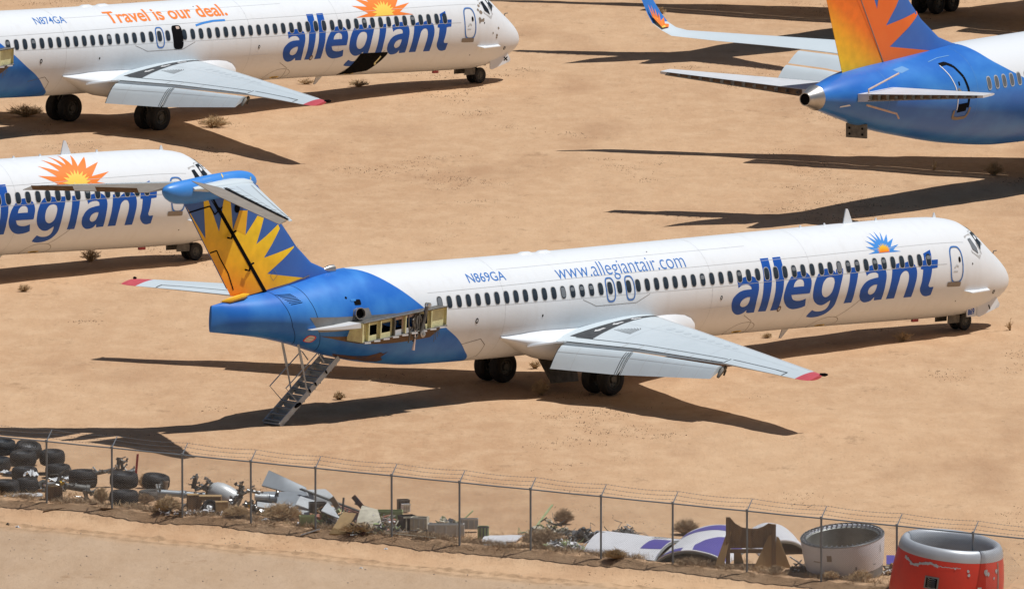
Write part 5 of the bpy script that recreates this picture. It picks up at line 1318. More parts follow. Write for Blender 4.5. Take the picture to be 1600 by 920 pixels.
mat('decal_orange_deep', (.82, .14, .012), .4, var=.2, vscale=2, col2=(.86, .22, .03))
mat('white_panel', (.70, .72, .74), .4, var=.2, vscale=2)
mat('primer_dark_green', (.06, .075, .02), .7)
mat('bright_winglet', (.04, .19, .58), .4)
O5 = Vector((11.35, 530.44, 0)); H5 = R(54.5)
big = thing('airliner', 'large blue airliner tail with orange fin and bare metal cone at the right edge', 'airliner', O5, (0, 0, H5), 'large blue tailed airliners')
build_big(big)
# its sister stands beyond the top edge: only a wheel bogie, a flap and its shadow reach the picture
def copy_tree(o, parent=None):
    c = o.copy(); COL.objects.link(c)
    if parent: c.parent = parent
    for ch in list(o.children): copy_tree(ch, c)
    return c
big2 = copy_tree(big); big2.location = O5 + Vector((-3.6, 59.5, 0))
big2['label'] = 'airliner cut off by the top edge, dark wheels showing behind the orange fin'
# ------------------------------------------------------------------ foreground: fence, tyres, scrap
mat('galvanised', (.24, .265, .29), .55, metal=.3, var=.4, vscale=6, col2=(.15, .165, .18))
mat('chain_wire', (.34, .34, .335), .5, metal=.4)
mat('dry_grass', (.56, .40, .22), .9, var=.9, vscale=2.5, col2=(.34, .23, .12))
mat('dry_twig', (.40, .28, .165), .9, var=.8, vscale=3, col2=(.20, .135, .08))
mat('stubble', (.13, .085, .05), .9, var=.8, vscale=4, col2=(.24, .16, .09))
mat('tyre', (.011, .012, .014), .68, spec=.3, var=.6, vscale=2.5, col2=(.03, .029, .028), bump=.008, bscale=22)
mat('tyre_dusty', (.05, .05, .05), .8, var=.8, vscale=3, col2=(.13, .11, .09))
mat('timber', (.33, .19, .085), .8, var=.8, vscale=3, col2=(.16, .09, .04), stretch=(.4, 4, 4))
mat('old_timber', (.24, .145, .07), .85, var=.9, vscale=4, col2=(.09, .055, .03), stretch=(3, 3, .5))
mat('plywood', (.42, .28, .13), .8, var=.7, vscale=2, col2=(.28, .18, .08), stretch=(3, 3, .4))
mat('grey_skin', (.36, .40, .43), .4, metal=.3, var=.6, vscale=1.3, col2=(.24, .27, .30))
mat('pale_skin', (.62, .65, .66), .4, metal=.15, var=.5, vscale=1.5, col2=(.42, .45, .46))
mat('alu_scrap', (.40, .41, .41), .38, metal=.7, var=.8, vscale=5, col2=(.14, .14, .14))
mat('dark_scrap', (.07, .07, .065), .6, metal=.4, var=.8, vscale=6, col2=(.2, .2, .19))
mat('plastic_sheet', (.74, .76, .78), .35, var=.4, vscale=6, col2=(.5, .52, .54))
mat('cowl_lilac', (.63, .65, .71), .42, var=.25, vscale=1.2, col2=(.54, .55, .60))
mat('cowl_inner', (.30, .31, .29), .5, metal=.5, var=.7, vscale=2.0, col2=(.14, .15, .14))
mat('cowl_red', (.68, .045, .025), .42, var=.5, vscale=1.5, col2=(.46, .05, .035))
mat('lip_silver', (.50, .53, .57), .42, metal=.35, var=.4, vscale=2.5, col2=(.38, .41, .44))
mat('purple_paint', (.095, .075, .33), .42, var=.3, vscale=2, col2=(.14, .12, .36))
mat('skin_white', (.74, .74, .76), .4, var=.35, vscale=2.5, col2=(.55, .55, .57))
mat('green_part', (.27, .33, .14), .6, var=.7, vscale=4, col2=(.45, .5, .30))
mat('cream_part', (.62, .58, .46), .7, var=.7, vscale=4, col2=(.30, .27, .2))
mat('box_grey', (.55, .54, .50), .6, var=.5, vscale=4, col2=(.24, .23, .21))
mat('black_plastic', (.02, .02, .022), .5)
mat('red_post', (.33, .012, .015), .6, var=.4, vscale=5)
mat('yellow_band', (.80, .50, .02), .5)
mat('stripe_red', (.42, .12, .07), .7, var=.6, vscale=5, col2=(.5, .42, .35))
def at(px, py):
    p = ray_ground(px, py); p.z = ground_z(p.x, p.y); return p
U = 1 / 47.6        # one photo pixel in metres at the distance of the fence

def on_line(px):
    """point of the fence line seen at photo column px"""
    u = (px - 800) / FPX
    # x = u' * depth with depth ~ y*cos + H*sin
    best = None
    lo, hi = -30.0, 70.0
    for _ in range(50):
        m = (lo + hi) / 2; p = FA + FD * m
        dep = p.y * math.cos(TILT) + CAMH * math.sin(TILT)
        if p.x / dep < u: lo = m
        else: hi = m
    p = FA + FD * lo; return p
# -- the fence: one thing with its posts, arms, rail, fabric and wires
posts = [-38, 73, 175, 285, 392, 493, 612, 718, 829, 939, 1051, 1167, 1283, 1401, 1520, 1640]
fence = thing('chain_link_fence', 'long dark chain-link fence with barbed wire arms across the foreground', 'fence', on_line(posts[0]))
forg = fence.location.copy()
AW = -FN * .30 + Vector((0, 0, .36)); RH = 2.03
tops = []
for px in posts:
    p = on_line(px); gz = ground_z(p.x, p.y); q = Vector((p.x, p.y, gz)) - forg
    mb = MB(); mb.tube([q + Vector((0, 0, -.2)), q + Vector((0, 0, RH - gz + .02))], .034, 10)
    mb.tube([q + Vector((0, 0, RH - gz - .03)), q + Vector((0, 0, RH - gz + .06))], .046, 10)
    po = part('post', mb, ['galvanised'], fence)
    t = Vector((p.x, p.y, RH)) - forg; tops.append(t)
    mb = MB(); mb.tube([t, t + AW], [.022, .014], 6); part('wire_arm', mb, ['galvanised'], po)
mb = MB()
for a, b_ in zip(tops[:-1], tops[1:]): mb.tube([a, (a + b_) / 2 + Vector((0, 0, -.006)), b_], .024, 8, caps=False)
part('top_rail', mb, ['galvanised'], fence)
for k in (.33, .66, 1.0):
    mb = MB()
    for a, b_ in zip(tops[:-1], tops[1:]):
        pa, pb = a + AW * k, b_ + AW * k; n = 6
        mb.tube([pa + (pb - pa) * (i / n) + Vector((0, 0, -.05 * math.sin(PI * i / n))) for i in range(n + 1)], .0045, 3, caps=False)
        L = (pb - pa).length; m_ = int(L / .13)
        for i in range(m_):
            q = pa + (pb - pa) * ((i + .5) / m_) + Vector((0, 0, -.05 * math.sin(PI * (i + .5) / m_)))
            mb.tube([q - Vector((.012, 0, .022)), q + Vector((.012, 0, .022))], .007, 3, caps=False)
    part('barbed_wire', mb, ['galvanised'], fence, smooth=0)
mb = MB()
A0, B0 = on_line(posts[0]), on_line(posts[-1]); Lf = (B0 - A0).length; pitch = .066; hgt = RH - .03
N = int(Lf / pitch); rw = .0026
vs = []; fs = []
nrm = FN * rw
for i in range(-int(hgt / pitch), N + int(hgt / pitch)):
    for s_ in (1, -1):
        # a diagonal wire from foot to rail; clipped at both ends of the fence
        u0 = i * pitch if s_ == 1 else i * pitch + hgt
        u1 = u0 + s_ * hgt
        z0, z1 = .0, hgt
        ua, ub = u0, u1
        if min(ua, ub) < 0 or max(ua, ub) > Lf: continue
        segs = 3
        for k in range(segs):
            f, g_ = k / segs, (k + 1) / segs
            a = A0 + FD * (ua + (ub - ua) * f) + Vector((0, 0, z0 + (z1 - z0) * f)) - forg + FN * (.004 * s_)
            b_ = A0 + FD * (ua + (ub - ua) * g_) + Vector((0, 0, z0 + (z1 - z0) * g_)) - forg + FN * (.004 * s_)
            d = (b_ - a).normalized(); w_ = d.cross(FN).normalized() * rw
            k0 = len(vs)
            for P_ in (a, b_): vs += [P_ + w_, P_ - w_ * .5 + nrm * .87, P_ - w_ * .5 - nrm * .87]
            fs += [(k0, k0 + 1, k0 + 4, k0 + 3), (k0 + 1, k0 + 2, k0 + 5, k0 + 4), (k0 + 2, k0, k0 + 3, k0 + 5)]
mb.add(vs, fs)
me = bpy.data.meshes.new('chain_link_mesh'); me.from_pydata([tuple(v) for v in mb.v], [], mb.f); me.materials.append(M('chain_wire')); new_obj('chain_link_mesh', me, fence)

# -- loose helpers for scrap
def lying_tyre(label, px, py, w, z=0.0, tilt=(0, 0), h=None, mat_='tyre', hub=True, yaw=0, group='aircraft tyres dumped by the fence'):
    """aircraft tyre, w photo pixels across, its lowest visible edge at (px, py)"""
    r = w * U / 2; h = h or r * .74
    p = at(px, py) + Vector((0, r * .9, 0)); p.z = ground_z(p.x, p.y) + z
    root = thing('tyre', label, 'tyre', p, (tilt[0] + (.07 if z > 0 else .0), tilt[1], yaw), group)
    T = Matrix.Translation((0, 0, h / 2)); mb = MB(); hh = h / 2
    mb.lathe([(r * .50, -hh * .7), (r * .62, -hh * .95), (r * .80, -hh), (r * .92, -hh * .86), (r * .975, -hh * .55), (r, -hh * .45), (r * .98, -hh * .42), (r * .98, -hh * .34), (r, -hh * .31), (r, -hh * .06), (r * .98, -hh * .03), (r * .98, hh * .03), (r, hh * .06), (r, hh * .31), (r * .98, hh * .34), (r * .98, hh * .42), (r, hh * .45), (r * .975, hh * .55), (r * .92, hh * .86), (r * .80, hh), (r * .62, hh * .95), (r * .50, hh * .7), (r * .46, 0), (r * .50, -hh * .7)], 40, T)
    part('tread', mb, [mat_], root, smooth=50)
    if hub:
        mb = MB(); mb.lathe([(r * .52, hh * .72), (r * .48, hh * .78), (r * .42, hh * .35), (r * .22, hh * .3), (r * .2, hh * .6), (.001, hh * .62)], 28, T)
        for k in range(9):
            a = 2 * PI * k / 9; mb.box(T @ Vector((r * .33 * math.cos(a), r * .33 * math.sin(a), hh * .42)), (.05, .05, .08))
        part('hub', mb, ['alu_scrap'], root, smooth=40)
    return root
TY = [
    ('tyre lying at the far left edge, topmost of the rear stack', 2, 727, 44, .36, (.03, .05)),
    ('tyre at the left edge, just under the topmost rear one', -6, 738, 46, .0, (0, 0)),
    ('tilted tyre with pale hub at the back of the left heap', 42, 729, 43, .30, (.24, .16)),
    ('tyre with shiny hub in the middle of the left heap', 36, 745, 43, .36, (.05, -.03)),
    ('tyre under the one with the shiny hub', 38, 754, 42, .0, (0, 0)),
    ('tyre behind the second fence post, upper of its pair', 81, 742, 41, .33, (.03, .0)),
    ('tyre behind the second fence post, lower of its pair', 90, 748, 41, .0, (0, 0)),
    ('largest tyre, lying right of the second fence post', 129, 762, 46, .0, (0, 0)),
    ('tyre at the left edge nearest the fence with hub up', 7, 774, 46, .0, (0, 0)),
    ('tyre partly wrapped in white plastic', 42, 770, 36, .0, (0, 0)),
    ('tyre beneath scrap gear beside the third fence post, upper of two', 193, 781, 45, .40, (.02, .02)),
    ('bottom tyre of the pair beside the third fence post', 193, 790, 46, .0, (0, 0)),
    ('tyre tilted to the right behind the pale grey strut', 242, 775, 44, .20, (.02, .12)),
    ('half buried dusty tyre right of the stacked pair', 236, 781, 42, -.18, (0, 0)),
    ('small dark tyre between the wooden crates', 326, 802, 26, .0, (.9, .2)),
]
for i, (lb, px, py, w, z, tl) in enumerate(TY):
    lying_tyre(lb, px, py, w, z, tl, mat_='tyre_dusty' if 'dusty' in lb else 'tyre', hub='dusty' not in lb, h=(.46 if i not in (7,) else .56))

def crumple(label, px, py, wpx, dpx, hpx, m, seed, z=0.02, name='plastic_sheet', cat='plastic sheet', group='torn white plastic sheets', flat=False):
    """a crumpled sheet: an uneven grid with thickness"""
    rnd = random.Random(seed); n = 9; w, d, h = wpx * U, dpx * U, hpx * U
    p = at(px, py); p.z += z
    top = []
    for j in range(n):
        for i in range(n):
            x = (i / (n - 1) - .5) * w * (1 + .15 * mnoise.noise(Vector((j * .8, seed, 0)))); y = (j / (n - 1)) * d + .15 * w * mnoise.noise(Vector((i * .6, seed, 4)))
            zz = h * (.5 + .9 * mnoise.noise(Vector((i * .7, j * .7, seed * 3.1)))) * (.3 + math.sin(PI * i / (n - 1)))
            top.append(Vector((x, y, max(.01, zz))))
    mb = MB(); fs = [(j * n + i, j * n + i + 1, (j + 1) * n + i + 1, (j + 1) * n + i) for j in range(n - 1) for i in range(n - 1)]
    mb.add(top, fs); mb.add([v - Vector((0, 0, .012)) for v in top], [f[::-1] for f in fs])
    o = new_obj(name, mb.mesh(name, [m], 30)); o.location = p; tag(o, label, cat, group); return o
for a in [('white plastic sheet under the left tyre heap', 36, 776, 60, 30, 3, 'plastic_sheet', 1), ('white plastic sheet between the second post and the tyres', 100, 752, 46, 26, 5, 'plastic_sheet', 2, .03), ('torn plastic hanging over the wrapped tyre', 48, 758, 24, 16, 10, 'plastic_sheet', 3, .30),
          ('white plastic at the far left under the rear tyres', 10, 741, 30, 14, 5, 'plastic_sheet', 4), ('small white rag between shrub and wooden crate', 314, 806, 22, 14, 5, 'plastic_sheet', 5), ('white rag by the dark cloth left of the fifth post', 415, 815, 12, 8, 4, 'plastic_sheet', 6),
          ('pale flat sheet left of the fourth fence post', 295, 792, 18, 10, 6, 'alu_scrap', 14)]:
    crumple(*a)

def crate(label, px, py, w, h, d, m, yaw=0, slats=False, group=None, name='wooden_crate', cat='crate'):
    p = at(px, py); root = thing(name, label, cat, p + Vector((0, d * U / 2, 0)), (0, 0, yaw), group); W, H, D = w * U, h * U, d * U
    mb = MB()
    if slats:
        for x in (-.5, .5): mb.box((x * W * .92, 0, H / 2), (W * .12, D, H * .98))
        for z in (.1, .9): mb.box((0, -D / 2, z * H), (W * .9, .03, H * .2)); mb.box((0, D / 2, z * H), (W * .9, .03, H * .2))
    else:
        mb.box((0, 0, H / 2), (W, D, H * .98))
        for x in (-.46, .46): mb.box((x * W, -D / 2 - .012, H / 2), (W * .09, .024, H * .96))
    part('crate_boards', mb, [m], root, smooth=0)
    lid = MB(); lid.box((0, 0, H + .012), (W * 1.04, D * 1.04, .024)); part('lid_board', lid, ['plywood'], root, smooth=0)
    return root
crate('brown wooden box under the broken landing gear behind the second post', 84, 782, 27, 21, 20, 'old_timber')
crate('brown upright wooden box right of the fourth fence post', 301, 800, 17, 26, 18, 'old_timber', .15)
crate('open orange timber crate frame between the brown box and the plywood box', 328, 800, 34, 24, 20, 'timber', -.06, True)
crate('plywood box standing in front of the dark small tyre', 346, 804, 19, 18, 14, 'plywood', .1)

def beam(label, a, b_, w, h, m, za=0.0, zb=0.0, name='timber_plank', cat='plank', group='planks and strips lying in the scrap'):
    pa, pb = at(*a), at(*b_); pa.z += za; pb.z += zb; d = pb - pa; o_ = (pa + pb) / 2
    mb = MB(); rot = d.to_track_quat('X', 'Z').to_matrix(); mb.box((0, 0, h / 2), (d.length, w, h), 0, rot)
    o = new_obj(name, mb.mesh(name, [m], 0)); o.location = o_; return tag(o, label, cat, group)
beam('long weathered board along the fence foot by the wooden box', (68, 789), (152, 791), .14, .05, 'old_timber')
beam('weathered board in front of the stacked tyre pair', (157, 795), (243, 797), .12, .04, 'old_timber')
beam('short board left of the fourth fence post', (224, 799), (262, 801), .10, .04, 'timber')

def gear_scrap(label, px, py, parts_, z=0.0, seed=0, fiddly=14, spread=(.5, .3, .35), group='broken landing gear legs'):
    """scrapped undercarriage: main tubes, lugs and a tangle of rods; coordinates in photo pixels from the foot point"""
    p = at(px, py); p.z += z; root = thing('landing_gear_leg', label, 'landing gear', p, group=group)
    rnd = random.Random(seed); k = 0
    for (x0, z0, x1, z1, r0, r1, m, y) in parts_:
        mb = MB(); a, b_ = Vector((x0 * U, y * U, z0 * U)), Vector((x1 * U, y * U + .05, z1 * U))
        mb.tube([a, a + (b_ - a) * .12, a + (b_ - a) * .13, a + (b_ - a) * .86, a + (b_ - a) * .87, b_], [r0 * U * 1.15, r0 * U * 1.15, r0 * U, r1 * U, r1 * U * 1.2, r1 * U * 1.2], 12)
        part('strut_tube', mb, [m], root)
    if fiddly:
        mb = MB()
        x0, x1 = min(q[0] for q in parts_), max(q[2] for q in parts_)
        for k in range(fiddly):
            q = parts_[rnd.randrange(len(parts_))]; f = rnd.random(); c = Vector(((q[0] + (q[2] - q[0]) * f) * U, q[7] * U, (q[1] + (q[3] - q[1]) * f) * U))
            e = c + Vector((rnd.uniform(-1, 1) * spread[0], rnd.uniform(-1, 1) * spread[1], rnd.uniform(-.6, 1) * spread[2])) * .6
            if e.z < .02: e.z = .02
            mb.tube([c, (c + e) / 2 + Vector((rnd.uniform(-.04, .04), 0, rnd.uniform(-.04, .04))), e], [rnd.uniform(.015, .045), .022, rnd.uniform(.012, .04)], 6, rnd.randrange(2))
            if rnd.random() < .35: mb.box(e, (rnd.uniform(.04, .11), rnd.uniform(.04, .08), rnd.uniform(.03, .07)), rnd.randrange(2), Matrix.Rotation(rnd.random() * 3, 3, 'Y'))
        part('linkage', mb, ['alu_scrap', 'dark_scrap'], root, smooth=30)
    return root
gear_scrap('broken landing gear with yellow collar resting on the brown box', 98, 783, [(-26, 26, 4, 28, 3, 3, 'alu_scrap', 8), (-7, 28, -3, 44, 4, 2.5, 'dark_scrap', 8), (2, 24, 42, 18, 5, 6, 'dark_scrap', 6), (34, 18, 38, 2, 4, 3, 'alu_scrap', 4), (38, 20, 46, 10, 3, 3, 'alu_scrap', 4), (-4, 27, 1, 29, 4.5, 4.5, 'yellow_band', 6.5)], seed=1, fiddly=26, spread=(.7, .3, .3))
gear_scrap('dark gear linkage heaped on top of the stacked tyre pair', 182, 760, [(-38, 4, -6, 10, 3.5, 3, 'dark_scrap', 0), (-6, 8, 8, 8, 4, 4, 'alu_scrap', 0), (2, 10, 4, 30, 3, 3, 'dark_scrap', 0), (10, 10, 7, 28, 2.5, 2.5, 'dark_scrap', 0), (14, 6, 29, 8, 3.5, 4, 'alu_scrap', 0)], z=.35, seed=2, fiddly=26, spread=(.5, .3, .45))
gear_scrap('long pale grey gear strut with a forked lug on its left end', 280, 795, [(-34, 25, 6, 22, 5, 5, 'grey_skin', 8), (6, 22, 40, 20, 5.5, 4.5, 'grey_skin', 8), (-34, 26, -36, 38, 1.6, 1.6, 'pale_skin', 6), (-32, 26, -31, 38, 1.6, 1.6, 'pale_skin', 9), (36, 20, 38, 10, 3, 2.5, 'alu_scrap', 6)], seed=3, fiddly=9, spread=(.2, .2, .15))
gear_scrap('cluster of gear fittings standing on the orange crate frame', 312, 795, [(-8, 28, 8, 32, 2.5, 2.5, 'alu_scrap', 10), (-10, 30, -6, 50, 3.5, 4, 'dark_scrap', 10), (6, 32, 16, 22, 3, 2.5, 'alu_scrap', 10), (8, 34, 16, 44, 2, 2, 'dark_scrap', 10)], seed=4, fiddly=34, spread=(.32, .25, .22))
gear_scrap('gear leg with yellow collar in the tangle left of the fifth post', 376, 803, [(-14, 14, 6, 34, 3.5, 3, 'dark_scrap', 4), (-2, 30, 2, 44, 4, 4, 'dark_scrap', 4), (6, 14, 22, 10, 4, 3.5, 'alu_scrap', 4), (10, 14, 14, 12.5, 4.4, 4.4, 'yellow_band', 3), (-16, 16, -4, 26, 4, 3, 'alu_scrap', 4), (10, 36, 30, 32, 2.5, 2.5, 'alu_scrap', 4), (16, 4, 34, 8, 2.5, 3, 'dark_scrap', 2)], seed=5, fiddly=70, spread=(.36, .3, .26))
gear_scrap('thick pale tube with end collar lying right of the fifth post', 416, 800, [(-18, 24, 4, 22, 5, 5.5, 'pale_skin', 6), (4, 22, 16, 21, 6.5, 6.5, 'grey_skin', 6), (16, 24, 18, 34, 3, 2.5, 'dark_scrap', 6)], seed=6, fiddly=5, spread=(.2, .2, .1))
gear_scrap('dark bracket standing up behind the pale strut', 258, 778, [(-6, 20, -1, 28, 4, 4, 'dark_scrap', 0), (0, 8, 0, 27, 3, 5, 'sill_brown', 0)], seed=7, fiddly=0)

def panel(label, pts, m, thick=.03, curve=0.0, name='scrap_sheet', cat='scrap sheet', group='torn aircraft skin panels', edge='alu_scrap', ribs=0):
    """skin panel: pts = (px, py_ground, height px) corners; each corner sits above its own ground point"""
    P_ = []
    for px, py, h in pts:
        q = at(px, py); P_.append(Vector((q.x, q.y, q.z + h * U)))
    c = sum(P_, Vector()) / len(P_); c.z = min(p.z for p in P_)
    n = 8; A_, B_, C_, D_ = [p - c for p in P_]
    nr = (B_ - A_).cross(D_ - A_).normalized()
    if nr.z < 0: nr = -nr
    top = []
    for j in range(n + 1):
        for i in range(n + 1):
            u, v = i / n, j / n
            q = A_ * (1 - u) * (1 - v) + B_ * u * (1 - v) + C_ * u * v + D_ * (1 - u) * v
            q = q + nr * (curve * 4 * v * (1 - v)) + nr * (.02 * mnoise.noise(q * 2.1)); top.append(q)
    fs = [(j * (n + 1) + i, j * (n + 1) + i + 1, (j + 1) * (n + 1) + i + 1, (j + 1) * (n + 1) + i) for j in range(n) for i in range(n)]
    root = thing(name, label, cat, c, group=group)
    mb = MB(); k = len(top); mb.add(top + [q - nr * thick for q in top], fs + [tuple(i + k for i in f[::-1]) for f in fs])
    bd = [i for i in range(n + 1)] + [(j + 1) * (n + 1) - 1 for j in range(1, n + 1)] + [n * (n + 1) + i for i in range(n - 1, -1, -1)] + [j * (n + 1) for j in range(n - 1, 0, -1)]
    for i in range(len(bd)):
        a, b_ = bd[i], bd[(i + 1) % len(bd)]; mb.f.append([a, b_, b_ + k, a + k]); mb.m.append(0)
    part('skin', mb, [m], root, smooth=40)
    rb = MB()
    for r_ in range(ribs):
        f = (r_ + .5) / ribs
        L = [A_ * (1 - f) * (1 - v) + B_ * f * (1 - v) + C_ * f * v + D_ * (1 - f) * v + nr * (curve * 4 * v * (1 - v) - thick - .02) for v in [q / 8 for q in range(9)]]
        rb.tube(L, .03, 5)
    e = [A_, B_]; rb.tube([A_ - nr * thick, B_ - nr * thick], .018, 5); rb.tube([D_ - nr * thick, C_ - nr * thick], .018, 5)
    part('edge_frame', rb, [edge], root)
    return root
panel('large tapering grey wing skin standing on edge, highest in the scrap', [(409, 788, 30), (484, 792, 14), (478, 789, 28), (420, 786, 52)], 'grey_skin', ribs=0)
panel('grey curved wing skin below the tall tapering one', [(399, 800, 12), (500, 802, 8), (486, 793, 24), (402, 793, 26)], 'grey_skin', curve=.12, ribs=3)
panel('pale curved skin curling down behind the sixth post', [(486, 800, 16), (532, 802, 14), (508, 797, 34), (476, 797, 32)], 'pale_skin', curve=.12)
panel('narrow pale strip below the curved grey skins', [(402, 806, 14), (500, 812, 6), (500, 809, 12), (402, 803, 20)], 'pale_skin', curve=.05)
panel('long white skin running down to the right of the sixth post', [(462, 808, 20), (522, 812, 6), (528, 808, 16), (470, 800, 26)], 'pale_skin', curve=.05)
for i, (lb, a, b_, w, h, m, za, zb) in enumerate([
        ('long dark strip sloping through the heap past the sixth post', (470, 796), (622, 826), .10, .05, 'dark_scrap', .65, .08),
        ('long dark strip running down to the seventh post and beyond', (556, 808), (672, 832), .10, .05, 'dark_scrap', .45, .05),
        ('thin wooden lath lying low across the front of the heap', (484, 814), (640, 836), .05, .03, 'plywood', .25, .05),
        ('red striped lath bundle left of the plywood sheet', (548, 826), (606, 834), .30, .06, 'stripe_red', .06, .06),
        ('red striped panel strip behind the sixth post', (530, 806), (566, 816), .35, .04, 'stripe_red', .38, .22),
        ('thin pale lath in the weeds by the seventh post', (600, 838), (680, 846), .04, .02, 'cream_part', .05, .03),
        ('pale strip on the ground left of the sixth post', (470, 829), (500, 829), .10, .03, 'pale_skin', .02, .02)]):
    beam(lb, a, b_, w, h, m, za, zb, name='metal_strip' if 'dark' in lb or 'pale strip' in lb else 'timber_plank', cat='strip')
def upright(label, a, hb, top, w, m, name='timber_plank', cat='plank'):
    pa = at(*a); mb = MB(); d = Vector((top[0] * U, .1, top[1] * U)) ; s0 = Vector((0, 0, hb * U))
    rot = (d - s0).to_track_quat('Z', 'X').to_matrix(); mb.box((s0 + d) / 2, (w, .05, (d - s0).length), 0, rot)
    o = new_obj(name, mb.mesh(name, [m], 0)); o.location = pa; return tag(o, label, cat, 'planks and strips lying in the scrap')
upright('rust brown board leaning up left behind the seventh post', (569, 812), 18, (-17, 38), .16, 'rust')
upright('grey brown board leaning up left right of the sixth post', (531, 812), 16, (-13, 36), .18, 'sill_brown')
upright('thin dark upright bar right of the sixth post', (535, 812), 10, (2, 36), .06, 'dark_scrap', 'metal_bar', 'bar')
panel('orange plywood sheet leaning in the weeds right of the sixth post', [(514, 832, 1), (538, 834, 0), (556, 828, 27), (536, 826, 27)], 'plywood', name='plywood_sheet', cat='plywood sheet', group='loose sheets in the scrap', edge='plywood')
panel('cream honeycomb board lying over the heap', [(556, 828, 8), (600, 832, 6), (590, 824, 30), (566, 822, 34)], 'cream_part', curve=.05, group='loose sheets in the scrap', edge='cream_part', ribs=0)
panel('white board with torn edge behind the black crate', [(502, 822, 26), (532, 826, 16), (522, 820, 26), (512, 816, 34)], 'pale_skin', group='loose sheets in the scrap')
def bin_box(label, px, py, w, h, d, m, mi, yaw=0, z=0, tilt=0, name='scrap_box', cat='box', group='boxes and bins in the scrap'):
    """open-topped box with wall thickness"""
    p = at(px, py); root = thing(name, label, cat, p + Vector((0, d * U / 2, z)), (tilt, 0, yaw), group); W, H, D = w * U, h * U, d * U; t = .03
    mb = MB()
    for x in (-1, 1): mb.box((x * (W - t) / 2, 0, H / 2), (t, D, H))
    for y in (-1, 1): mb.box((0, y * (D - t) / 2, H / 2), (W - 2 * t - .004, t, H))
    mb.box((0, 0, t / 2), (W - 2 * t - .004, D - 2 * t - .004, t)); part('walls', mb, [m], root, smooth=0)
    mb = MB()
    for k in range(3): mb.box(((k - 1) * W * .3, -D / 2 - .012, H * .5), (.04, .024, H * .9))
    mb.box((0, -D / 2 - .03, H * .96), (W * 1.02, .03, .05)); part('ribs', mb, [mi], root, smooth=0)
    return root
bin_box('black crate left of the sixth fence post', 496, 812, 26, 16, 16, 'black_plastic', 'dark_scrap', .15, .25)
bin_box('green ribbed frame box low at the sixth post', 480, 824, 24, 16, 14, 'green_part', 'green_part', .1)
bin_box('large olive green bin behind the seventh post', 602, 822, 54, 15, 26, 'green_part', 'green_part', -.04, .20)
bin_box('dark open box on top of the olive bin', 630, 800, 18, 16, 14, 'black_plastic', 'dark_scrap', .2, .10)
bin_box('beige box with black end right of the seventh post', 637, 830, 24, 24, 26, 'black_plastic', 'cream_part', .35)
bin_box('beige carton right of the box with the black end', 656, 832, 26, 24, 20, 'cream_part', 'box_grey', -.2)
bin_box('small pale carton above the beige box', 634, 812, 12, 12, 10, 'skin_white', 'cream_part', .3, .28)
bin_box('grey ribbed cabinet left of the eighth post', 697, 838, 56, 20, 16, 'box_grey', 'pale_skin', -.03)
bin_box('grey cabinet end piece right of the eighth post', 732, 832, 30, 16, 12, 'grey_skin', 'box_grey', -.03, .12)
bin_box('green tube frame crate by the eighth post', 755, 842, 17, 20, 12, 'green_part', 'dark_scrap', .05)
def heap(label, px, py, w, h, d, seed, mats_, n=60, size=(.03, .16), name='scrap_heap', cat='scrap heap', group='heaps of torn metal and wiring'):
    """heap of small torn bits and wires, one pile"""
    rnd = random.Random(seed); p = at(px, py); W, H, D = w * U / 2, h * U, d * U / 2; mb = MB()
    for k in range(n):
        a = rnd.random() * 2 * PI; r_ = math.sqrt(rnd.random()); x, y = W * r_ * math.cos(a), D * r_ * math.sin(a) + D
        z = H * (1 - r_ ** 1.4) * rnd.random() ** .6 + .03; m = rnd.randrange(len(mats_)); q = Vector((x, y, z)); s_ = rnd.uniform(*size)
        if rnd.random() < .5:
            mb.box(q, (s_ * rnd.uniform(.5, 2), s_, s_ * rnd.uniform(.1, .9)), m, Matrix.Rotation(rnd.random() * 6, 3, 'Z') @ Matrix.Rotation(rnd.random() * 6, 3, 'X'))
        else:
            L = [q]
            for t in range(3): q = q + Vector((rnd.uniform(-1, 1), rnd.uniform(-1, 1), rnd.uniform(-.7, .7))) * s_ * 1.5; q.z = max(q.z, .02); L.append(q)
            mb.tube(L, rnd.uniform(.008, .025), 5, m)
    o = new_obj(name, mb.mesh(name, mats_, 0)); o.location = p; return tag(o, label, cat, group)
heap('heap of dark rods and wiring inside the grey cabinet left of the eighth post', 700, 826, 50, 18, 10, 21, ['cream_part', 'green_part', 'dark_scrap', 'alu_scrap'], 50, (.05, .25))
heap('small debris scattered under the dark strips near the seventh post', 590, 836, 90, 16, 18, 22, ['dark_scrap', 'cream_part', 'rust', 'alu_scrap', 'green_part'], 110)
heap('mixed debris around the sixth post behind the plywood', 500, 822, 70, 18, 16, 23, ['dark_scrap', 'rust', 'alu_scrap', 'skin_white', 'stripe_red'], 90, (.04, .2))
heap('jumbled boards, strips and wire between the sixth post and the plywood sheet', 528, 822, 90, 24, 22, 41, ['cream_part', 'dark_scrap', 'rust', 'skin_white', 'timber', 'green_part'], 150, (.05, .28))
heap('jumbled cream, brown and dark pieces left of the seventh post', 590, 828, 90, 22, 22, 42, ['cream_part', 'dark_scrap', 'old_timber', 'skin_white', 'stripe_red', 'green_part'], 170, (.05, .26))
heap('small torn bits between the seventh and eighth posts', 668, 836, 90, 9, 12, 43, ['cream_part', 'dark_scrap', 'alu_scrap', 'old_timber'], 90, (.03, .14))
heap('loose bits below the curved grey wing skins', 440, 804, 90, 12, 14, 44, ['alu_scrap', 'dark_scrap', 'skin_white', 'old_timber'], 70, (.04, .16))
heap('rusty bits and brackets between the left tyre heap and the brown box', 66, 768, 70, 14, 20, 45, ['rust', 'old_timber', 'dark_scrap', 'skin_white'], 90, (.04, .18))
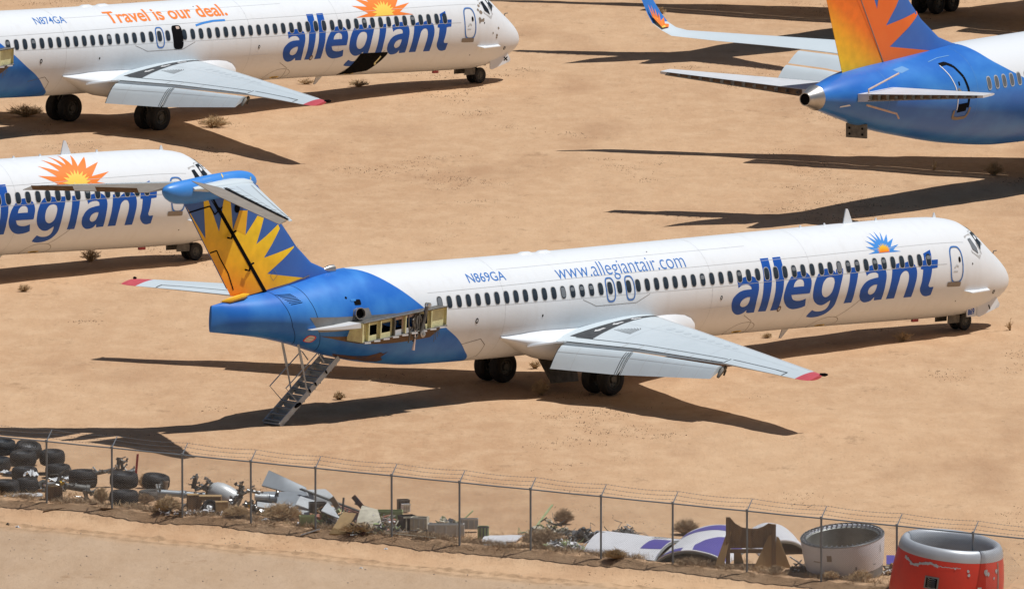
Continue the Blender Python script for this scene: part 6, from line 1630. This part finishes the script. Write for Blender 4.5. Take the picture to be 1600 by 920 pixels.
heap('loose fittings on the ground in front of the crates', 300, 806, 110, 6, 10, 46, ['alu_scrap', 'old_timber', 'skin_white', 'dark_scrap'], 70, (.03, .12))
heap('dark pile of torn metal with green strips at the ninth post', 858, 838, 70, 24, 16, 24, ['dark_scrap', 'green_part', 'dark_scrap', 'cream_part'], 120, (.04, .18))
heap('grey metal swarf pile left of the two short pipes', 912, 848, 52, 22, 20, 25, ['dark_scrap', 'alu_scrap', 'dark_scrap'], 190)
heap('low heap of shredded silver wire in front of the ninth post', 878, 862, 66, 14, 14, 26, ['alu_scrap', 'dark_scrap', 'skin_white', 'green_part'], 170)
heap('dark scrap pile behind the white and purple skin', 975, 840, 44, 14, 12, 27, ['dark_scrap', 'dark_scrap', 'alu_scrap'], 110)
heap('wood and rag scraps beside the pale engine ring', 1392, 898, 26, 14, 14, 28, ['timber', 'skin_white', 'old_timber', 'cream_part'], 40, (.06, .2))
heap('dark debris at the foot of the pale engine ring', 1250, 894, 44, 9, 10, 29, ['dark_scrap', 'old_timber', 'skin_white'], 50, (.05, .2))
beam('pale green strip pointing up out of the dark pile', (838, 836), (863, 826), .07, .03, 'green_part', .25, .75, name='metal_strip', cat='strip')
panel('pale torn skin left of the ninth post', [(752, 846, 1), (806, 848, 2), (820, 842, 6), (760, 840, 4)], 'skin_white', curve=.05)
panel('pale blue sheet lying in front of the torn skin', [(756, 853, 1), (792, 853, 1), (788, 847, 3), (758, 847, 2)], 'pale_skin')
for lb, px, py, dx_ in (('open short pipe leaning on the swarf pile, left one', 928, 850, 0), ('open short pipe leaning on the swarf pile, right one', 936, 852, 1)):
    p = at(px, py); root = thing('pipe', lb, 'pipe', p + Vector((0, .3, .12)), group='two short pipes'); mb = MB()
    T = Vector((.25, -.35, .25)).normalized().to_track_quat('Z', 'Y').to_matrix().to_4x4()
    mb.lathe([(.17, -.35), (.17, .3), (.14, .3), (.14, -.3)], 20, T); part('pipe_wall', mb, ['dark_scrap'], root)
    mb = MB(); mb.lathe([(.178, .26), (.178, .31), (.138, .31)], 20, T); part('pipe_rim', mb, ['alu_scrap'], root)

# -- white and purple fuselage skins
def skin_sheet(label, pts, m, bands, cu=0.0, cv=0.0, ribs=4):
    """large curved fuselage skin: corners (px, py, height px); cu / cv bow it across / along"""
    P_ = []
    for px, py, h in pts:
        t = at(px, py); P_.append(Vector((t.x, t.y, t.z + h * U + .03)))
    c = sum(P_, Vector()) / 4; c.z = min(v.z for v in P_); A_, B_, C_, D_ = [v - c for v in P_]
    def q(u, v, o=0):
        b0 = A_ * (1 - u) * (1 - v) + B_ * u * (1 - v) + C_ * u * v + D_ * (1 - u) * v
        return b0 + Vector((0, 0, cu * (1 - (2 * u - 1) ** 2) ** .8 + cv * (1 - (2 * v - 1) ** 2) ** .8 + o + .025 * mnoise.noise(Vector((u * 4, v * 4, pts[0][0])))))
    root = thing('fuselage_skin', label, 'fuselage panel', c, group='white and purple fuselage skins')
    n, mth = 26, 16; mb = MB(); top = [q(i / n, j / mth) for j in range(mth + 1) for i in range(n + 1)]; fs = [(j * (n + 1) + i, j * (n + 1) + i + 1, (j + 1) * (n + 1) + i + 1, (j + 1) * (n + 1) + i) for j in range(mth) for i in range(n)]
    k = len(top); mb.add(top + [t - Vector((0, 0, .035)) for t in top], fs + [tuple(i + k for i in f[::-1]) for f in fs], 0)
    bd = list(range(n + 1)) + [(j + 1) * (n + 1) - 1 for j in range(1, mth + 1)] + [mth * (n + 1) + i for i in range(n - 1, -1, -1)] + [j * (n + 1) for j in range(mth - 1, 0, -1)]
    for i in range(len(bd)):
        a_, b_ = bd[i], bd[(i + 1) % len(bd)]; mb.f.append([a_, b_, b_ + k, a_ + k]); mb.m.append(0)
    part('skin', mb, [m], root, smooth=60)
    for bnd in bands: wrap('paint_band', flat_mesh([bnd]), lambda u, v: q(u, v, .008), ['purple_paint'], root, (.05, .06))
    rb = MB()
    for i in range(ribs + 1): rb.tube([q(i / ribs, j / 10, -.08) for j in range(11)], .035, 5)
    for v in (.01, .5, .98): rb.tube([q(i / 12, v, -.07) for i in range(13)], .05 if v < .1 else .025, 5)
    part('inner_frame', rb, ['cowl_inner'], root)
    return root, q
r1, q1 = skin_sheet('long white skin with purple patches lying low in front of the dark scrap', [(912, 863, 0), (1022, 881, 0), (1072, 853, 3), (955, 840, 3)], 'skin_white', [[(.42, 1.0), (1.0, 1.0), (1.0, .80), (.75, .84)], [(.78, .52), (1.0, .55), (1.0, .22), (.72, .18)]], cv=.32)
wrap('lettering', flat_mesh(text='5511', size=.42, bold=.006), lambda u, v: q1(.70 + u * .24, .60 + v * .45, .012), ['primer_grey'], r1, (.3, .2))
r2, q2 = skin_sheet('arched white skin with a big purple shape standing proud left of the wooden cradle', [(1026, 881, 0), (1136, 885, 0), (1184, 846, 6), (1068, 846, 6)], 'skin_white', [[(.06, .93), (.5, .97), (.9, .97), (.9, .80), (.5, .78), (.05, .76)], [(.50, .02), (.46, .20), (.52, .40), (.64, .55), (.80, .62), (.98, .62), (.98, .40), (.88, .38), (.84, .26), (.90, .14), (1, .12), (1, .02)], [(.0, .12), (.34, .10), (.34, .0), (.0, .0)]], cu=.40)
r3, q3 = skin_sheet('white curved skin with dark open end behind the wooden cradle', [(1186, 868, 0), (1264, 864, 0), (1240, 842, 4), (1162, 844, 4)], 'skin_white', [], cu=.46)
panel('small flat purple panel right of the pale engine ring', [(1385, 890, 8), (1398, 890, 8), (1398, 884, 16), (1385, 884, 16)], 'purple_paint')

# -- wooden cradle
cr = thing('wooden_cradle', 'tall weathered wooden cradle with saddle top and triangular plywood braces', 'wooden cradle', at(1180, 890))
def cp(x, y, z): return Vector(((x - 1180) * U, y * U, z * U))
mb = MB(); n = 16; bx0, bx1 = 1140, 1208
for (y, hh) in ((14, 0),):
    topc = [(1138, 78), (1143, 76), (1150, 68), (1160, 62), (1172, 60), (1184, 60), (1194, 64), (1200, 68), (1208, 67)]
    for (x0, z0), (x1, z1) in zip(topc[:-1], topc[1:]):
        a, b_, c, d = cp(x0, y, z0), cp(x1, y, z1), cp(x1, y, 30 + (x1 - 1138) * .02), cp(x0, y, 30 + (x0 - 1138) * .02); o_ = Vector((0, .10, 0))
        mb.add([a, b_, c, d, a + o_, b_ + o_, c + o_, d + o_], [(0, 1, 2, 3), (7, 6, 5, 4), (0, 4, 5, 1), (2, 6, 7, 3)], 0)
part('saddle_board', mb, ['old_timber'], cr, smooth=0)
for x, y, z1 in ((1139, 12, 78), (1208, 6, 68)):
    mb = MB(); mb.box(cp(x, y, z1 / 2), (.14, .16, z1 * U)); part('post', mb, ['old_timber'], cr, smooth=0)
for (L) in ([(1118, 6, 2), (1132, 4, 2), (1144, 10, 56), (1138, 10, 58)], [(1176, 2, -2), (1206, 3, 0), (1205, 5, 52), (1200, 5, 50)], [(1212, 4, 50), (1209, 4, 0), (1234, 2, 2), (1216, 4, 48)], [(1148, 22, 2), (1164, 20, 2), (1158, 20, 26), (1148, 22, 28)]):
    P_ = [cp(*q) for q in L]; o_ = Vector((.0, .035, 0)); mb = MB(); mb.add(P_ + [p + o_ for p in P_], [(0, 1, 2, 3), (7, 6, 5, 4), (0, 4, 5, 1), (1, 5, 6, 2), (2, 6, 7, 3), (3, 7, 4, 0)]); part('brace', mb, ['plywood'], cr, smooth=0)
mb = MB(); mb.box(cp(1174, 15, 26), (1.4, .12, .12)); mb.box(cp(1174, 15, 4), (1.5, .12, .10)); part('cross_beam', mb, ['old_timber'], cr, smooth=0)

# -- pale engine ring
p = at(1322, 905); ring = thing('engine_cowling', 'pale lilac engine ring with clips round its open top', 'engine cowling', p + Vector((0, 1.2, 0)), (.12, -.12, .3), 'engine cowlings behind the fence')
mb = MB(); mb.lathe([(1.18, 0), (1.20, .20), (1.25, .40), (1.30, .8), (1.335, 1.20), (1.33, 1.26), (1.24, 1.26), (1.20, 1.20), (1.18, .8), (1.10, 0.05), (1.18, 0)], 72); part('cowl_shell', mb, ['cowl_lilac'], ring, smooth=50)
mb = MB(); mb.lathe([(1.195, .0), (1.215, .24), (1.235, .36)], 72); mb.lathe([(1.02, .1), (1.09, .5), (1.13, .9), (1.15, 1.17), (1.20, 1.20)], 72, None, 1); part('liner', mb, ['primer_grey', 'cowl_inner'], ring, smooth=50)
mb = MB()
for k in range(46):
    a = 2 * PI * k / 46; T = Matrix.Rotation(a, 4, 'Z'); mb.box(T @ Vector((1.24, 0, 1.27)), (.15, .03, .05), 0, T.to_3x3())
    mb.box(T @ Vector((1.285, .05, 1.27)), (.03, .06, .06), 1, T.to_3x3())
part('rim_clips', mb, ['alu_scrap', 'dark_scrap'], ring, smooth=0)
mb = MB(); mb.lathe([(1.325, 1.23), (1.345, 1.26), (1.325, 1.29), (1.295, 1.285)], 72); part('rim', mb, ['alu_scrap'], ring)
def on_ring(r_, a, z): return Vector((r_ * math.cos(a), r_ * math.sin(a), z))
mb = MB()
for (a0, z0, w, h, m) in ((-2.25, .90, .16, .20, 0), (-1.6, .5, .05, .12, 1), (-2.6, .75, .3, .03, 0), (-.8, .95, .03, .25, 1), (-1.05, .5, .12, .03, 1)):
    rr_ = 1.262 + (z0 - .4) * .09
    mb = MB(); L = [on_ring(rr_ + .012, a0 + dx_ * w / 1.3, z0 + dz * h) for dx_, dz in ((-.5, -.5), (.5, -.5), (.5, .5), (-.5, .5))]; mb.add(L, [(0, 1, 2, 3)], 0); part('stain', mb, [['sill_brown', 'primer_grey'][m]], ring, smooth=0)

# -- red engine inlet
p = at(1478, 935); inl = thing('engine_inlet', 'big red engine inlet cowl with dull silver lip, lying face up', 'engine cowling', p + Vector((0, 1.4, -.05)), (.05, .125, -.25), 'engine cowlings behind the fence')
mb = MB(); mb.lathe([(1.80, 0), (1.80, .5), (1.76, 1.1), (1.70, 1.5), (1.655, 1.74)], 80)
part('outer_cowl', mb, ['cowl_red'], inl, smooth=60)
mb = MB(); mb.lathe([(1.657, 1.74), (1.64, 1.86), (1.60, 1.98), (1.54, 2.07), (1.47, 2.10), (1.39, 2.07), (1.33, 1.98), (1.30, 1.82), (1.30, 1.5), (1.34, .9), (1.38, .1)], 80); part('inlet_lip', mb, ['lip_silver'], inl, smooth=60)
def on_in(a, z, o=.01):
    r_ = lerp_t([(0, 1.80), (.5, 1.80), (1.1, 1.76), (1.5, 1.70), (1.74, 1.655), (2, 1.6)], z)[0] + o; return Vector((r_ * math.cos(a), r_ * math.sin(a), z))
def inl_patch(name, a0, z0, w, h, m, o=.012, tilt=0):
    mb = MB(); n = 6; L = []
    for j in range(n + 1):
        for i in range(n + 1):
            u, v = (i / n - .5) * w, (j / n - .5) * h; L.append(on_in(a0 + (u * math.cos(tilt) - v * math.sin(tilt)) / 1.75, z0 + u * math.sin(tilt) + v * math.cos(tilt), o))
    mb.add(L, [(j * (n + 1) + i, j * (n + 1) + i + 1, (j + 1) * (n + 1) + i + 1, (j + 1) * (n + 1) + i) for j in range(n) for i in range(n)]); return part(name, mb, [m], inl, smooth=60)
inl_patch('vent_panel', -1.90 + .25, 1.02, .46, .40, 'primer_grey'); inl_patch('vent_panel_core', -1.90 + .25, 1.02, .36, .30, 'dark_gap', .02)
vp = MB()
for k in range(5):
    L = [on_in(-1.65 + (u) / 1.75, .90 + .06 * k + .02 * math.sin(u * 40), .028) for u in [(-.13 + .26 * i / 12) for i in range(13)]]
    vp.tube(L, .009, 4)
part('vent_mesh', vp, ['alu_scrap'], inl)
inl_patch('placard', -1.0 + .25, .92, .15, .16, 'skin_white'); inl_patch('placard_mark', -1.0 + .25, .92, .10, .04, 'dark_gap', .02)
for a0, z0, w, h in ((-.35 + .1, 1.0, .07, 1.4),): inl_patch('seam_strip', a0, z0, w, h, 'alu_scrap')
ch = MB(); rnd = random.Random(5)
prev = None
for k in range(40):      # peeled paint along the lip joint
    a0 = -2.35 + .030 * k; z0 = 1.60 - .16 * math.exp(-((k - 9) / 5) ** 2) + .03 * rnd.random() - (.04 if k > 22 else 0)
    w = .035 + .03 * rnd.random() if k < 26 else .012
    L = [on_in(a0, z0 - w, .012), on_in(a0 + .034, z0 - w * rnd.uniform(.5, 1.3), .012), on_in(a0 + .034, z0 + w * .6, .012), on_in(a0, z0 + w * .6, .012)]; ch.add(L, [(0, 1, 2, 3)])
for a0, z0, s_ in ((-.98, 1.38, .06), (-.62, 1.46, .10), (-.55, 1.40, .07), (-.40, 1.25, .05), (-1.0, 1.5, .05), (-.32, 1.45, .08), (-1.25, 1.56, .04), (-.5, .8, .05)):
    ch.add([on_in(a0 + s_ * .5 * math.cos(q) * rnd.uniform(.6, 1.2), z0 + s_ * math.sin(q) * rnd.uniform(.6, 1.2), .012) for q in [2 * PI * j / 8 for j in range(8)]], [tuple(range(8))])
part('peeled_paint', ch, ['lip_silver'], inl, smooth=0)

# -- red marker post, grey nacelle tail
p = at(211, 752); mb = MB(); mb.box((.05, .0, .45), (.075, .05, .95), 0, Matrix.Rotation(.09, 3, 'Y')); o = new_obj('marker_post', mb.mesh('marker_post', ['red_post'], 0)); o.location = p; tag(o, 'thin dark red marker post leaning right behind the gear scrap', 'post')
p = at(346, 795); nz = thing('nacelle_shell', 'smooth pale grey rounded nacelle shell lying between crates and gear tangle', 'nacelle', p + Vector((0, .3, .42)), (0, .42, -.25))
mb = MB(); rg = []
for x, r_ in ((-.46, .10), (-.42, .24), (-.3, .33), (-.1, .39), (.15, .40), (.4, .37), (.62, .33), (.64, .30), (.4, .33)): rg.append([Vector((x, r_ * .9 * math.cos(q), r_ * math.sin(q))) for q in [2 * PI * k / 24 for k in range(24)]])
mb.loft(rg, caps=False); part('shell_skin', mb, ['pale_skin'], nz, smooth=60)
mb = MB(); mb.lathe([(.001, 0), (.20, .01), (.24, .04)], 20, Matrix.Translation((-.44, 0, 0)) @ Matrix.Rotation(-PI / 2, 4, 'Y')); part('end_cap', mb, ['dark_scrap'], nz)

# ------------------------------------------------------------------ plants
def bush(label, px, py, w, h, seed, m='dry_twig', n=150, name='dry_shrub', cat='shrub', group='dry desert shrubs', thick=.006, z=0.0, sc=None):
    rnd = random.Random(seed); p = at(px, py); k = sc or (U * 455 / max(p.y, 1)) ** -1 * U * U * (p.y / 455.0) ** 0
    u = p.y / FPX; W, H = w * u / 2, h * u
    vs = []; fs = []
    def blade(a, b_, r0, r1):
        d = (b_ - a); 
        if d.length < 1e-4: return
        s_ = d.cross(Vector((rnd.uniform(-1, 1), rnd.uniform(-1, 1), rnd.uniform(-1, 1)))).normalized(); k0 = len(vs)
        vs.extend([a + s_ * r0, a - s_ * r0, b_ - s_ * r1, b_ + s_ * r1]); fs.append((k0, k0 + 1, k0 + 2, k0 + 3))
    for i in range(n):
        a = rnd.random() * 2 * PI; e = rnd.random() ** .7; tgt = Vector((math.cos(a) * W * math.sin(e * 1.5), math.sin(a) * W * .8 * math.sin(e * 1.5), H * (.25 + .75 * math.cos(e * 1.45)) * rnd.uniform(.6, 1.05)))
        b0 = Vector((rnd.uniform(-1, 1) * W * .15, rnd.uniform(-1, 1) * W * .12, 0)); mid = (b0 + tgt) * .5 + Vector((rnd.uniform(-.1, .1) * W, rnd.uniform(-.1, .1) * W, H * .08))
        blade(b0, mid, thick * 1.5, thick); blade(mid, tgt, thick, thick * .5)
        for t in range(3):
            c = mid + (tgt - mid) * rnd.random(); e2 = c + Vector((rnd.uniform(-1, 1), rnd.uniform(-1, 1), rnd.uniform(-.2, .9))) * W * .28; e2.z = max(e2.z, .01); blade(c, e2, thick * .8, thick * .4)
    me = bpy.data.meshes.new(name); me.from_pydata([tuple(v) for v in vs], [], fs); me.materials.append(M(m))
    o = new_obj(name, me); o.location = p + Vector((0, 0, z)); return tag(o, label, cat, group)
BU = [
    ('bare twiggy shrub in the shade by the hanging gear door', 845, 617, 34, 28, 'dry_grass', 120),
    ('sparse shrub behind the belly between the main wheels', 836, 577, 22, 14, 'dry_grass', 70),
    ('low shrub in the sun right of the lowered stairs', 530, 624, 22, 14, 'dry_grass', 90),
    ('round thorny shrub under the left airliner near its nose wheel', 141, 409, 34, 24, 'dry_grass', 110),
    ('flat yellowish tuft below the shadow of the left airliner', 38, 455, 24, 12, 'dry_grass', 80),
    ('dark shrub clump left of the far main wheels', 40, 182, 60, 18, 'dry_grass', 150),
    ('broad dark shrub at the wing shadow edge of the far airliner', 335, 200, 52, 18, 'dry_grass', 160),
    ('pale shrub standing in the long shadow at the right edge', 1553, 275, 34, 24, 'dry_grass', 110),
    ('thin upright stalks in the long shadow left of the pale shrub', 1460, 266, 10, 18, 'dry_grass', 26),
    ('sparse stalks in the sand below the nose', 1578, 515, 18, 20, 'dry_grass', 22),
    ('twiggy shrub at the shadow edge under the title letters', 1410, 533, 36, 18, 'dry_grass', 50),
    ('small tuft in the sun under the belly behind the aerial', 1198, 528, 20, 8, 'dry_grass', 60),
    ('pale low tuft beneath the far belly hatch', 560, 136, 34, 12, 'dry_grass', 80),
    ('pale low tuft left of the far belly hatch', 478, 132, 30, 9, 'dry_grass', 60),
    ('small shrub right of the twin shadow spikes', 1033, 22, 20, 12, 'dry_grass', 50),
    ('round brown tumbleweed behind the fence near the ninth post', 881, 820, 34, 25, 'dry_twig', 420),
    ('round brown tumbleweed behind the eleventh post', 1072, 836, 44, 27, 'dry_twig', 420),
    ('straw coloured tumbleweed between tyre pair and gear scrap', 158, 785, 26, 26, 'dry_grass', 420),
    ('straw coloured clump beneath the pale grey strut', 262, 802, 44, 26, 'dry_grass', 560),
    ('straw haze of twigs behind the red marker post', 226, 762, 24, 24, 'dry_grass', 260),
    ('big straw coloured clump left of the sixth post', 440, 812, 66, 26, 'dry_grass', 760),
    ('straw grass in front of the gear tangle', 370, 812, 44, 20, 'dry_grass', 380),
    ('brown weeds at the foot of the plywood sheet', 560, 834, 60, 14, 'dry_grass', 320),
    ('brown shrub grown round the dark pile at the ninth post', 850, 854, 74, 26, 'dry_twig', 560),
    ('pale grass clump before the white and purple skin', 962, 876, 40, 15, 'dry_grass', 360),
    ('weeds below the dark arch end', 1085, 883, 60, 11, 'dry_twig', 360),
    ('brown weeds by the beige boxes', 668, 842, 50, 11, 'dry_twig', 260),
    ('straw tuft at the foot of the pale engine ring', 1345, 908, 40, 18, 'dry_grass', 220),
    ('straw tuft left of the red engine inlet', 1298, 908, 30, 14, 'dry_grass', 160),
    ('small pale shrub before the wooden cradle', 1212, 896, 26, 14, 'dry_twig', 160),
    ('dark brush beside the half buried tyre', 226, 786, 34, 18, 'dry_twig', 260),
]
for i, (lb, px, py, w, h, m, n) in enumerate(BU): bush(lb, px, py, w, h, 100 + i, m, n, thick=.0075 if py > 700 else .010)

# litter of dead weeds along the fence foot, and stubble over the desert
def scatter(name, label, cat, pts, seed, m, hts, spread, nb, th=.008):
    rnd = random.Random(seed); vs = []; fs = []
    for (x, y, s_) in pts:
        z = ground_z(x, y)
        for k in range(nb):
            a = Vector((x + rnd.gauss(0, spread * s_), y + rnd.gauss(0, spread * s_ * .7), z - .005)); h = rnd.uniform(*hts) * s_
            b_ = a + Vector((rnd.gauss(0, h * .9), rnd.gauss(0, h * .7), h)); c = Vector((rnd.uniform(-1, 1), rnd.uniform(-1, 1), .2)).normalized() * th * s_; k0 = len(vs)
            vs.extend([a + c, a - c, b_ - c * .4, b_ + c * .4]); fs.append((k0, k0 + 1, k0 + 2, k0 + 3))
    me = bpy.data.meshes.new(name); me.from_pydata([tuple(v) for v in vs], [], fs); me.materials.append(M(m)); o = new_obj(name, me); return tag(o, label, cat, kind='stuff')
rnd = random.Random(77)
pts = []
for k in range(2600):
    u = rnd.uniform(-4, 40); d = rnd.gauss(-.42, .22); c = mnoise.noise(Vector((u / 1.4, d * 2, 5)))
    if c < -.12 + rnd.random() * .15: continue
    p = FA + FD * u + FN * d; pts.append((p.x, p.y, .7 + .6 * rnd.random()))
scatter('dead_weeds', 'brown dead weeds matted along the foot of the fence', 'weeds', pts, 1, 'dry_twig', (.04, .17), .10, 12)
pts = []
for k in range(1500):
    u = rnd.uniform(-4, 40); d = rnd.uniform(-2.6, -.2); c = mnoise.noise(Vector((u / 1.1, d * 1.4, 15)))
    if c < .0: continue
    p = FA + FD * u + FN * d; pts.append((p.x, p.y, .6 + .8 * rnd.random()))
scatter('straw_litter', 'straw coloured litter among the scrap behind the fence', 'weeds', pts, 2, 'dry_grass', (.04, .16), .10, 9)
pts = []
for k in range(34000):
    y = 430 + (rnd.random() ** .8) * 225; x = rnd.uniform(-1, 1) * y * .0385
    d = (x - FA.x) * FN.x + (y - FA.y) * FN.y
    if d > -.2 and (d > 2.6 or rnd.random() < .5): continue
    c = mnoise.noise(Vector((x / 5, y / 16, 1))) + .6 * mnoise.noise(Vector((x / 1.6, y / 4, 7)))
    if c < .40: continue
    pts.append((x, y, .4 + 1.2 * rnd.random() ** 2))
scatter('dry_stubble', 'scattered brown stubble and twigs over the sand', 'stubble', pts, 3, 'stubble', (.01, .035), .24, 10, .012)
# pebbles and flakes on the road and near the scrap
def pebbles(name, label, pts, seed, m):
    rnd = random.Random(seed); mb = MB()
    for x, y, s_ in pts:
        z = ground_z(x, y); q = Vector((x, y, z + s_ * .2)); mb.add([q + Vector((s_, 0, 0)), q + Vector((0, s_, 0)), q + Vector((-s_, 0, 0)), q + Vector((0, -s_, 0)), q + Vector((rnd.uniform(-.3, .3) * s_, 0, s_ * .8)), q - Vector((0, 0, s_ * .5))], [(0, 1, 4), (1, 2, 4), (2, 3, 4), (3, 0, 4), (1, 0, 5), (2, 1, 5), (3, 2, 5), (0, 3, 5)])
    o = new_obj(name, mb.mesh(name, [m], 0)); return tag(o, label, 'pebbles', kind='stuff')
mat('pebble', (.22, .17, .13), .9, var=.9, vscale=1.5, col2=(.42, .34, .27))
pts = []
for k in range(1500):
    u = rnd.uniform(-6, 42); d = rnd.uniform(1.6, 14); p = FA + FD * u + FN * d; c = mnoise.noise(Vector((u / 4, d / 1.2, 3)))
    if c < .05: continue
    pts.append((p.x, p.y, .012 + .028 * rnd.random() ** 3))
pebbles('gravel', 'small dark gravel strewn on the dirt road', pts, 4, 'pebble')
for lb, px, py, w, h, sd in (('white scrap flake on the verge at the lower left', 27, 808, 10, 4, 31), ('dark flake on the verge at the lower left corner', 12, 805, 5, 3, 32), ('small white flake at the road edge below the sixth post', 564, 872, 5, 2, 33), ('white scrap by the foot of the seventh post', 603, 845, 6, 3, 34)):
    crumple(lb, px, py, w, h, h, 'dark_scrap' if 'dark' in lb else 'plastic_sheet', sd, group='small scrap flakes on the verge', name='scrap_flake', cat='scrap')
